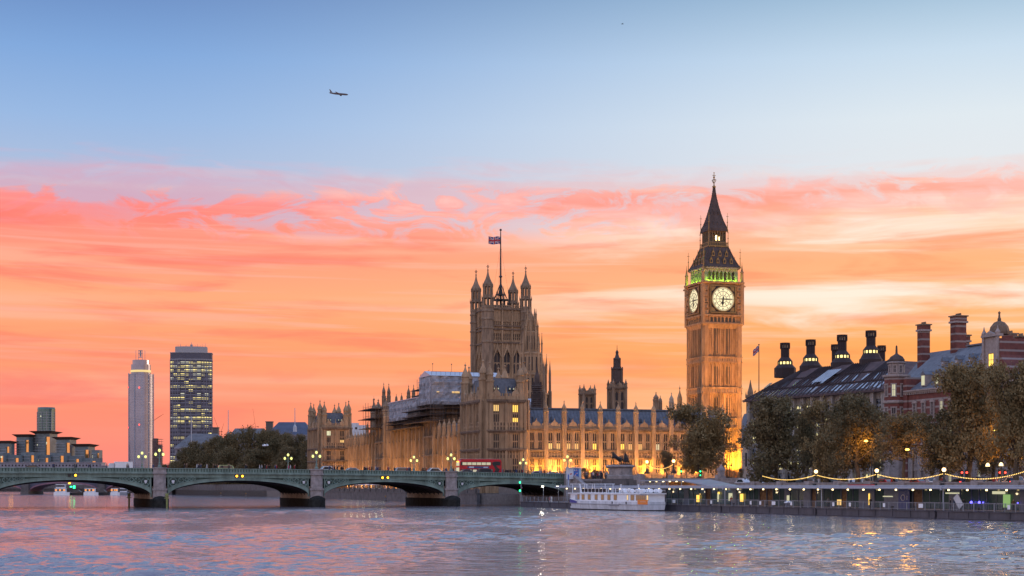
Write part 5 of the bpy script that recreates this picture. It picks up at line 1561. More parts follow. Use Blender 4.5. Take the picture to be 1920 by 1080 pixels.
        mb.lathe([(r + .2, Zf(ytip) - .4), (r + .22, Zf(ytip) - .2), (r + .3, Zf(ytip)), (.3, Zf(ytip) + .05)], 12, x, y)
        ch = mb.build('chimney', ribm, root)
        mb = MB(); mb.lathe([(r * .7, Zf(ytip) - 1.3), (r * .7, Zf(ytip) - .4)], 10, x, y); mb.build('cap_core', mat('pale_core', (.35, .28, .2), .7), ch)
        if yring:
            mb = MB(); mb.lathe([(1.75, zg2 - .35), (1.75, zg2 + .35)], 12, x, y); mb.build('light_ring', ringl, ch)
            mb = MB()
            for k in range(12):
                t = 2 * math.pi * k / 12; mb.box(x + 1.85 * math.cos(t) - .12, x + 1.85 * math.cos(t) + .12, y + 1.85 * math.sin(t) - .12, y + 1.85 * math.sin(t) + .12, zg2 - .4, zg2 + .4)
            mb.build('ring_posts', ribm, ch)
sky_glass = mat('rooflight_glass', (.22, .26, .32), .15, metal=.6)
bronze_roof_building()

# red brick and stone banded building with gables
def brick_building():
    q0 = at(1700, 335); q0.z = 0; dv = Vector((.31, -.95, 0)); a = math.atan2(dv.y, dv.x)
    root = thing('banded_brick_building', 'red brick and white striped building with tall chimneys and a domed gable', 'brick building', q0, a)
    L = 62; Dp = 26; ze = 24.6; z0 = 4.4
    def X(px, y=0):       # local x of a photo column on the plane y
        k = (px - 960) / F; e1 = Vector((math.cos(a), math.sin(a), 0)); e2 = Vector((-math.sin(a), math.cos(a), 0)); p = q0 + e2 * y
        return (k * p.y - p.x) / (e1.x - k * e1.y)
    def ZD(px, yy, y=0):
        x = X(px, y); e1 = Vector((math.cos(a), math.sin(a), 0)); e2 = Vector((-math.sin(a), math.cos(a), 0)); D = (q0 + e2 * y + e1 * x).y
        return EYE + (HZ - yy) * D / F
    pale = mat('window_dressing', (.33, .27, .25), .8, .25, 1.5)
    mb = MB(); mb.box(0, L, 0, Dp, 12, ze - .6); mb.build('wall', brick, root)
    mb = MB(); mb.box(-.05, L, -.15, Dp, z0, 12.0); mb.box(-.1, L, -.3, Dp, 12.0, 12.5)
    for x in range(0, int(L), 2): mb.box(x - .02, x + .02, -.16, -.14, z0, 12)
    mb.build('stone_base', granite, root)
    mb = MB(); mb.box(-.2, L, -.5, Dp, ze - .6, ze - .3); mb.box(-.2, L, -.75, Dp, ze - .3, ze)
    for i in range(int(L / .8)): mb.box(i * .8, i * .8 + .35, -.45, 0, ze - .95, ze - .6)
    mb.build('cornice', pale, root)
    def sash(x, z, w, h, lit, y=0, head=True, par=None):
        m2 = MB(); m2.box(x - w / 2, x + w / 2, y - .10, y - .04, z, z + h, 0)
        f = .13
        for q in (x - w / 2, x + w / 2): m2.box(q - f, q + f, y - .22, y + .05, z - .1, z + h, 1)
        for q in (-w / 6, w / 6): m2.box(x + q - .045, x + q + .045, y - .16, y - .10, z, z + h, 1)
        for q in range(1, 5): m2.box(x - w / 2, x + w / 2, y - .15, y - .10, z + h * q / 5 - .035, z + h * q / 5 + .035, 1)
        m2.box(x - w / 2 - .3, x + w / 2 + .3, y - .3, y + .05, z - .25, z, 1)
        if head: m2.prism([(x - w / 2 - .3, z + h), (x + w / 2 + .3, z + h), (x + w / 2 + .1, z + h + .35), (x, z + h + .75), (x - w / 2 - .1, z + h + .35)], y - .3, y + .05, 1)
        else: m2.box(x - w / 2 - .25, x + w / 2 + .25, y - .28, y + .05, z + h, z + h + .25, 1)
        return m2.build('window', [glass_c if lit else glass_d, pale], root)
    i = 0
    for x in [3.2 + 3.3 * k for k in range(18)]:
        for z, h in ((5.6, 2.2), (9.2, 2.2), (13.4, 2.6), (18.6, 3.2)):
            sash(x, z, 1.25, h, rnd.random() < (.35 if z > 18 else .25), y=-.15 if z < 12 else 0, head=z > 18)
    zr = 33.5
    mb = MB(); mb.frus(.3, L, .2, Dp - .2, ze, zr, 7.5, 9.5); mb.frus(7.5, L - 5, 9.3, Dp - 9.3, zr, zr + .3, 0, 0); mb.build('roof', slate, root)
    gx = X(1862)
    for x in [5.2, 10.2, 15.0, 19.4]:       # dormers on the slate slope
        if abs(x - gx) < 4: continue
        for z_, w_, h_ in ((ze + .7, 1.2, 2.3),) + (((ze + 5.0, .5, .9),) if True else ()):
            y = .2 + 9.5 * (z_ - ze) / (zr - ze)
            m2 = MB(); m2.box(x - w_ / 2 - .2, x + w_ / 2 + .2, y - .3, y + 4, z_, z_ + h_, 0); m2.prism([(x - w_ / 2 - .35, z_ + h_), (x + w_ / 2 + .35, z_ + h_), (x, z_ + h_ + .9)], y - .4, y + 4, 1)
            d = m2.build('dormer', [pale, slate], root)
            m2 = MB(); m2.box(x - w_ / 2 + .05, x + w_ / 2 - .05, y - .36, y - .30, z_ + .2, z_ + h_ - .15); 
            m3 = MB()
            m2.build('dormer_pane', glass_c if h_ > 2 else steel_l, d)
    mb = MB(); mb.frus(-13, 12, 3.5, Dp - .3, ze, 33.7, 5, 9); mb.build('rear_roof', slate, root)
    mb = MB(); mb.box(-12.6, 0, 3.9, Dp - .6, z0, ze); mb.build('rear_wall', brick, root)
    mb = MB(); mb.frus(-22, 0, 9, Dp, ze, 34.3, 4, 7); mb.build('rear_roof', slate, root)
    mb = MB(); mb.box(-21.6, -.4, 9.4, Dp - .4, z0, ze); mb.build('rear_wall', brick, root)
    # chimney stacks
    for px, y_, ytop, ybot, w_, d_ in ((1732, 13, 608, 664, 1.8, 2.0), (1797, 13, 592, 648, 2.1, 2.5), (1893, 14, 625, 660, 2.0, 2.0), (1914, 8, 630, 665, 1.4, 1.4), (1808, 17, 628, 650, 1.6, 1.6)):
        x = X(px, y_); zt = ZD(px, ytop, y_); zb = ZD(px, ybot, y_) - 4
        m2 = MB(); m2.box(x - w_ / 2, x + w_ / 2, y_ - d_ / 2, y_ + d_ / 2, zb, zt - 1.6, 0)
        n = 6
        for k in range(n): q = x - w_ / 2 + w_ * (k + .5) / n; m2.box(q - .1, q + .1, y_ - d_ / 2 - .1, y_ - d_ / 2, zb, zt - 1.6, 0)
        m2.box(x - w_ / 2 - .3, x + w_ / 2 + .3, y_ - d_ / 2 - .3, y_ + d_ / 2 + .3, zt - 1.6, zt - 1.2, 1); m2.box(x - w_ / 2 - .1, x + w_ / 2 + .1, y_ - d_ / 2 - .1, y_ + d_ / 2 + .1, zt - 1.2, zt, 0)
        m2.box(x - w_ / 2 - .35, x + w_ / 2 + .35, y_ - d_ / 2 - .35, y_ + d_ / 2 + .35, zt - .25, zt, 2)
        for k in range(4): m2.lathe([(.2, zt), (.16, zt + .5)], 6, x - w_ / 2 + w_ * (k + .5) / 4, y_, 2)
        m2.build('chimney', [brick, pale, stone_d], root)
    # the great gable with its dome and obelisk finial
    zg = ZD(1862, 700); mb = MB(); w = 4.6
    zb, zt = ze - .2, ZD(1862, 636)
    mb.prism([(gx - w * 1.35, zb), (gx + w * 1.35, zb), (gx + w * 1.0, zb + (zt - zb) * .35), (gx + w * .62, zb + (zt - zb) * .62), (gx + w * .56, zt), (gx - w * .56, zt), (gx - w * .62, zb + (zt - zb) * .62), (gx - w * 1.0, zb + (zt - zb) * .35)], -.35, 6, 0)
    g = mb.build('gable', brick, root)
    mb = MB(); hw = 2.2
    z2, z3 = ZD(1862, 688), ZD(1862, 627)
    for sx in (-1, 1): mb.box(gx + sx * hw - .3, gx + sx * hw + .3, -.8, -.3, z2, z3); mb.lathe([(.5, z3), (.55, z3 + .3), (.2, z3 + .9), (.05, z3 + 1.6)], 6, gx + sx * hw, -.5)
    mb.box(gx - hw - .6, gx + hw + .6, -.9, -.3, z2 - .5, z2); mb.box(gx - hw - .5, gx + hw + .5, -.9, .4, z3 - .5, z3); mb.box(gx - hw, gx - .8, -.5, -.3, z2, z3); mb.box(gx + .8, gx + hw, -.5, -.3, z2, z3); mb.box(gx - .8, gx + .8, -.5, -.3, z2 + 2.6, z3)
    mb.prism([(gx - hw - .5, z3 - .5), (gx + hw + .5, z3 - .5), (gx, z3 + .6)], -.95, -.3)
    mb.build('gable_dressing', pale, g)
    mb = MB(); mb.lathe([(1.9, z3), (1.95, z3 + .5), (1.7, z3 + 1.5), (1.05, z3 + 2.3), (.35, z3 + 2.6), (.35, z3 + 3.0), (.22, z3 + 3.3), (.16, ZD(1862, 588)), (.28, ZD(1862, 586)), (.05, ZD(1862, 583))], 12, gx, 1.4, 0)
    mb.build('dome', stone_g, g)
    mb = MB(); mb.box(gx - .75, gx + .75, -.42, -.36, z2 + .2, z2 + 2.5); mb.box(gx - .04, gx + .04, -.46, -.42, z2 + .2, z2 + 2.5, 1); mb.box(gx - .75, gx + .75, -.46, -.42, z2 + 1.3, z2 + 1.4, 1); mb.build('gable_window', [glass_y, pale], g)
    # octagonal corner turret at the left end
    px_t = 1681
    pt = (Matrix.Translation(q0) @ Rz(a)).inverted() @ at(1681, 338)
    r = 2.55; cxl, cyl = pt.x, pt.y
    mb = MB(); mb.lathe([(r, 12), (r, 27.6)], 8, cxl, cyl); t = mb.build('turret', brick, root)
    mb = MB(); mb.lathe([(r + .05, z0), (r + .05, 12)], 8, cxl, cyl); mb.build('turret_base', granite, t)
    mb = MB(); mb.lathe([(r + .1, 22.0), (r + .35, 22.2), (r + .35, 22.6), (r, 22.7)], 8, cxl, cyl, cap=False); mb.build('string_course', pale, t); mb = MB(); mb.lathe([(r + .1, 27.5), (r + .4, 27.7), (r + .4, 28.1), (r - .3, 28.2)], 8, cxl, cyl)
    mb.lathe([(r - .9, 28.1), (r - .9, 30.4), (r - .5, 30.6), (r - .5, 30.8), (r - .9, 30.9)], 8, cxl, cyl)
    mb.build('turret_dressing', pale, t)
    mb = MB(); mb.lathe([(r - .9, 30.9), (r - .85, 31.3), (r - 1.3, 32.0), (.4, 32.5), (.25, 32.7), (.18, 34.2), (.05, 34.4)], 10, cxl, cyl); mb.build('dome', lead, t)
    mb = MB(); mb.box(cxl, cxl + 4, cyl, cyl + 5, z0, 27.4); mb.build('turret_link', brick, root)
    for k in range(8):
        t_ = k * math.pi / 4; rr = r * math.cos(math.pi / 8)
        Mx = T(cxl, cyl) @ Rz(t_) @ T(0, -rr)
        for z, h, w_ in ((14.2, 2.8, 1.0), (18.2, 2.9, 1.0), (23.6, 2.4, .9), (28.6, 1.4, .7)):
            m2 = MB(); m2.M = Mx; off = .85 * (1 if z > 28 else 0)
            m2.box(-w_ / 2, w_ / 2, -.08 + off, -.02 + off, z, z + h, 0)
            for q in (-w_ / 2, w_ / 2): m2.box(q - .12, q + .12, -.16 + off, .1 + off, z, z + h, 1)
            m2.box(-.04, .04, -.12 + off, -.08 + off, z, z + h, 1); m2.box(-w_ / 2, w_ / 2, -.12 + off, -.08 + off, z + h * .55, z + h * .55 + .08, 1); m2.box(-w_ / 2 - .2, w_ / 2 + .2, -.2 + off, .1 + off, z + h, z + h + .25, 1); m2.box(-w_ / 2 - .2, w_ / 2 + .2, -.2 + off, .1 + off, z - .2, z, 1)
            m2.build('turret_window', [glass_d if rnd.random() < .7 else glass_c, pale], t)
brick_building()

# pale gabled house and slim stone spire between the clock tower and the bronze roof
c = at(1407, 520); s = 520 / F
root = thing('church_turret', 'slim stone spire with a battlemented stage right of the clock tower', 'spire', (c.x, c.y, 0), PA)
mb = MB(); mb.lathe([(1.35, 5), (1.35, EYE + 166 * s), (1.6, EYE + 167 * s), (1.6, EYE + 170 * s), (1.0, EYE + 171 * s), (.95, EYE + 176 * s), (.55, EYE + 184 * s), (.3, EYE + 191 * s), (.06, EYE + 199 * s)], 8)
for k in range(4): 
    a = k * math.pi / 2 + math.pi / 4; pinnacle(mb, 1.5 * math.cos(a), 1.5 * math.sin(a), EYE + 165 * s, .4, 2.2)
mb.build('spire', stone_d, root)
c = at(1412, 500); s = 500 / F
root = thing('gabled_house', 'pale rendered house end with a steep dark roof right of the clock tower base', 'house', (c.x, c.y, 0), R(10))
mb = MB(); mb.prism([(-3.4, 5), (3.4, 5), (3.4, EYE + 92 * s), (1.8, EYE + 136 * s), (-3.4, EYE + 80 * s)], 0, 14); mb.build('wall', mat('render', (.50, .40, .32), .8, .2, .6), root)
mb = MB(); mb.add([(-4, -.3, EYE + 76 * s), (1.9, -.3, EYE + 139 * s), (1.9, 14.3, EYE + 139 * s), (-4, 14.3, EYE + 76 * s), (-4, -.3, EYE + 72 * s), (1.9, -.3, EYE + 134 * s), (1.9, 14.3, EYE + 134 * s), (-4, 14.3, EYE + 72 * s)], [(0, 1, 2, 3), (4, 7, 6, 5), (0, 4, 5, 1), (3, 2, 6, 7)])
mb.add([(3.9, -.3, EYE + 86 * s), (1.9, -.3, EYE + 139 * s), (1.9, 14.3, EYE + 139 * s), (3.9, 14.3, EYE + 86 * s)], [(0, 1, 2, 3)]); mb.build('roof', slate, root)
mb = MB()
for x in (-2.2, -.9, .4, 1.7): mb.box(x - .35, x + .35, -.08, -.02, EYE + 36 * s, EYE + 62 * s)
mb.build('window', glass_d, root)
# flagpole in front of it
p = at(1423, 420); p.z = 0
root = thing('flagpole', 'tall bare flagpole beside the left end of the dark ribbed roof', 'flagpole', p)
mb = MB(); zt = EYE + (HZ - 646) * 420 / F; mb.tube([(0, 0, 6), (0, 0, zt)], [.2, .09], 8); mb.ball((0, 0, zt), .2); mb.build('pole', iron, root)
union_flag('flag', 'small drooping flag on the pole right of the clock tower', (p.x - .1, p.y, zt - 2.0), 2.0, 1.7, R(0), .75)

# ================================================================== TREES
CROWNS = {}
def crown_mesh(var, leafm, dense=1.0):
    key = (var, leafm.name)
    if key in CROWNS: return CROWNS[key]
    r = random.Random(var * 17 + 3); mb = MB()
    lobes = []
    for i in range(26):
        a = r.uniform(0, 6.283); q = r.uniform(.2, .84); z = r.uniform(-.9, .80)
        k = math.sqrt(max(.05, 1 - z * z)) if z > -.1 else .95
        lobes.append((q * k * math.cos(a), q * k * math.sin(a), z, r.uniform(.16, .36)))
    lobes.append((0, 0, -.1, .45)); lobes.append((r.uniform(-.2, .2), r.uniform(-.2, .2), .62, .30)); lobes.append((.15, -.1, .2, .38))
    V = mb.v; Fc = mb.f
    for (lx, ly, lz, lr) in lobes:
        ncl = int(88 * (lr / .3) ** 2 * dense)
        for c in range(ncl):
            u, w = r.uniform(-1, 1), r.uniform(0, 6.283); rr = lr * r.uniform(.55, 1.16)
            sq = math.sqrt(1 - u * u); cx, cy, cz = lx + rr * sq * math.cos(w), ly + rr * sq * math.sin(w), lz + rr * u * .85
            cr = r.uniform(.022, .085); big = r.uniform(.7, 1.35)
            for l in range(r.randint(6, 20)):
                px, py, pz = cx + r.gauss(0, cr), cy + r.gauss(0, cr), cz + r.gauss(0, cr * .7)
                s = r.uniform(.014, .034) * big
                d = Vector((r.gauss(0, 1), r.gauss(0, 1), r.gauss(0, 1))).normalized(); e = d.orthogonal().normalized() * s; f = d.cross(e).normalized() * s * .75
                b = len(V); p = Vector((px, py, pz))
                V += [tuple(p - e), tuple(p + f), tuple(p + e), tuple(p - f)]; Fc.append((b, b + 1, b + 2, b + 3))
    mb.m = [0] * len(Fc)
    CROWNS[key] = (mb.mesh('crown', [leafm]), lobes); return CROWNS[key]
def tree(label, loc, h, w, var, leafm=leaf_a, trunk=.28, group='plane trees along the embankment', dense=1.0, name='plane_tree', rot=None, lobz=1.0, blab=None):
    """h = total height, w = crown width, trunk = share of height below the crown"""
    t = thing(name, label, 'tree', loc, 0, group)
    r = random.Random(var * 7 + int(loc[0] * 3)); me, lobes = crown_mesh(var, leafm, dense)
    ch = h * (1 - trunk) / 2; cz = h - ch
    a0 = r.uniform(0, 6.28) if rot is None else rot
    cr = put('crown', me, t, T(0, 0, cz) @ Rz(a0) @ Matrix.Diagonal((w / 2, w / 2, ch * 1.0, 1)))
    mb = MB(); tr = max(.16, h * .022)
    wob = [(r.uniform(-.3, .3), r.uniform(-.3, .3)) for _ in range(4)]
    base = [(0, 0, -.3), (0, 0, .3), (wob[0][0], wob[0][1], h * trunk * .6), (wob[1][0], wob[1][1], h * trunk)]
    mb.tube(base + [(wob[1][0] * 1.5, wob[1][1] * 1.5, cz), (0, 0, h - ch * .5)], [tr * 1.5, tr * 1.1, tr, tr * .85, tr * .45, tr * .1], 8)
    Mx = Rz(a0)
    for lx, ly, lz, lr in lobes[:13]:
        p = Mx @ Vector((lx * w / 2, ly * w / 2, 0)); z = cz + lz * ch
        st = Vector((wob[1][0], wob[1][1], h * trunk + max(0, (z - h * trunk)) * r.uniform(.05, .45)))
        mid = st.lerp(Vector((p.x, p.y, z)), .5) + Vector((r.uniform(-.4, .4), r.uniform(-.4, .4), r.uniform(.1, .8)))
        e = Vector((p.x, p.y, z))
        mb.tube([st, mid, e], [tr * .48, tr * .28, tr * .06], 6)
        for q in range(3):
            f = mid.lerp(e, r.uniform(0, .6)); mb.tube([f, f + Vector((r.uniform(-1.6, 1.6), r.uniform(-1.6, 1.6), r.uniform(.2, 1.8)))], [tr * .16, .02], 4)
    mb.build('trunk', bark, t)
    return t
# by the clock tower
p = at(1312, 402); p.z = 6.3; tree('large leafy plane tree in front of the lower left side of the clock tower', p, 20.2, 18.5, 3, leaf_a, .14, dense=.7)
p = at(1249, 398); p.z = 6.3; tree('small young tree just left of the big tree before the clock tower', p, 7.0, 5.4, 5, leaf_b, .30, dense=.45)
for px, yt, wpx, n, var, lf, tr, lab, dn in (
        (1456, 737, 112, 9, 2, leaf_b, .12, 'dense plane tree before the left half of the dark ribbed roof', 1),
        (1552, 744, 88, 11, 3, leaf_a, .18, 'plane tree in front of the middle of the ribbed roof, left of the orange-lit branches', .9),
        (1606, 737, 100, 8, 4, leaf_b, .30, 'plane tree glowing orange inside below the right end of the ribbed roof', .9),
        (1694, 778, 100, 8, 6, leaf_a, .42, 'thin plane tree with bare orange-lit limbs before the striped brick building', .5),
        (1762, 765, 78, 9, 3, leaf_b, .30, 'lower plane tree tucked between the thin lit tree and the tallest ones', .9),
        (1816, 682, 128, 9, 1, leaf_a, .24, 'tall broad plane tree in front of the slate roof and chimneys', 1),
        (1906, 674, 116, 9, 2, leaf_a, .26, 'tall plane tree at the right edge of the picture', 1)):
    s_ = e_at(px, n); p = E(s_, n, 4.4); h = EYE + (HZ - yt) * p.y / F - 4.4
    tree(lab, p, h * 1.03, wpx * p.y / F * 1.25, var, lf, tr * .75, dense=dn * .9)
for px, n, yt, wpx, var, lab in ((1640, 26, 762, 70, 5, 'rear plane tree rising behind the orange-lit one'), (1862, 24, 735, 90, 4, 'rear plane tree filling the gap between the two tallest trees'), (1960, 12, 660, 110, 3, 'plane tree mostly beyond the right edge of the picture'), (1512, 24, 770, 60, 6, 'rear plane tree between the two leftmost embankment trees')):
    s_ = e_at(px, n); p = E(s_, n, 4.4); h = EYE + (HZ - yt) * p.y / F - 4.4
    tree(lab, p, h, wpx * p.y / F, var, leaf_b, .2)
# gardens upstream of the palace
gt = [(349, 838, 60, 860), (372, 822, 66, 850), (405, 812, 62, 830), (438, 806, 66, 815), (472, 803, 60, 800), (500, 806, 56, 785), (527, 811, 58, 770), (556, 808, 60, 755), (583, 818, 44, 740), (330, 862, 40, 900), (420, 840, 60, 790), (540, 838, 56, 745), (480, 842, 60, 770), (312, 868, 30, 960)]
for i, (px, yt, wpx, D) in enumerate(gt):
    p = at(px, D); p.z = 4.4; h = EYE + (HZ - yt) * D / F - 4.4
    where = 'back row' if i < 9 else 'front row'
    tree(f'dark bushy tree in the gardens left of the far corner tower, {where}, {["first","second","third","fourth","fifth","sixth","seventh","eighth","ninth"][i] if i < 9 else ["farthest left","third","fourth","second lowest","lowest"][i-9]}', p, h, wpx * D / F * 1.1, 1 + i % 6, leaf_b, .06, 'trees in the riverside gardens', name='garden_tree')
mb = MB(); r = random.Random(9)
for i in range(9000):
    t = r.uniform(0, 1); a = at(330 + 280 * t + r.uniform(-3, 3), 880 - 170 * t); z = 4.6 + abs(r.gauss(0, 2.6)); y = a.y + r.uniform(-4, 10)
    d = Vector((r.gauss(0, 1), r.gauss(0, 1), r.gauss(0, 1))).normalized(); e = d.orthogonal().normalized() * .45; f = d.cross(e).normalized() * .35; p = Vector((a.x, y, z))
    b = len(mb.v); mb.v += [tuple(p - e), tuple(p + f), tuple(p + e), tuple(p - f)]; mb.f.append((b, b + 1, b + 2, b + 3)); mb.m.append(0)
tag(mb.build('undergrowth', leaf_b), 'dark undergrowth beneath the riverside garden trees', 'shrubs', kind='stuff')

# ================================================================== DISTANT LEFT SKYLINE
def block_tower(px0, px1, ytop, D):
    c = at((px0 + px1) / 2, D); return c, D / F
# tall office slab with lit bands
c, s = block_tower(320, 398, 652, 1350)
root = thing('office_tower', 'tall dark office tower with rows of yellow lit windows', 'skyscraper', (c.x, c.y, 0), R(8))
Z = lambda y: EYE + (HZ - y) * s
hw, hd = 17.2, 10
mb = MB(); pl = [(-hw, -hd * .55), (-hw * .5, -hd), (hw * .5, -hd), (hw, -hd * .55), (hw, hd), (-hw, hd)]
mb.hprism(pl, 4, Z(663)); mb.build('wall', mat('dark_cladding', (.07, .075, .11), .4, .2, .3), root)
mb = MB(); mb.hprism([(x * 1.02, y * 1.02) for x, y in pl], Z(663), Z(662)); mb.hprism([(x * .77, y * .8) for x, y in pl], Z(662), Z(651)); mb.hprism([(x * 1.015, y * 1.015) for x, y in pl], Z(676), Z(675))
for i in range(18): mb.box(-12 + i * 1.4, -11.8 + i * 1.4, -1, -.8, Z(651), Z(651) + r.uniform(.8, 2.4))
mb.box(-1, 1, -1, 1, Z(651), Z(646)); mb.tube([(0, 0, Z(646)), (0, 0, Z(642))], .25, 4)
for x in (-9, -4, 5, 9, 11.6): mb.tube([(x, 0, Z(651)), (x, 0, Z(651) + r.uniform(2, 4))], .14, 4)
mb.build('roof_plant', steel, root)
lt = [glass_d, glow('far_window_yellow', (1.0, .82, .26), 1.25), glow('far_window_pale', (.9, .88, .62), .7), mat('far_window_dim', (.10, .10, .12), .3)]
y = 679.0
fl = 0
while y < 885:
    lit_share = r.choice([.3, .9, .95, .7, .9, .5, .85, .15]) if fl else .95
    mb = MB()
    for (xa, ya), (xb, yb) in ((pl[0], pl[1]), (pl[1], pl[2]), (pl[2], pl[3])):
        L = math.hypot(xb - xa, yb - ya); n = max(2, int(L / 2.9)); run = 0
        for k in range(n):
            f0, f1 = (k + .03) / n, (k + .97) / n
            nx_, ny_ = (yb - ya) / L * .06, -(xb - xa) / L * .06
            m_ = r.choice([1, 1, 1, 2]) if r.random() < lit_share else r.choice([0, 0, 3])
            p0 = (xa + (xb - xa) * f0 + nx_, ya + (yb - ya) * f0 + ny_); p1 = (xa + (xb - xa) * f1 + nx_, ya + (yb - ya) * f1 + ny_)
            hcut = r.uniform(.6, 1) if m_ else 1
            mb.add([(p0[0], p0[1], Z(y + 4.7)), (p1[0], p1[1], Z(y + 4.7)), (p1[0], p1[1], Z(y + 4.7 - 4.5 * hcut)), (p0[0], p0[1], Z(y + 4.7 - 4.5 * hcut))], [(0, 1, 2, 3)], m_)
    mb.build('window_band', lt, root); y += 7.35; fl += 1
mb = MB(); mb.M = Matrix()
y = 676
while y < 885: mb.hprism([(x * 1.008, y_ * 1.008) for x, y_ in pl], Z(y), Z(y - 2.3)); y += 7.35
for (xa, ya), (xb, yb) in ((pl[0], pl[1]), (pl[1], pl[2]), (pl[2], pl[3])):
    for k in range(5): q = k / 4; mb.box(xa + (xb - xa) * q - .28, xa + (xb - xa) * q + .28, ya + (yb - ya) * q - .32, ya + (yb - ya) * q + .2, 4, Z(676))
mb.build('spandrel_bands', mat('spandrel_grey', (.15, .155, .20), .5, .2, .4), root)

# round glass residential tower
c, s = block_tower(241, 287, 657, 2050)
root = thing('glass_tower', 'very tall round glass tower with a stepped crown at the left', 'skyscraper', (c.x, c.y, 0), 0)
Z = lambda y: EYE + (HZ - y) * s
gl = mat('tower_glass', (.26, .29, .40), .25, .2, .05, metal=.75)
mb = MB()
def petal(R0, z0, z1, n=30, lob=.05): 
    pts = []
    for k in range(n):
        a = 2 * math.pi * k / n; q = R0 * (1 + lob * math.cos(5 * a)); pts.append((q * math.cos(a), q * math.sin(a)))
    mb.hprism(pts, z0, z1)
petal(15.4, 4, Z(702)); mb.build('shaft', gl, root)
mb = MB(); petal(12.2, Z(702), Z(684)); petal(10.6, Z(684), Z(675.5), lob=.02)
mb.build('crown', gl, root)
mb = MB(); petal(11.8, Z(699), Z(694), lob=.05); mb.M = Matrix(); [None]
mb2 = MB(); mb2.lathe([(12.9, Z(698.5)), (12.9, Z(694.5))], 30); mb2.build('lit_floor', glow('sky_lobby', (1.0, .74, .30), .8), root)
mb = MB()
for k in range(10):
    a = 2 * math.pi * k / 10; q = 15.9 * (1 + .05 * math.cos(5 * a))
    mb.tube([(q * math.cos(a), q * math.sin(a), 4), (q * math.cos(a), q * math.sin(a), Z(700))], .38, 4)
mb.build('fins', steel_l, root)
mb = MB(); y = 704
while y < 895: 
    pts = []
    for k in range(30):
        a = 2 * math.pi * k / 30; q = 15.6 * (1 + .05 * math.cos(5 * a)); pts.append((q * math.cos(a), q * math.sin(a)))
    mb.hprism(pts, Z(y), Z(y - .5)); y += 2.9
mb.build('floor_edges', mat('floor_edge', (.28, .30, .38), .4), root)
mb = MB()
for x in (-5.8, -2.6, 2.6, 5.8): mb.tube([(x, -2, Z(676)), (x, -2, Z(657))], .35, 4)
for z in (671, 664, 658): mb.box(-2.6, 2.6, -2.3, -1.7, Z(z), Z(z) + .8)
mb.box(-1.2, 1.2, -1.6, -1.0, Z(669), Z(658)); mb.build('wind_turbine', steel, root)
for dx, yy in ((1.6, 728), (1.6, 797), (-14.6, 802), (-14.6, 727)):
    mb = MB(); mb.ball((dx * 1.0, -15.6 if dx > 0 else -7.5, Z(yy)), .9); mb.build('warning_light', red_l, root)
# lattice of a tower under construction
c = at(294, 1900); s = 1900 / F
root = thing('unfinished_tower', 'dark unfinished tower core beside the round glass tower', 'building', (c.x, c.y, 0))
mb = MB(); Z = lambda y: EYE + (HZ - y) * s
mb.box(-4, 1, -4, 4, 4, Z(822)); mb.box(1, 6, -4, 4, 4, Z(834)); mb.build('wall', mat('raw_concrete', (.16, .10, .10), .9, .4, .3), root)
mb = MB(); y = 815
while y < 885: mb.box(-4.6, 6.8, -4.6, 4.6, Z(y + 9), Z(y + 9) + .4); y += 4.5
for x in (-4.4, -1.5, 1.2, 3.8, 6.6): mb.tube([(x, -4.6, 4), (x, -4.6, Z(826))], .2, 4)
mb.tube([(-4, -2, Z(822)), (-4, -2, Z(811))], .3, 4); mb.build('floor_slabs', scaf, root)

# cranes
def crane(label, px, D, ybase, yj, tipx, tipy, col=None):
    c = at(px, D); s = D / F; Z = lambda y: EYE + (HZ - y) * s
    root = thing('tower_crane', label, 'crane', (c.x, c.y, 0)); cm = mat('crane_orange', (.50, .12, .05), .6)
    mb = MB(); q = s * 1.1
    for x, y in ((-1, -1), (1, -1), (1, 1), (-1, 1)): mb.tube([(x * q * .6, y * q * .6, Z(ybase)), (x * q * .6, y * q * .6, Z(yj))], q * .14, 4)
    z = Z(ybase); sg = 1
    while z < Z(yj) - q: mb.tube([(-sg * q * .6, -q * .6, z), (sg * q * .6, -q * .6, z + q * 1.2)], q * .10, 4); z += q * 1.2; sg = -sg
    mb.build('mast', cm, root)
    tx = (tipx - px) * s; tz = Z(tipy); z0 = Z(yj)
    mb = MB(); mb.tube([(0, 0, z0), (tx, 0, tz)], q * .22, 4); mb.tube([(0, 0, z0 + q * 1.5), (tx, 0, tz)], q * .14, 4)
    n = 8
    for k in range(n): f = k / n; g = (k + .5) / n; mb.tube([(tx * f, 0, z0 + (tz - z0) * f), (tx * g, 0, z0 + q * 1.5 * (1 - g) + (tz - z0) * g)], q * .1, 4)
    mb.build('jib', cm, root)
    mb = MB(); sgn = 1 if tipx > px else -1; mb.tube([(0, 0, z0), (-sgn * 5 * s, 0, z0 + .5 * s)], q * .3, 4); mb.box(-sgn * 5 * s - q, -sgn * 5 * s + q, -q, q, z0 - q * 1.2, z0 + q * .3); mb.build('counterweight', cm, root)
crane('orange crane with its jib leaning left beside the dark office tower', 411, 1500, 830, 809, 401, 781)
crane('orange crane with its jib raised right, nearer the grey roofs', 415, 1550, 830, 809, 420, 793)
crane('single raised crane jib above the grey pitched roofs', 479, 1600, 830, 800, 474, 766)
crane('thin crane reaching right from behind the round glass tower', 288, 2100, 870, 789, 307, 776)
crane('lattice crane rising behind the wrapped scaffold roof', 794, 700, 705, 703, 806, 693)

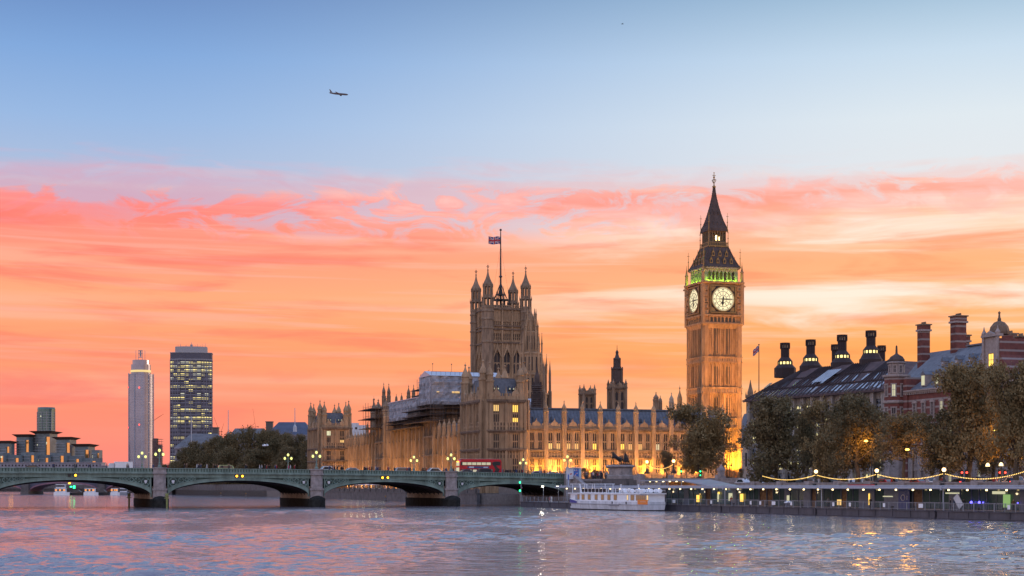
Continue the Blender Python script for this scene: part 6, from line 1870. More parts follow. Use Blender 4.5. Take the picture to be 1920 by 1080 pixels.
# grey roofed offices between the tower and the gardens
def office(label, px0, px1, D, yeave, yridge, wallm, roofm, hips=(10, 10), wins=True, dep=26):
    a, b = at(px0, D), at(px1, D); s = D / F; root = thing('office_block', label, 'office building', (a.x, a.y, 0)); L = b.x - a.x
    ze, zr = EYE + (HZ - yeave) * s, EYE + (HZ - yridge) * s
    mb = MB(); mb.box(0, L, 0, dep, 4, ze); mb.box(-.5, L + .5, -.8, dep, ze - .8, ze); mb.box(-.3, L + .3, -.5, dep, ze - 4.6, ze - 4.2); mb.build('wall', wallm, root)
    mb = MB(); mb.frus(-.3, L + .3, -.5, dep, ze, zr, hips[0], dep * .45); mb.build('roof', roofm, root)
    if wins:
        z = ze - 3.6; k = 0
        while z > 6 and k < 5:
            n = int(L / 4)
            for i in range(n):
                x = L * (i + .5) / n; mb = MB(); mb.box(x - .8, x + .8, -.06, -.01, z, z + 2.2, 0); mb.box(x - 1, x + 1, -.25, 0, z - .3, z, 1); mb.build('window', [glass_d if r.random() < .9 else lt[2], wallm], root)
            z -= 4; k += 1
    return root, ze, zr, L, s
groof = mat('grey_roof', (.13, .13, .14), .7, .3, .3); pale_w = mat('pale_office_stone', (.26, .25, .29), .8, .25, .3)
o1 = office('pale stone office block with a hipped grey roof in front of the dark office tower', 328, 424, 990, 839, 812, pale_w, groof, (8, 8))
o2 = office('long low office block with a dark grey roof above the garden trees', 424, 500, 1010, 826, 802, pale_w, groof, (4, 4), False)
o3 = office('dark blue roofed block beside the far corner tower', 500, 585, 960, 815, 790, pale_w, mat('blue_slate', (.06, .07, .11), .6, .3, .3), (6, 2), False)
for (rt, px, yt, yb, D) in ((o1, 359, 780, 832, 985), (o2, 428, 769, 814, 1005), (o3, 553, 765, 800, 955)):
    c = at(px, D); s = D / F; t = thing('rooftop_mast', f'white flag mast on the office roofs, {["leftmost, before the dark tower", "middle, by the cranes", "rightmost, near the far corner tower"][[359, 428, 553].index(px)]}', 'mast', (c.x, c.y, EYE + (HZ - yb) * s))
    mb = MB(); mb.tube([(0, 0, -3), (0, 0, (yb - yt) * s)], [.32, .2], 6); mb.lathe([(1.2, -3), (1.0, 0), (.5, 1.2)], 8); mb.build('pole', steel_l, t)
for rt, px, w, y0, y1 in ((o1[0], 404, 3.6, 820, 801), (o2[0], 505, 4.2, 808, 790)):
    loc = rt.location; D = loc.y + 14; s = D / F; x = at(px, D).x - loc.x
    mb = MB(); mb.box(x - w / 2, x + w / 2, 13, 17, EYE + (HZ - y0) * s - 3, EYE + (HZ - y1) * s); mb.box(x - w / 2 - .3, x + w / 2 + .3, 12.7, 17.3, EYE + (HZ - y1) * s - .6, EYE + (HZ - y1) * s); mb.build('chimney', scaf, rt)
# small white modern block behind the river wing
c = at(668, 760); s = 760 / F
root = thing('white_block', 'small white flat-roofed block showing above the roofs right of the far corner tower', 'building', (c.x, c.y, 0), R(12))
mb = MB(); mb.box(-4.2, 1.2, 0, 8, 10, EYE + 118 * s); mb.box(1.2, 4.6, 0, 8, 10, EYE + 114 * s); mb.build('wall', white_w, root)
mb = MB(); mb.box(-3.4, -2.2, -.08, -.02, EYE + 104 * s, EYE + 115 * s); mb.box(-.6, .4, -.08, -.02, EYE + 106 * s, EYE + 110 * s); mb.build('window', glass_d, root)

# stepped riverside apartment complex at the far left
aptm = mat('apartment_cladding', (.14, .18, .20), .5, .35, .15); aptg = mat('green_glass', (.09, .16, .17), .2, .2, .1, metal=.5); aptp = mat('pale_balcony', (.30, .31, .34), .6, .2, .3)
gold = mat('gold_reflecting_glass', (.75, .45, .18), .12, metal=.9)
def apt(label, px0, px1, ytop, D, flare=True, cyl=False, ybase=880):
    a, b = at(px0, D), at(px1, D); s = D / F; w = b.x - a.x; c = (a + b) / 2
    root = thing('apartment_block', label, 'apartment block', (c.x, c.y, 0), R(-12), 'stepped riverside apartments'); Z = lambda y: EYE + (HZ - y) * s
    zt = Z(ytop)
    mb = MB(); h = w / 2 * .92
    if cyl: mb.lathe([(h * 1.05, 4), (h * 1.05, zt - 2), (h * 1.0, zt)], 20)
    else: mb.box(-h, h, -h, h, 4, zt - 2); mb.box(-h * .5, h * .55, -h - 1.5, -h, 4, zt - 6)
    mb.build('wall', aptg if cyl else aptm, root)
    mb = MB(); z = zt - 7
    fl_ = 0
    while z > Z(ybase):
        if cyl: mb.lathe([(h * 1.07, z), (h * 1.07, z + .5)], 20, cap=True)
        else: mb.box(-h - .5, h * .45, -h - 2.0, -h + 1, z, z + .6)
        z -= 3.4; fl_ += 1
    for k in range(7):
        a_ = math.pi + math.pi * k / 6
        if cyl: mb.tube([(h * 1.08 * math.cos(a_), h * 1.08 * math.sin(a_), 4), (h * 1.08 * math.cos(a_), h * 1.08 * math.sin(a_), zt - 6)], .35, 4)
    mb.build('balconies', aptp, root)
    if flare:
        zr = zt
        mb = MB(); mb.add([(-h * 1.0, -h * 1.0, zr - 2), (h * 1.0, -h, zr - 2), (h, h, zr - 2), (-h, h, zr - 2), (-h * 1.55, -h * 1.5, zr + 1.6), (h * 1.55, -h * 1.5, zr + 1.6), (h * 1.5, h * 1.5, zr + .6), (-h * 1.5, h * 1.5, zr + .6), (0, 0, zr + .2)], [(0, 1, 5, 4), (1, 2, 6, 5), (2, 3, 7, 6), (3, 0, 4, 7), (4, 5, 8), (5, 6, 8), (6, 7, 8), (7, 4, 8)]); mb.build('winged_roof', lead, root)
    mb = MB()
    for k in range(7):
        x = r.uniform(-h, h * .6); z = r.uniform(Z(ybase), zt - 8); mb.box(x, x + 2.2, -h - .2, -h - .1, z, z + 2) if not cyl else mb.box(x * .3, x * .3 + 1.2, -h * 1.12, -h * 1.05, z, z + 1.5)
    mb.build('window', [lt[2]], root)
    if not cyl:
        mb = MB(); mb.box(h * .55, h + .05, -h - .05, -h + .4, zt * .55, zt - 6); mb.build('glazed_corner', gold, root)
    return root
apt('tall round apartment tower rising from the stepped riverside blocks', 70, 104, 764, 2120, False, True)
apt('block with a wing-shaped roof carrying the round apartment tower', 70, 103, 811, 2090)
apt('wing-roofed block left of the round apartment tower', 35, 62, 817, 2080)
apt('wing-roofed block at the left edge of the picture', 2, 24, 829, 2060)
apt('wing-roofed block right of the round apartment tower', 110, 139, 822, 2070)
apt('lowest wing-roofed block of the stepped riverside apartments', 145, 174, 835, 2060)
apt('dark flat-topped block at the right end of the riverside apartments', 174, 190, 841, 2050, False)
apl = ['at the picture edge', 'second from the left', 'third from the left', 'below the round tower', 'fifth from the left', 'sixth from the left', 'rightmost']
for i, (a_, b_, y_) in enumerate(((-12, 14, 846), (14, 44, 850), (44, 72, 845), (72, 98, 850), (98, 128, 846), (128, 156, 852), (156, 188, 856))):
    apt(f'low terraced apartment block along the river, {apl[i]}', a_, b_, y_, 1980 + 8 * i, False)
for i, (a_, b_, y_, D) in enumerate(((186, 214, 874, 1800), (210, 244, 879, 1700), (-30, 190, 868, 1900), (299, 330, 874, 1500))):
    a, b = at(a_, D), at(b_, D); s = D / F
    root = thing('riverside_block', ['low grey block just right of the apartments', 'low block under the lorry at the far shore', 'long low grey terrace in front of the stepped apartments', 'low block between the glass tower and the gardens'][i], 'building', (a.x, a.y, 0))
    mb = MB(); L = b.x - a.x; zt = EYE + (HZ - y_) * s; mb.box(0, L, 0, 20, 2, zt); mb.box(-.4, L + .4, -.6, 20, zt, zt + .8)
    k = 0
    while k * 4 + 2 < L: mb.box(k * 4 + 1, k * 4 + 2.6, -.2, 0, zt - 4, zt - 2, 1); k += 1
    mb.build('wall', [pale_w, glass_d], root)

# far bridge upstream
root = thing('far_bridge', 'distant low bridge with pinkish arches upstream, seen beneath the left-hand span', 'bridge', at(-260, 905), math.atan2(-.12, 1.0)); root.location.z = 0
s = 900 / F; far_p = mat('far_bridge_paint', (.24, .13, .17), .7, .25, .2); far_d = mat('far_bridge_grey', (.09, .09, .13), .7, .3, .2)
L = (360 + 260) * s; mb = MB(); zt = EYE + 17 * s
mb.box(-40, L, 0, 16, zt - 1.3, zt); mb.box(-40, L, -.3, 0, zt, zt + 1.1); mb.box(-40, L, -.3, 16, zt - 3, zt - 1.3)
mb.build('deck', far_d, root)
xs_p = [(-260 + 260) * s, (-120 + 260) * s, (65 + 260) * s, (212 + 260) * s, (340 + 260) * s]
for x in xs_p: 
    mb = MB(); mb.box(x - 2.1, x + 2.1, -2, 18, -1, zt - 1.2); mb.box(x - 2.4, x + 2.4, -2.4, 18, -1, 1.0); mb.build('pier', granite_d, root)
for a, b in zip(xs_p, xs_p[1:]):
    a += 2.1; b -= 2.1; xm, hw = (a + b) / 2, (b - a) / 2; mb = MB(); vs = []; n = 20
    lo = [(xm - hw * math.cos(math.pi * k / n), 1.6 + (zt - 3.6 - 1.6) * math.sin(math.pi * k / n)) for k in range(n + 1)]
    for (x0, z0), (x1, z1) in zip(lo, lo[1:]):
        mb.add([(x0, -.4, z0), (x1, -.4, z1), (x1, -.4, z1 + .8), (x0, -.4, z0 + .8), (x0, 16, z0), (x1, 16, z1), (x1, 16, z1 + .8), (x0, 16, z0 + .8)], [(0, 1, 2, 3), (0, 4, 5, 1), (3, 2, 6, 7), (5, 4, 7, 6)], 0)
        mb.add([(x0, -.1, z0 + .8), (x1, -.1, z1 + .8), (x1, -.1, zt - 1.3), (x0, -.1, zt - 1.3)], [(0, 1, 2, 3)], 1)
    mb.build('arch', [far_p, far_d], root)
for px, yy, m_ in ((26, 910, amb_l), (31, 910, amb_l), (143, 906, amb_l), (146, 912.5, grn_l), (152, 911.5, grn_l), (152, 914.5, grn_l)):
    D = 899 + 2; w_ = at(px, 899, yy); lp = (Matrix.Translation(root.location) @ Rz(root.rotation_euler[2])).inverted() @ w_
    mb = MB(); mb.lathe([(.55, -.4), (.6, 0), (.4, .3)], 8); o = mb.build('navigation_light', m_, root); o.location = (lp.x, min(lp.y, -.9), lp.z)
# a few things on the far bridge
def far_vehicle(px, label, big):
    c = at(px, 906); root = thing('distant_van' if big else 'distant_car', label, 'vehicle', (c.x, 908 - (c.x + 330) * .12 * .0 - 2, zt), math.atan2(-.12, 1))
    # sit on the deck line
    f_ = (c.x - at(-260, 905).x); root.location.y = 905 - f_ * .12 + 6
    mb = MB(); H = 2.4 if big else 1.5; mb.prism([(-2.4, .3), (-2.4, H * .6), (-1.7, H), (2.3, H), (2.4, .3)], -.9, .9); mb.build('body', paint['white'] if big else paint['red'], root)
    mb = MB(); mb.box(-1.5, 1.8, -.93, -.9, H * .6, H * .9); mb.build('window', car_glass, root)
far_vehicle(106, 'small white van on the distant bridge', True); far_vehicle(128, 'small red car on the distant bridge', False)
far_vehicle(160, 'small white van on the distant bridge, right of the red car', True)

# ================================================================== BOATS UPSTREAM
def small_boat(name, label, px, D, L, decks, hull=white, rz=0.0, wm=None):
    c = at(px, D); c.z = 0; t = thing(name, label, 'boat', c, rz); w = L * .16
    mb = MB(); 
    mb.hprism([(-L / 2, -w * .7), (-L / 2 + L * .1, -w), (L / 2 - L * .25, -w), (L / 2, 0), (L / 2 - L * .25, w), (-L / 2 + L * .1, w), (-L / 2, w * .7)], -.3, 1.5)
    mb.build('hull', hull, t)
    z = 1.5
    for d in range(decks):
        k = 1 - d * .16; mb = MB(); mb.box(-L * .42 * k, L * .28 * k, -w * .8, w * .8, z, z + 1.9); mb.box(-L * .44 * k, L * .30 * k, -w * .88, w * .88, z + 1.9, z + 2.05); cab = mb.build('cabin', white_w, t)
        n = 5
        for i in range(n):
            x = -L * .40 * k + L * .64 * k * (i + .5) / n; mb = MB(); mb.box(x - .5, x + .5, -w * .8 - .06, -w * .8 - .01, z + .7, z + 1.5); mb.build('window', wm if (wm and i % 2 == 0 and d == 0) else glass_d, cab)
        z += 2.05
    mb = MB(); mb.tube([(0, 0, z), (0, 0, z + 1.6)], .06, 4); mb.build('mast', steel, t)
    return t
orange_w = glow('boat_cabin_light', (1.0, .36, .08), 1.0)
small_boat('moored_boat', 'white two-deck boat moored upstream with orange cabin lights, leftmost', 116, 800, 7.8, 2, white, 0, orange_w)
small_boat('moored_boat', 'white round-sterned boat moored upstream with a red waterline', 171, 795, 7.2, 1, white, 0, orange_w)
small_boat('moored_boat', 'small white cabin boat moored near the bridge pier', 216, 800, 4.6, 1, white, 0, orange_w)
small_boat('moored_boat', 'little grey launch beside the small white cabin boat', 233, 820, 5.0, 1, steel)
def barge(label, px, D, L):
    c = at(px, D); c.z = 0; t = thing('moored_barge', label, 'barge', c)
    mb = MB(); mb.prism([(-L / 2, 1.6), (-L / 2 + 1, -.3), (L / 2 - 1, -.3), (L / 2, 1.8), (L / 2 - 1.5, 1.5), (-L / 2 + 2, 1.3)], -1.6, 1.6); mb.build('hull', black, t)
    mb = MB(); mb.prism([(-L * .3, 1.4), (-L * .2, 2.5), (L * .1, 2.8), (L * .3, 1.5)], -1.2, 1.2); mb.build('cargo', scaf, t)
barge('low black barge between the two larger white boats', 144, 805, 8.6); barge('low black barge right of the round-sterned boat', 192, 802, 7.6)
for px, yb, lab in ((692, 937, 'small orange-topped buoy under the second arch from the right, left one'), (723, 940, 'small dark buoy under the second arch from the right, right one'), (414, 931, 'tiny red buoy by the garden wall'), (461, 932, 'tiny yellow buoy by the garden wall')):
    D = EYE * F / (yb - HZ); c = at(px, D); c.z = 0; t = thing('mooring_buoy', lab, 'buoy', c)
    mb = MB(); mb.lathe([(.2, -.2), (.6, 0), (.6, .35), (.25, .5), (.1, .6), (.08, 1.3)], 10); mb.build('float', scaf, t)
    mb = MB(); mb.box(-.2, .2, -.2, .2, 1.3, 1.75); mb.build('top_mark', amb_l if px in (692,) else gilt, t)
# timber dolphins beside the big pier
for px, D, lab in ((242, 356, 'yellow-green mooring post left of the first big bridge pier'), (313, 338, 'yellow-green mooring post right of the first big bridge pier')):
    c = at(px, D); c.z = 0; t = thing('mooring_post', lab, 'post', c); mb = MB(); mb.tube([(0, 0, -1), (0, 0, 2.6)], .2, 8); mb.box(-.5, .5, -.06, .06, 2.0, 2.2); mb.lathe([(.24, 2.5), (.34, 2.6), (.3, 3.0), (.05, 3.1)], 8)
    mb.M = T(0, -.08, 2.75) @ Matrix.Rotation(R(45), 4, 'Y'); mb.box(-.55, .55, -.03, .03, -.07, .07); mb.box(-.07, .07, -.03, .03, -.55, .55)
    mb.build('post', mat('post_green', (.22, .24, .08), .7, .3, 2), t)
# terrace lamps and marquee
for i in range(7):
    px = 647 + 11.6 * i; D = 560 - 13 * i; D = 585 - 14 * i; c = at(px, D)
    tt = (c.y - 435 + ps * 4.4) / pc
    k = (px - 960) / F; a = P(-4, 0); dv = P(-4, 1) - a; q = (k * a.y - a.x) / (dv.x - k * dv.y); p = P(-4, q, 2.7)
    t = thing('terrace_lamp', f'globe lamp on the palace terrace seen under the bridge, {ordw[i]} from the left', 'lamp', p, 0, 'terrace globe lamps')
    zg = EYE + (HZ - 905.5) * p.y / F - 2.7
    mb = MB(); mb.tube([(0, 0, 0), (0, 0, zg - .3)], [.12, .06], 6); mb.lathe([(.25, 0), (.2, .5), (.1, .7)], 8); mb.build('post', iron, t)
    mb = MB(); mb.ball((0, 0, zg), .38); mb.build('globe', glow('terrace_globe', (1.0, .90, .50), 6), t)
root = thing('terrace_marquee', 'pale striped marquee along the palace terrace glimpsed beneath the bridge', 'marquee', P(-3.5, 95), PA)
mb = MB()
for k in range(8): mb.prism([(0, 5.0), (4, 5.9), (8, 5.0), (8, 4.8), (0, 4.8)], k * 6, k * 6 + 5.8) if False else mb.add([(0, k * 6, 5.0), (6, k * 6, 5.0), (6, k * 6 + 6, 5.0), (0, k * 6 + 6, 5.0), (3, k * 6 + 3, 6.6)], [(0, 1, 4), (1, 2, 4), (2, 3, 4), (3, 0, 4)])
mb.build('canopy', mat('marquee_cloth', (.55, .38, .36), .8), root)
mb = MB()
for k in range(9): mb.tube([(0, k * 6, 2.7), (0, k * 6, 5)], .08, 4)
mb.box(.4, .5, 0, 48, 2.7, 3.8); mb.build('posts', white_w, root)

# ================================================================== FLOATING PIER
PO = Vector((2, 361, 0)); PR_ = math.atan2(ED.y, ED.x)
def Q(x, y=0.0, z=0.0): return PO + ED * x + EN * y + Vector((0, 0, z))
def q_at(px, n=0.0):
    k = (px - 960) / F; a = PO + EN * n
    return (k * a.y - a.x) / (ED.x - k * ED.y)
hx = [0, q_at(1354), q_at(1532), q_at(1757), 190]
dk = 1.15
seg_l = ['far left section with open deck lamps', 'section behind the white boat', 'middle section', 'nearest section at the right edge']
for i in range(4):
    t = thing('pontoon', f'dark grey steel pontoon hull of the floating pier, {seg_l[i]}', 'pontoon', Q(hx[i]), PR_, 'pontoon hulls of the floating pier')
    L = hx[i + 1] - hx[i] - .5
    mb = MB(); mb.box(0, L, 0, 11, -.4, dk - .12); mb.build('hull', hullg, t)
    mb = MB(); mb.box(-.1, L + .1, -.15, 11.1, dk - .12, dk); mb.box(0, L, -.12, 0, .05, .16)
    k = 2.5
    while k < L: mb.box(k - .05, k + .05, -.10, 0, 0, dk - .1); k += 4.2
    mb.build('deck', hullg, t)
    k = 3
    while k < L - 1: m2 = MB(); m2.lathe([(.16, dk), (.16, dk + .35), (.24, dk + .38), (.24, dk + .5), (.1, dk + .55)], 8, k, .5); m2.build('bollard', black, t); k += 5.2
# railings
root = thing('pier_railing', 'grey barred railing along the river edge of the floating pier', 'railing', Q(0), PR_)
mb = MB(); ztop_r = dk + 1.12
mb.box(.3, 188, .22, .27, ztop_r - .06, ztop_r); mb.box(.3, 188, .22, .27, dk + .12, dk + .17)
k = .3
while k < 188: mb.box(k - .015, k + .015, .235, .255, dk + .15, ztop_r); k += .32
k = .3
while k < 188: mb.box(k - .05, k + .05, .19, .30, dk, ztop_r + .04); k += 2.1
mb.build('rails', steel, root)
mb = MB()
for px in (1264, 1334, 1408, 1426, 1451, 1484, 1563, 1594, 1658, 1727, 1892): x = q_at(px, .2); w = .5 if px in (1264, 1451, 1727) else .26; mb.box(x - w, x + w, .12, .17, dk + .35, dk + .95)
mb.build('notice_boards', white, root)
# canopy on posts with downlights
root = thing('pier_canopy', 'long thin pale grey canopy roof over the floating pier with a row of small downlights', 'canopy', Q(0), PR_)
xc0 = q_at(1040); mb = MB(); zc = 4.28
mb.box(xc0, 189, .3, 9.5, zc, zc + .16); mb.box(xc0, 189, .1, .3, zc - .05, zc + .33); mb.box(xc0, 189, -.02, .1, zc + .05, zc + .2)
mb.tube([(xc0, .2, zc + .42), (189, .2, zc + .42)], .07, 6)
for px in (1357, 1538, 1766): x = q_at(px, .2); mb.box(x - .15, x + .15, -.05, .4, zc - .2, zc + .5)
mb.build('roof', steel_l, root)
for px in (1107, 1357, 1538, 1766): x = q_at(px, .2); m2 = MB(); m2.tube([(x, .45, dk), (x, .45, zc)], .09, 8); m2.build('post', steel_l, root)
dl = [x for x in range(int(xc0) + 4, 188, 4)]
for i, x in enumerate(dl):
    m2 = MB(); m2.lathe([(.10, zc - .02), (.14, zc - .10), (.15, zc - .26), (.05, zc - .28)], 8, x, 1.2, 0); o = m2.build('downlight', down_m, root)
    if i % 3 == 0: lamp('POINT', (x, 1.4, zc - .7), 16, (1, .74, .42), root, .15)
for i in range(12):
    x = q_at(1246) + i * 5.5; m2 = MB(); m2.lathe([(.10, 4.18), (.13, 4.05)], 8, x, 6.5); m2.build('downlight', down_m, root)
# glazed waiting rooms below the canopy
root = thing('pier_waiting_room', 'long glazed waiting hall with grey blue panels under the pier canopy', 'pier building', Q(0), PR_)
x0 = q_at(1250, 4); x = x0; r = random.Random(12)
pan = [mat('hall_glass', (.05, .09, .09), .08, spec=.9), mat('hall_panel', (.13, .15, .22), .5, .15, 1), mat('hall_dark', (.03, .03, .05), .4), mat('hall_brick', (.20, .12, .07), .8, .5, 2)]
mb = MB(); mb.box(x0, 188, 8.6, 9.0, dk, zc, 1); mb.box(x0, 188, 3.9, 8.6, dk, dk + .15, 1); mb.build('back_wall', [pan[1], pan[3]], root)
pn = 0
while x < 186:
    w = r.choice([1.6, 2.0, 2.4]); kind = r.choice([0, 0, 0, 1, 0, 3, 1 if pn % 5 == 0 else 0])
    mb = MB()
    if kind == 0:
        mb.box(x + .06, x + w - .06, 4.0, 4.06, dk + .2, zc, 0); mb.box(x, x + w, 3.95, 4.1, dk + 1.05, dk + 1.15, 1)
    elif kind == 1: mb.box(x, x + w, 3.85, 4.3, dk, zc, 1); mb.lathe([(.18, 0), (.18, .1)], 8) if False else None
    else: mb.box(x, x + w, 4.2, 4.4, dk, zc, 2)
    mb.box(x - .05, x + .05, 3.9, 4.12, dk, zc, 1)
    mb.build('panel', [pan[0], pan[1], pan[3]], root); x += w; pn += 1
for px, w, z0, h, mt in ((1309, .5, 1.7, 1.3, glass_y), (1347, .25, 1.8, 1.6, glass_c), (1370, .6, 2.0, 1.4, glass_c), (1391, .5, 1.9, 1.4, glass_y), (1478, .35, 1.9, 1.2, glass_c), (1574, .55, 1.6, .9, glass_w), (1630, .14, 1.7, 1.8, glass_y), (1348, .3, 3.2, .4, glass_y), (1313, .2, 3.1, .15, glass_w), (1665, 1.2, 3.0, .16, glass_c), (1786, 1.5, 3.55, .18, glass_c), (1873, 1.3, 3.55, .4, glass_c), (1888, .7, 1.7, 1.8, glow('green_lit_panel', (.35, .6, .2), .6))):
    x = q_at(px, 3.8); mb = MB(); mb.box(x - w, x + w, 3.72, 3.78, z0, z0 + h); mb.build('lit_opening', mt, root)
for px in (1821, 1836, 1843, 1908): x = q_at(px, 3.6); mb = MB(); mb.ball((x, 3.6, 2.35), .2 if px < 1840 else .1); mb.build('blue_lamp', glow('blue_lamp_glow', (.12, .10, 1.0), 4), root)
# round river-service emblem: a plain ring with a bar on a blue panel
x = q_at(1693, 3.6); mb = MB(); mb.box(x - 1.1, x + 1.6, 3.6, 3.68, dk, zc - .1, 0)
seg = 20
for k in range(seg):
    a0, a1 = 2 * math.pi * k / seg, 2 * math.pi * (k + 1) / seg; mb.tube([(x + .45 * math.cos(a0), 3.58, 2.9 + .45 * math.sin(a0)), (x + .45 * math.cos(a1), 3.58, 2.9 + .45 * math.sin(a1))], .07, 4, 1)
mb.box(x + .95, x + 1.05, 3.54, 3.6, 2.6, 3.2, 1)
mb.build('emblem_panel', [mat('panel_blue', (.05, .07, .22), .5), mat('emblem_ink', (.5, .5, .55), .5)], root)
# lamps and posts at the left end
for px, lab in ((1019, 'bright white floodlamp on a post at the left end of the floating pier'), (1047, 'bright white floodlamp on a post beside the start of the pier canopy')):
    x = q_at(px, 2); t = thing('pier_lamp', lab, 'lamp', Q(x, 2, dk), PR_, 'pier end floodlamps'); mb = MB(); mb.tube([(0, 0, 0), (0, 0, 3.55)], .06, 6); mb.box(-.2, .2, -.35, .15, 3.5, 3.6); mb.build('post', steel, t)
    mb = MB(); mb.box(-.17, .17, -.36, -.05, 3.3, 3.5); mb.build('lamp_head', cold_m, t); lamp('POINT', (0, -.6, 3.3), 70, (1, .9, .7), t, .15)
x = q_at(977, 1); t = thing('signal_post', 'grey post with two green river signal lights at the left end of the floating pier', 'signal', Q(x, 1, dk), PR_)
mb = MB(); mb.tube([(0, 0, 0), (0, 0, 5.2)], .09, 6); mb.box(-.35, .35, -.06, .06, 2.2, 2.3); mb.box(-.3, .1, -.06, .06, 4.1, 4.2); mb.box(.1, .5, -.1, .1, 3.0, 3.25); mb.build('post', steel, t)
for z in (2.45, 4.35): mb = MB(); mb.ball((-.3, -.1, z), .24); mb.build('signal_light', grn_l, t)
t = thing('lifebelt_post', 'small cabinet and lifebelt on the open deck left of the boat', 'lifebelt', Q(q_at(1033, 1.2), 1.2, dk), PR_); mb = MB(); mb.box(-.3, .3, -.2, .2, 0, 1.2); mb.build('cabinet', white_w, t)
mb = MB(); seg = 12
for k in range(seg): a0, a1 = 2 * math.pi * k / seg, 2 * math.pi * (k + 1) / seg; mb.tube([(.3 * math.cos(a0), -.28, .75 + .3 * math.sin(a0)), (.3 * math.cos(a1), -.28, .75 + .3 * math.sin(a1))], .07, 5)
mb.build('lifebelt', mat('lifebelt_red', (.5, .08, .05), .5), t)
# people and a tilted sign board on the pier
for i, (px, y_, col, lab) in enumerate(((1371, 2.0, 'red', 'person in a red coat standing on the pier by the lit doorway'), (1782, 1.6, 'dark', 'person in a dark coat on the pier left of the tilted board'), (1789, 2.4, 'blue', 'person in a blue coat on the pier beside the tilted board'), (1807, 1.5, 'dark', 'person in a dark coat on the pier right of the tilted board'), (1900, 1.5, 'brown', 'person in a brown coat on the pier near the right edge'), (1553, 2.2, 'grey', 'person in a grey coat on the pier below the second canopy post'), (1632, 2.6, 'dark', 'person in a dark coat on the pier by the tall thin lit strip'))):
    person(Q(q_at(px, y_), y_, dk), r.uniform(0, 6), i % 3, col, lab, 'people waiting on the floating pier')
t = thing('notice_board', 'tilted white sandwich board leaning on the pier at the right', 'sign', Q(q_at(1797, 1.2), 1.2, dk), PR_); mb = MB(); mb.M = T(0, 0, 1.35) @ Matrix.Rotation(R(-38), 4, 'Y'); mb.box(-.55, .55, -.05, .05, -1.0, 1.0); mb.build('board', white_w, t); mb = MB(); mb.tube([(-.5, .1, 0), (.1, .1, 1.4)], .05, 4); mb.tube([(.9, .1, 0), (.2, .1, 1.2)], .05, 4); mb.build('leg', steel, t)

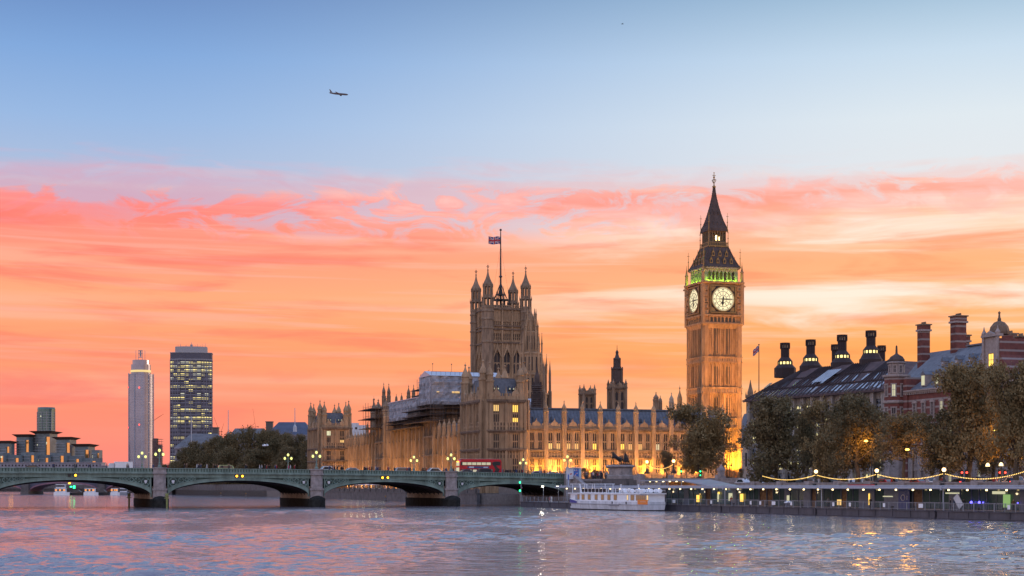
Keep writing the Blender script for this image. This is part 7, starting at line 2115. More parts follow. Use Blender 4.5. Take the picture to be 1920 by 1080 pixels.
# white river cruiser --------------------------------------------------
def cruiser():
    xa = q_at(1216, -5.5); L = 33.5
    t = thing('river_cruiser', 'white two-deck river cruise boat with an orange banner moored at the floating pier', 'boat', Q(xa, -4.6, 0), PR_ + math.pi)
    # local x from stern (0, right) to bow (L, left); near side is +y
    w = 3.1
    secs = [(0, .86), (2, 1), (L * .7, 1), (L * .86, .82), (L * .95, .45), (L, .06)]
    def hull(mb, z0, z1, f0, f1, m=0, flare=0):
        vs = []; fs = []
        for x, q in secs:
            xx = x + (1.2 * (z1 > 1.4) if x > L * .9 else 0)
            for sy in (-1, 1):
                vs.append((min(x, L) - (.9 if x > L * .9 else 0) * (1 - f0), sy * w * q * f0, z0)); vs.append((x, sy * w * q * f1, z1 + (flare * max(0, (x - L * .6) / (L * .4)) ** 2)))
        for i in range(len(secs) - 1):
            a, b = i * 4, i * 4 + 4
            fs += [(a, b, b + 1, a + 1), (a + 2, a + 3, b + 3, b + 2), (a + 1, b + 1, b + 3, a + 3), (a, a + 2, b + 2, b)]
        fs += [(0, 1, 3, 2), tuple(len(vs) - 4 + k for k in (0, 2, 3, 1))]; mb.add(vs, fs, m)
    mb = MB(); hull(mb, -.3, .22, .90, .93); mb.build('boot_top', black, t)
    mb = MB(); hull(mb, .22, 1.15, .93, 1.0, 0, .35); hull(mb, 1.15, 1.22, 1.03, 1.03, 1, .35); hull(mb, 1.22, 1.75, 1.0, 1.0, 0, .55); mb.build('hull', [white_w, steel], t)
    mb = MB()
    for y in (w * .93,):
        mb.prism([(L * .80, 1.85), (L * .99, 2.2), (L * .985, 1.75), (L * .90, 1.55)], w * .55 + .0, w * .55 + .01) if False else None
        vs = []
        for k in range(10):
            f_ = k / 9; x = L * (.76 + .235 * f_); q = 1.0 if x < L * .7 else (1 + (x / L - .7) / .16 * -.18 if x < L * .86 else (.82 - (x / L - .86) / .09 * .37 if x < L * .95 else .45 - (x / L - .95) / .05 * .39))
            hgt = .12 + .32 * math.sin(math.pi * min(1, f_ * 1.15) * .8); zc_ = 1.5 + .35 * f_
            vs += [(x, w * max(q, .06) + .06, zc_ - hgt), (x, w * max(q, .06) + .06, zc_ + hgt * .8)]
        mb.add(vs, [(2 * i, 2 * i + 2, 2 * i + 3, 2 * i + 1) for i in range(9)])
    mb.build('blue_stripe', mat('boat_blue', (.04, .06, .30), .4), t)
    # main saloon
    z0, z1 = 1.75, 3.15
    mb = MB()
    mb.hprism([(.3, -2.7), (L * .72, -2.7), (L * .93, -1.6), (L * .93, 1.6), (L * .72, 2.7), (.3, 2.7)], z0 - .05, z1)
    mb.hprism([(-.1, -2.85), (L * .72, -2.85), (L * .955, -1.8), (L * .955, 1.8), (L * .72, 2.85), (-.1, 2.85)], z1, z1 + .16)
    mb.build('saloon', white, t)
    sal = glow('saloon_light', (.9, .50, .24), .16); sal2 = glow('saloon_bright', (1.0, .66, .26), .9); 
    wxs = [(1.0, 1.5, 1), (2.9, 3.8, 0), (7.2, 1.7, 0), (10.0, .0, 0)]
    for i, (px, ww, mt) in enumerate(((1214.5, .5, sal2), (1202, 3.6, sal), (1186, 1.2, sal), (1177, .4, sal2), (1154, 1.15, sal), (1142, 1.1, sal), (1130, 1.05, sal), (1118, 1.05, sal), (1105, 1.05, sal), (1093.5, 1.1, sal), (1082.5, 1.2, sal))):
        xx = (q_at(1216, -5.5) - q_at(px, -7.3))
        yq = 2.72 if xx < L * .72 else 2.72 - (xx - L * .72) / (L * .21) * 1.1
        an = 0 if xx < L * .72 else -math.atan2(1.1, L * .21)
        mb = MB(); mb.M = T(xx, yq, 0) @ Rz(an); mb.box(-ww / 2 - .08, ww / 2 + .08, -.02, .03, z0 + .22, z1 - .12, 1); mb.box(-ww / 2, ww / 2, .03, .05, z0 + .30, z1 - .20, 0)
        if ww > 2:
            for k in range(1, 5): mb.box(-ww / 2 + ww * k / 5 - .04, -ww / 2 + ww * k / 5 + .04, .05, .07, z0 + .3, z1 - .2, 1)
        mb.build('window', [mt, steel], t)
    xb = q_at(1216, -5.5) - q_at(1207, -7.5); mb = MB(); mb.box(xb - 1.9, xb + 1.9, 3.12, 3.17, 1.28, 2.15, 0)
    for k in range(6): mb.box(xb - 1.1 + k * .36, xb - .9 + k * .36, 3.17, 3.175, 1.72, 1.86, 1)
    mb.build('orange_banner', [mat('banner_orange', (.80, .22, .03), .5, emit=.12, ecol=(1, .3, .05)) if False else mat('banner_orange', (.82, .24, .04), .5), mat('banner_ink', (.8, .55, .4), .5)], t)
    # sun deck: rail windscreens, liferafts, frame with awning bars
    zd = z1 + .16; mb = MB()
    for y in (-2.65, 2.65):
        mb.box(13.5, L * .72, y - .03, y + .03, zd + .85, zd + .92); mb.box(13.5, L * .72, y - .02, y + .02, zd + .1, zd + .16)
        k = 13.5
        while k < L * .73: mb.box(k - .05, k + .05, y - .04, y + .04, zd, zd + .9); k += 1.55
        mb.box(0, 13, y - .02, y + .02, zd + .55, zd + .6)
    mb.build('deck_rail', white, t)
    mb = MB()
    for y in (2.6,): mb.box(13.6, L * .715, y, y + .02, zd + .16, zd + .84)
    mb.build('windbreak', glass_d, t)
    for i in range(3):
        for sy in (-1, 1):
            m2 = MB(); m2.M = T(1.6 + i * 2.9 + (.4 if i else 0), sy * 2.0, zd + .45) @ Matrix.Rotation(math.pi / 2, 4, 'Y'); m2.lathe([(.1, -1.05), (.36, -1.0), (.42, -.6), (.42, .6), (.36, 1.0), (.1, 1.05)], 10); m2.lathe([(.44, -.35), (.44, -.28)], 10, m=1); m2.lathe([(.44, .28), (.44, .35)], 10, m=1); m2.build('liferaft', [white, iron], t)
    mb = MB()
    for y in (-2.3, 2.3):
        for x in (L * .60, L * .70, L * .80, L * .90): mb.tube([(x, y * (1 if x < L * .75 else .7), zd), (x, y * (1 if x < L * .75 else .7), zd + 1.75)], .05, 6)
        mb.tube([(L * .58, y, zd + 1.75), (L * .92, y * .75, zd + 1.75)], .06, 6)
    for x in (L * .6, L * .7, L * .8, L * .9): mb.tube([(x, -2.2, zd + 1.75), (x, 2.2, zd + 1.75)], .05, 6)
    mb.prism([(L * .745, zd), (L * .751, zd), (L * .772, zd + 1.75), (L * .766, zd + 1.75)], 2.1, 2.3)
    mb.build('awning_frame', white, t)
    for x in (5.5, 12.5): m2 = MB(); m2.tube([(x, 0, zd), (x, 0, zd + 1.6)], .06, 6); m2.box(x - .15, x + .25, -.08, .08, zd + 1.55, zd + 1.65); m2.build('deck_lamp_post', white, t)
    m2 = MB(); m2.lathe([(.02, 0), (.28, .1), (.28, .2), (.02, .3)], 8); m2.M = Matrix(); 
    mb = MB(); mb.M = T(L * .905, 1.72, 1.0) @ Matrix.Rotation(R(90), 4, 'X'); mb.lathe([(.18, -.3), (.3, -.2), (.3, .15), (.18, .25)], 10, sx=.8, sy=1.4); mb.build('fender', black, t)
    mb = MB(); mb.box(7.5, 11.5, 3.1, 3.22, .95, 1.08); mb.box(6.7, 7.6, 3.12, 3.2, 1.26, 1.34); mb.build('rubbing_strake', steel, t)
    for x in (4.6, 10.2): mb = MB(); mb.box(x - .16, x + .16, 3.0, 3.16, 1.3, 1.75); mb.build('hull_port', black, t)
    mb = MB(); mb.box(L * .80 - .5, L * .80 + .5, 2.2, 2.42, 1.75, 2.9); mb.build('side_door', steel_l, t)
    lamp('POINT', (6, 0, 2.6), 30, (1, .7, .35), t, .2)
cruiser()
# a gull over the pier, one over the river, and the aeroplane
def gull(label, loc, rz, s=1.0):
    t = thing('gull', label, 'bird', loc, rz)
    V = [(0, 0, 0, .10, .09), (.22, 0, .03, .06), (.34, 0, .05, .05), (.42, 0, .03, .015), (-.22, 0, -.01, .06), (-.42, 0, 0, .03), (0, .3, .16, .05, .02), (-.05, .65, .08, .03, .012), (0, -.3, .16, .05, .02), (-.05, -.65, .08, .03, .012)]
    me = skin_mesh('bird_body', V, [(0, 1), (1, 2), (2, 3), (0, 4), (4, 5), (0, 6), (6, 7), (0, 8), (8, 9)], [white], 1); put('body', me, t); t.scale = (s, s, s); return t
gull('white gull flying in front of the dark garden trees', at(497.7, 260, 835.5), R(40), 1.5)
gull('white gull gliding past the railing of the floating pier', at(1477, 235, 942), R(10), 1.4)
t = thing('distant_bird', 'tiny dark bird high in the pale upper sky', 'bird', at(1167, 420, 45), R(20)); bdm = bpy.data.meshes['bird_body'].copy(); bdm.materials[0] = iron; put('body', bdm, t)

def plane():
    t = thing('airliner', 'dark passenger jet flying to the right high in the blue sky', 'aeroplane', at(635, 5333, 176), 0)
    t.rotation_euler = (R(6), R(5), 0); al = mat('aircraft_skin', (.10, .085, .09), .5, .1, .2)
    mb = MB(); mb.M = Matrix.Rotation(math.pi / 2, 4, 'Y'); mb.lathe([(.1, -32), (1.0, -29), (2.2, -20), (3.1, -12), (3.1, 22), (2.6, 27), (1.5, 30.5), (.2, 32)], 16, rot=0); mb.build('fuselage', al, t, True)
    for sy in (-1, 1):
        mb = MB(); mb.add([(9, sy * 2, -1.6), (-2, sy * 2, -1.6), (-8.5, sy * 31, 2.2), (-6, sy * 31, 2.4), (9, sy * 2, -.6), (-2, sy * 2, -.8), (-8.5, sy * 31, 2.5), (-6, sy * 31, 2.6)], [(0, 1, 2, 3), (4, 7, 6, 5), (0, 3, 7, 4), (1, 5, 6, 2), (2, 6, 7, 3)]); mb.build('wing', al, t)
        mb = MB(); mb.M = T(6, sy * 10, -3.2) @ Matrix.Rotation(math.pi / 2, 4, 'Y'); mb.lathe([(1.3, -3), (1.9, -1), (1.9, 2.5), (1.6, 3.4)], 12); mb.build('engine', al, t)
        mb = MB(); mb.add([(-24, sy * .8, .8), (-28.5, sy * .8, .8), (-32, sy * 10.5, 1.6), (-30, sy * 10.5, 1.6), (-24, sy * .8, 1.3), (-28.5, sy * .8, 1.2), (-32, sy * 10.5, 1.8), (-30, sy * 10.5, 1.8)], [(0, 1, 2, 3), (4, 7, 6, 5), (0, 3, 7, 4), (1, 5, 6, 2), (2, 6, 7, 3)]); mb.build('tailplane', al, t)
    mb = MB(); mb.prism([(-20, 2.2), (-28, 2.2), (-32.5, 12.5), (-30, 12.5)], -.35, .35); mb.build('tail_fin', al, t)
plane()

# ================================================================== STATUE, KIOSK AND QUAYSIDE
def horse_chain(ox, oy, flip=1):
    V = [(0, 0, 1.35, .34, .30), (.45, 0, 1.55, .30, .28), (.85, 0, 1.95, .30, .30), (1.12, 0, 2.35, .17, .20), (1.25, 0, 2.75, .13, .15), (1.50, 0, 2.78, .11), (1.78, 0, 2.55, .07), (-.30, 0, 1.25, .30, .28),
         (-.35, .2, .85, .16), (-.55, .2, .55, .07), (-.42, .2, .1, .06), (-.32, .2, .02, .07), (-.2, -.2, .85, .16), (-.4, -.2, .52, .07), (-.22, -.2, .1, .06), (-.12, -.2, .02, .07),
         (1.05, .2, 1.75, .13), (1.5, .2, 1.75, .07), (1.45, .2, 1.35, .05), (1.1, -.2, 1.65, .13), (1.5, -.2, 1.45, .07), (1.35, -.2, 1.1, .05), (-.55, 0, 1.45, .08), (-.85, 0, 1.15, .09), (-.95, 0, .7, .03)]
    V = [(v[0] + ox, v[1] + oy, v[2]) + tuple(q * 1.3 for q in v[3:]) for v in V]
    Ed = [(0, 1), (1, 2), (2, 3), (3, 4), (4, 5), (5, 6), (0, 7), (7, 8), (8, 9), (9, 10), (10, 11), (7, 12), (12, 13), (13, 14), (14, 15), (2, 16), (16, 17), (17, 18), (2, 19), (19, 20), (20, 21), (7, 22), (22, 23), (23, 24)]
    return V, Ed
D = 366; c = at(1163, D); s = D / F
root = thing('statue_plinth', 'grey stone plinth with a small door carrying the horse statue beside the bridge end', 'plinth', (c.x, c.y, 4.4), R(20))
zt = EYE + 39 * s - 4.4
mb = MB(); mb.lathe([(3.5, -.2), (3.5, 1.2), (3.1, 1.4), (3.1, 2.6), (2.75, 2.8), (2.75, zt - .7)], 8, rot=math.pi / 8); mb.lathe([(2.8, zt - .7), (3.35, zt - .45), (3.35, zt - .15), (3.1, zt)], 8, rot=math.pi / 8); mb.build('block', granite, root)
mb = MB(); mb.box(1.2, 1.9, -3.35, -3.2, -.2, 1.9); mb.build('door', mat('old_door', (.12, .05, .03), .7), root)
st = thing('chariot_statue', 'dark bronze statue of rearing horses and a chariot with figures on the grey plinth', 'statue', (c.x, c.y, 4.4 + zt), R(188))
mb = MB(); mb.box(-2.2, 2.0, -1.1, 1.1, 0, .16); mb.build('base', bronze, st)
for oy in (-.55, .55):
    V, Ed = horse_chain(.35, oy); me = skin_mesh('horse', V, Ed, [bronze], 1); put('horse', me, st, T(0, 0, .14))
mb = MB(); mb.prism([(-1.9, .6), (-.8, .6), (-.7, 1.35), (-1.1, 1.2), (-1.9, 1.0)], -.7, .7)
for y in (-.9, .9):
    for k in range(14):
        a0, a1 = 2 * math.pi * k / 14, 2 * math.pi * (k + 1) / 14; mb.tube([(-1.4 + .55 * math.cos(a0), y, .7 + .55 * math.sin(a0)), (-1.4 + .55 * math.cos(a1), y, .7 + .55 * math.sin(a1))], .06, 4)
        if k % 2 == 0: mb.tube([(-1.4, y, .7), (-1.4 + .52 * math.cos(a0), y, .7 + .52 * math.sin(a0))], .035, 4)
mb.tube([(-1.2, 0, .9), (.2, 0, 1.3)], .06, 5); mb.build('chariot', bronze, st)
V = [(-1.3, 0, 1.5, .52, .42), (-1.3, 0, 2.0, .40, .3), (-1.28, 0, 2.45, .26, .17), (-1.25, 0, 2.68, .09), (-1.22, 0, 2.9, .14), (-1.2, 0, 3.08, .10), (-1.1, .35, 2.7, .07), (-1.0, .5, 3.1, .05), (-1.1, -.35, 2.6, .07), (-.9, -.6, 2.9, .05), (-1.3, 0, 1.0, .7, .6)]
put('figure', skin_mesh('figure', V, [(0, 1), (1, 2), (2, 3), (3, 4), (4, 5), (2, 6), (6, 7), (2, 8), (8, 9), (0, 10)], [bronze], 1), st)
for y in (-.5, .5):
    V = [(-1.7, y, 1.0, .45), (-1.6, y, 1.4, .36), (-1.6, y, 1.85, .2, .15), (-1.55, y, 2.05, .07), (-1.52, y, 2.2, .11), (-1.3, y * 1.5, 1.9, .05), (-1.1, y * 1.7, 1.8, .04)]
    put('figure', skin_mesh('figure', V, [(0, 1), (1, 2), (2, 3), (3, 4), (2, 5), (5, 6)], [bronze], 1), st)
mb = MB(); mb.tube([(-1.0, -.6, 1.6), (-.85, -.62, 3.6)], .03, 4); mb.prism([(-.95, 3.5), (-.75, 3.5), (-.84, 3.85)], -.64, -.6); mb.build('spear', bronze, st)
mb = MB(); mb.prism([(-.9, 1.6), (-.2, 1.9), (.1, 2.1), (.3, 1.9), (-.2, 1.7)], -.02, .02); mb.tube([(-1.0, .3, 2.6), (-.3, .4, 2.1), (.9, .5, 2.6)], .02, 4); mb.build('reins', bronze, st)
# big picture hoarding by the steps
c = at(1078, 374); s = 374 / F
root = thing('picture_hoarding', 'souvenir kiosk side with a blue and white picture panel at the bridge end', 'kiosk', (c.x, c.y, 6.3), R(18))
mb = MB(); mb.box(-1.55, 1.55, 0, 1.8, 0, 2.6); mb.box(-1.75, 1.75, -.3, 1.9, 2.6, 2.72); mb.build('cabin', white_w, root)
mb = MB(); mb.box(-.35, .95, -.06, -.02, .4, 2.45, 0); mb.box(-1.45, -.4, -.06, -.02, .5, 2.4, 1); mb.box(1.0, 1.48, -.06, -.02, .5, 2.4, 2)
for k in range(9): x, z = -.2 + rnd.random(), .6 + rnd.random() * 1.5; mb.prism([(x - .2, z), (x + .22, z + .05), (x + .05, z + .3)], -.075 - k * .003, -.06, 1 if k % 3 else 3)
for k in range(4): x, z = -1.3 + rnd.random() * .6, .8 + rnd.random() * 1.2; mb.box(x, x + .25, -.075 - k * .002, -.06, z, z + .2, 3)
mb.build('picture_panel', [mat('panel_bright_blue', (.06, .16, .50), .5), mat('panel_white', (.62, .65, .72), .5), mat('panel_ice', (.45, .62, .72), .5), mat('panel_red', (.5, .08, .08), .5)], root)
t = thing('banner_sign', 'tall narrow pale blue banner standing on the quay below the bridge end', 'sign', (at(1066, 355).x, 357, 2.6), R(15)); mb = MB(); mb.box(-.1, .22, -.03, .03, 1.8, 4.8, 0); mb.box(-.08, .18, -.05, -.03, 3.4, 4.6, 1); mb.tube([(-.3, 0, -1), (-.3, 0, 5.2)], .05, 5); mb.build('banner', [mat('banner_pale', (.40, .46, .58), .6), mat('banner_blue', (.08, .14, .45), .6)], t)
# sloping stair balustrade from the bridge down to the quay
root = thing('quay_stair', 'stone balustrade of the steps sloping down from the bridge end to the quay', 'steps', E(2, -1, 0), PR_)
mb = MB(); mb.prism([(0, -1), (0, 7.2), (3, 7.2), (13, 3.6), (17, 3.4), (17, -1)], -.2, .5); mb.prism([(0, 7.2), (0, 7.45), (3, 7.45), (13, 3.85), (17, 3.65), (17, 3.4), (13, 3.6), (3, 7.2)], -.35, .65)
for k in range(12): x = 3 + k * .8; mb.box(x - .1, x + .1, -.3, -.2, 5.8 - .36 * (k * .8), 6.9 - .36 * (k * .8))
mb.build('balustrade', granite, root)
mb = MB()
for k in range(14): mb.box(3 + k * .7, 17, .6, 2.6, 0, 6.2 - k * .26)
mb.build('steps', granite, root)
# ticket pavilion against the embankment wall
root = thing('ticket_pavilion', 'low pavilion with a folded grey roof and orange-lit ceiling in front of the embankment wall', 'pavilion', E(0, -5.5), PR_)
xa, xb, xcx = e_at(1214, -5.5), e_at(1293, -5.5), e_at(1366, -5.5)
mb = MB(); mb.add([(xa, -2, 5.85), (xb, -2, 5.85), (xb, 4.8, 6.0), (xa, 4.8, 6.0), (xa, -2, 5.65), (xb, -2, 5.65), (xb, 4.8, 5.8), (xa, 4.8, 5.8)], [(0, 1, 2, 3), (4, 7, 6, 5), (0, 4, 5, 1), (1, 5, 6, 2), (0, 3, 7, 4)])
mb.add([(xb, -2, 5.85), (xcx, -2, 4.3), (xcx, 4.8, 4.3), (xb, 4.8, 6.0), (xb, -2, 5.65), (xcx, -2, 4.1), (xcx, 4.8, 4.1), (xb, 4.8, 5.8)], [(0, 1, 2, 3), (4, 7, 6, 5), (0, 4, 5, 1), (1, 5, 6, 2)]); mb.build('roof', steel, root)
mb = MB(); mb.box(xa + 1, xb + 3, 3.9, 4.6, 1.5, 5.6); mb.build('back_wall', mat('warm_timber', (.34, .17, .07), .7, .3, 1.5), root)
for k in range(6):
    for y_, dz in ((-.5, 0), (2.0, .05)):
        x = xa + 2 + k * (xb - xa - 1) / 6 + (1.2 if y_ > 0 else 0); mb = MB(); mb.lathe([(.13, 5.62 + dz), (.17, 5.5 + dz)], 8, x, y_); mb.build('ceiling_light', down_m, root)
for k in range(3): lamp('POINT', (xa + 4 + k * 7, 1, 5.0), 110, (1, .55, .2), root, .2)
for k in range(4): mb = MB(); x = xa + 1 + k * (xb - xa) / 3.2; mb.tube([(x, -1.8, 0), (x, -1.8, 5.7)], .1, 6); mb.build('post', steel, root)
# quayside lumps behind the canopy
for px, w, h, m_, nm, lab in ((1464, 6, .7, white_w, 'covered_kiosk', 'long low white-roofed kiosk on the quay behind the pier canopy, left one'), (1505, 10, .75, white_w, 'covered_kiosk', 'long low white-roofed kiosk on the quay behind the pier canopy, right one'), (1615, 4, 1.3, mat('awning_red', (.40, .04, .05), .7), 'covered_stall', 'red-awninged stall on the quay behind the pier canopy')):
    s_ = e_at(px, -3); t = thing(nm, lab, 'kiosk', E(s_, -3, 3.2), PR_); mb = MB(); mb.box(-w / 2, w / 2, -1, 1, -3, h - .1); mb.build('cabin', steel, t); mb = MB(); mb.prism([(-w / 2 - .2, h - .1), (w / 2 + .2, h - .1), (w / 2, h + .45), (-w / 2, h + .45)], -1.3, 1.2); mb.build('roof', m_, t)

# embankment lamp standards with festoon lights -------------------------
def make_dolphin():
    t = thing('embankment_lamp', 'x', 'street lamp')
    mb = MB(); mb.box(-.55, .55, -.55, .55, -.2, .25)
    prof = [(.5, .25), (.45, .5), (.34, .8), (.26, 1.1), (.16, 1.4), (.12, 2.0), (.2, 2.05), (.11, 2.15), (.10, 2.4), (.24, 2.5), (.26, 2.58)]
    mb.lathe(prof, 10); mb.tube([(.35, 0, .3), (.5, 0, .7), (.25, .1, 1.0), (-.1, .3, 1.1), (-.25, .1, 1.5), (.05, -.2, 1.7)], [.2, .17, .12, .09, .06, .04], 8); mb.tube([(-.35, 0, .3), (-.5, 0, .7), (-.25, -.1, 1.0), (.1, -.3, 1.1), (.25, -.1, 1.5)], [.2, .17, .12, .09, .05], 8)
    mb.build('post', iron, t)
    mb = MB(); mb.ball((0, 0, 2.98), .42, n=12); mb.build('globe', globe_w, t)
    mb = MB(); mb.lathe([(.2, 3.36), (.16, 3.45), (.05, 3.6)], 8); mb.build('globe_cap', iron, t)
    return t
dol = make_dolphin(); first = True; posts = []
wl_ = [(1181, 'black lamp with round white globe on the raised wall behind the statue plinth', 6.3), (1213, 'black lamp standard on the wall beside the statue plinth, start of a short light string', 7.5), (1263, 'black lamp standard before the big tree, end of the short light string', 7.5), (1428, 'slim black post where the long light string begins', 4.9), (1530, 'black lamp with glowing globe on the embankment, leftmost of the three round ones', 4.9), (1644, 'black lamp with glowing globe on the embankment, middle of the three round ones', 4.9), (1770, 'black lamp with glowing globe on the embankment, rightmost of the three round ones', 4.9), (1930, 'black lamp with glowing globe beyond the right edge', 4.9)]
for i, (px, lb, z) in enumerate(wl_):
    n = .3 if i else 9; sc_ = 1.0
    s_ = e_at(px, n); p = E(s_, n, z); posts.append((p, px))
    if i == 3:
        t = thing('cable_post', lb, 'post', p); mb = MB(); mb.tube([(0, 0, -.4), (0, 0, 1.9)], [.14, .08], 8); mb.box(-.3, .3, -.05, .05, 2.15, 2.3); mb.tube([(0, 0, 1.9), (0, 0, 2.2)], .04, 5); mb.build('post', iron, t); continue
    if first: dol.location = p; dol.rotation_euler = (0, 0, PR_); dol.scale = (.8,) * 3; tag(dol, lb, None, 'embankment lamp standards'); first = False
    else: dup(dol, p, PR_, lb, 'embankment lamp standards')
bm = MB(); bm.ball((0, 0, 0), .07, n=6); bulb_me = bm.mesh('bulb', [bulb_m])
def festoon(a, b, sag, n, label, za, zb):
    t = thing('festoon_lights', label, 'string lights', a + Vector((0, 0, za)), 0, 'festoon lights along the embankment'); d = (b + Vector((0, 0, zb))) - (a + Vector((0, 0, za)))
    pts = [d * f - Vector((0, 0, sag * 4 * f * (1 - f))) for f in [k / 24 for k in range(25)]]
    mb = MB(); mb.tube(pts, .025, 4); mb.build('cable', black, t)
    for k in range(1, n): f = k / n; put('bulb', bulb_me, t, T(*(d * f - Vector((0, 0, sag * 4 * f * (1 - f) + .12)))))
P_ = {px: p for p, px in posts}
festoon(P_[1213], P_[1263], 1.0, 26, 'short sagging string of warm lights before the palace front', 1.9, 1.9)
festoon(P_[1428], P_[1530], 0.85, 46, 'sagging string of warm lights, leftmost of the four long spans', 1.85, 1.9)
festoon(P_[1530], P_[1644], 0.85, 46, 'sagging string of warm lights, second of the four long spans', 1.9, 1.9)
festoon(P_[1644], P_[1770], 0.85, 46, 'sagging string of warm lights, third of the four long spans', 1.9, 1.9)
festoon(P_[1770], P_[1930], 1.1, 50, 'sagging string of warm lights reaching the right edge', 1.9, 2.3)

# sodium street lamps among the trees
def street_lamp(label, px, yy, n, e, lit=True):
    s_ = e_at(px, n); p = E(s_, n, 4.4); h = EYE + (HZ - yy) * p.y / F - 4.4
    t = thing('road_lamp', label, 'street lamp', p, PR_, 'road lamps among the trees'); mb = MB(); mb.tube([(0, 0, 0), (0, 0, h - .3), (0, -.3, h), (0, -1.2, h + .1)], [.12, .08, .06, .05], 6); mb.build('post', iron, t)
    mb = MB(); mb.lathe([(.22, h - .25), (.38, h - .1), (.2, h + .08)], 8, 0, -1.2); mb.build('lantern', glow('sodium_lantern', (1.0, .55, .08), 6), t)
    lamp('POINT', (0, -1.2, h - .5), e * .6, (1.0, .42, .06), t, 1.2)
street_lamp('orange road lamp glowing inside the tree below the right end of the ribbed roof', 1634, 826, 9, 1500)
street_lamp('orange road lamp beside the thin bare-limbed tree', 1712, 842, 5, 1100)
street_lamp('orange road lamp bright between the two tallest trees', 1877, 806, 8, 700)
street_lamp('orange road lamp behind the tree at the right edge', 1905, 850, 13, 1400)
for i, (px, yy) in enumerate(((1852, 871), (1877, 870))):
    s_ = e_at(px, 6); p = E(s_, 6, 4.4); h = EYE + (HZ - yy) * p.y / F - 4.4; t = thing('pub_lamp', f'pale shaded lamp on a short pole beneath the tall trees, {["left", "right"][i]} one', 'lamp', p); mb = MB(); mb.tube([(0, 0, 0), (0, 0, h)], .05, 6); mb.build('post', iron, t); mb = MB(); mb.lathe([(.34, h - .3), (.30, h), (.12, h + .25)], 8); mb.build('shade', glow('shade_glow', (1.0, .72, .35), 2.5), t)
# traffic signals and signs near the clock tower
def signal(label, px, yy, D, m_, two=False, z0=6.3):
    c = at(px, D); c.z = z0; h = EYE + (HZ - yy) * D / F - z0; t = thing('traffic_light', label, 'traffic light', c); mb = MB(); mb.tube([(0, 0, -1), (0, 0, h + .4)], .07, 6); mb.box(-.2, .2, -.2, .1, h - .8, h + .4); mb.build('post', black, t)
    mb = MB(); mb.ball((0, -.22, h - .1), .17); mb.build('signal_lamp', m_, t)
    if two: mb = MB(); mb.ball((0, -.22, h - 1.0), .14); mb.build('signal_lamp', m_, t)
signal('traffic light showing green left of the big tree trunk', 1277, 883, 372, grn_l)
signal('traffic light showing two green lamps right of the big tree trunk', 1313, 883, 372, grn_l, True)
for px_, l_ in ((1803, 'high red traffic signal right of the last round lamp'), (1812, 'high red traffic signal, the paler one next to its twin'), (1874, 'high red traffic signal beneath the right tall tree, left one'), (1884, 'high red traffic signal beneath the right tall tree, right one')): signal(l_, px_, 885, 262, red_l, z0=4.4)
signal('traffic light showing red by the embankment road at the right', 1800, 903, 268, red_l, z0=4.4)
signal('traffic light showing red nearest the right edge', 1893, 903, 250, red_l, z0=4.4)
for px, lab in ((1352, 'small gabled stone gate pier left of the clock tower corner'), (1411, 'small gabled stone gate pier right of the clock tower')):
    D = 392; c = at(px, D); c.z = 5.8; t = thing('gate_pier', lab, 'gate pier', c, PA); mb = MB(); mb.box(-.65, .65, -.65, .65, -1, 2.5); mb.box(-.8, .8, -.8, .8, 2.5, 2.75); mb.frus(-.75, .75, -.75, .75, 2.75, 4.2, .7, .7)
    for x in (-.7, .7):
        for y in (-.7, .7): pinnacle(mb, x, y, 2.6, .2, .9)
    mb.box(-.95, -.6, -.7, .7, -1, 1.4); mb.box(.6, .95, -.7, .7, -1, 1.4); mb.build('shaft', granite, t)
# yard wall in front of the palace and embankment stone piers
root = thing('yard_wall', 'low stone wall with square piers along the road before the clock tower', 'wall', (0, 0, 0))
mb = MB(); a, b = at(1200, 362), at(1440, 335); a.z = b.z = 0; dv = b - a; mb.M = Matrix.Translation(a) @ Rz(math.atan2(dv.y, dv.x)); L = dv.length
mb.box(0, L, 0, .5, 4.3, 6.2); mb.box(0, L, -.1, .6, 6.2, 6.4)
for k in (0, .25, .62, .87, 1): mb.box(L * k - .5, L * k + .5, -.2, .7, 4.3, 7.1)
mb.build('coping', granite, root)
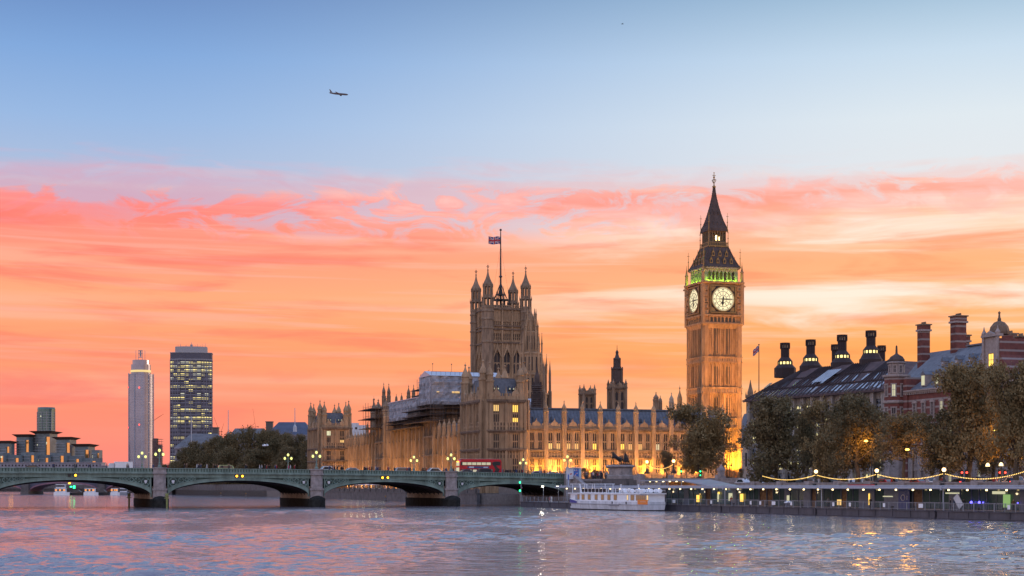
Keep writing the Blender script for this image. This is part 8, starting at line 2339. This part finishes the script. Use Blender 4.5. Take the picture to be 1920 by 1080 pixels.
# embankment traffic
rr = random.Random(21)
def on_road(src, px, n, lb, col, away=True):
    s_ = e_at(px, n); return dup(src, E(s_, n, 4.42), PR_ + (0 if away else math.pi), lb, 'vehicles on the embankment road', recol={'car_paint_silver': 'car_paint_' + col, 'car_paint_lime': 'car_paint_' + col})
for px, n, src, col, away, lb in ((1338, 15, car0, 'silver', 1, 'silver car on the road below the clock tower'), (1392, 15, suv0, 'white', 1, 'white car on the road right of the clock tower base'), (1425, 12, car0, 'white', 0, 'white saloon near the slim cable post'),
        (1455, 15, car0, 'navy', 1, 'dark blue car under the first long light string, left'), (1487, 12, taxi0, 'dark', 1, 'black taxi under the first long light string, middle'), (1556, 12, car0, 'dark', 1, 'dark car just right of the leftmost round lamp'), (1588, 14, suv0, 'grey', 1, 'grey car under the second light string'),
        (1662, 12, car0, 'red', 0, 'red car right of the middle round lamp'), (1676, 14, taxi0, 'dark', 0, 'black taxi beside the red car'), (1722, 12, car0, 'red', 0, 'dark red car halfway along the third light string'), (1740, 14, suv0, 'white', 0, 'white car left of the rightmost round lamp'),
        (1803, 12, car0, 'dark', 0, 'dark car right of the rightmost round lamp'), (1832, 14, taxi0, 'dark', 0, 'black taxi under the last light string'), (1868, 12, car0, 'silver', 0, 'silver car under the last light string'), (1905, 14, suv0, 'dark', 0, 'dark car at the right edge of the road')):
    on_road(src, px, n, lb, col, away)
for i in range(26):
    px = rr.uniform(1430, 1915); n = rr.choice([3.5, 4.5, 5.5]); s_ = e_at(px, n)
    groups.append(('emb', px, E(s_, n, 4.42), rr.choice(['dark', 'dark', 'grey', 'brown', 'blue', 'red', 'pale'])))
for i, (_, px, p, col) in enumerate(sorted([g for g in groups if g[0] == 'emb'], key=lambda g: g[1])):
    person(p, rr.uniform(0, 6.28), rr.randrange(3), col, f'person in a {colw[col]} coat on the embankment pavement, {ordw[i]} counting from the left', 'people on the embankment pavement')
# dark clipped bushes behind the kiosk
def bush(label, px, D, h, w, z=6.3):
    c = at(px, D); c.z = z; t = thing('bush', label, 'bush', c); put('foliage', crown_mesh(5, leaf_b, .45)[0], t, T(0, 0, h * .5) @ Matrix.Diagonal((w / 2, w / 2, h / 2, 1)))
    mb = MB(); mb.tube([(0, 0, -.2), (0, 0, h * .5)], .06, 5); mb.build('stem', bark, t)
for i, (px, h, w) in enumerate(((1098, 2.6, 3.4), (1117, 2.2, 3.0), (1390, 2.6, 1.8))): bush(['dark bush right of the picture kiosk', 'dark bush behind the crowd by the plinth', 'small clipped bush at the foot of the clock tower'][i], px, 385, h, w)
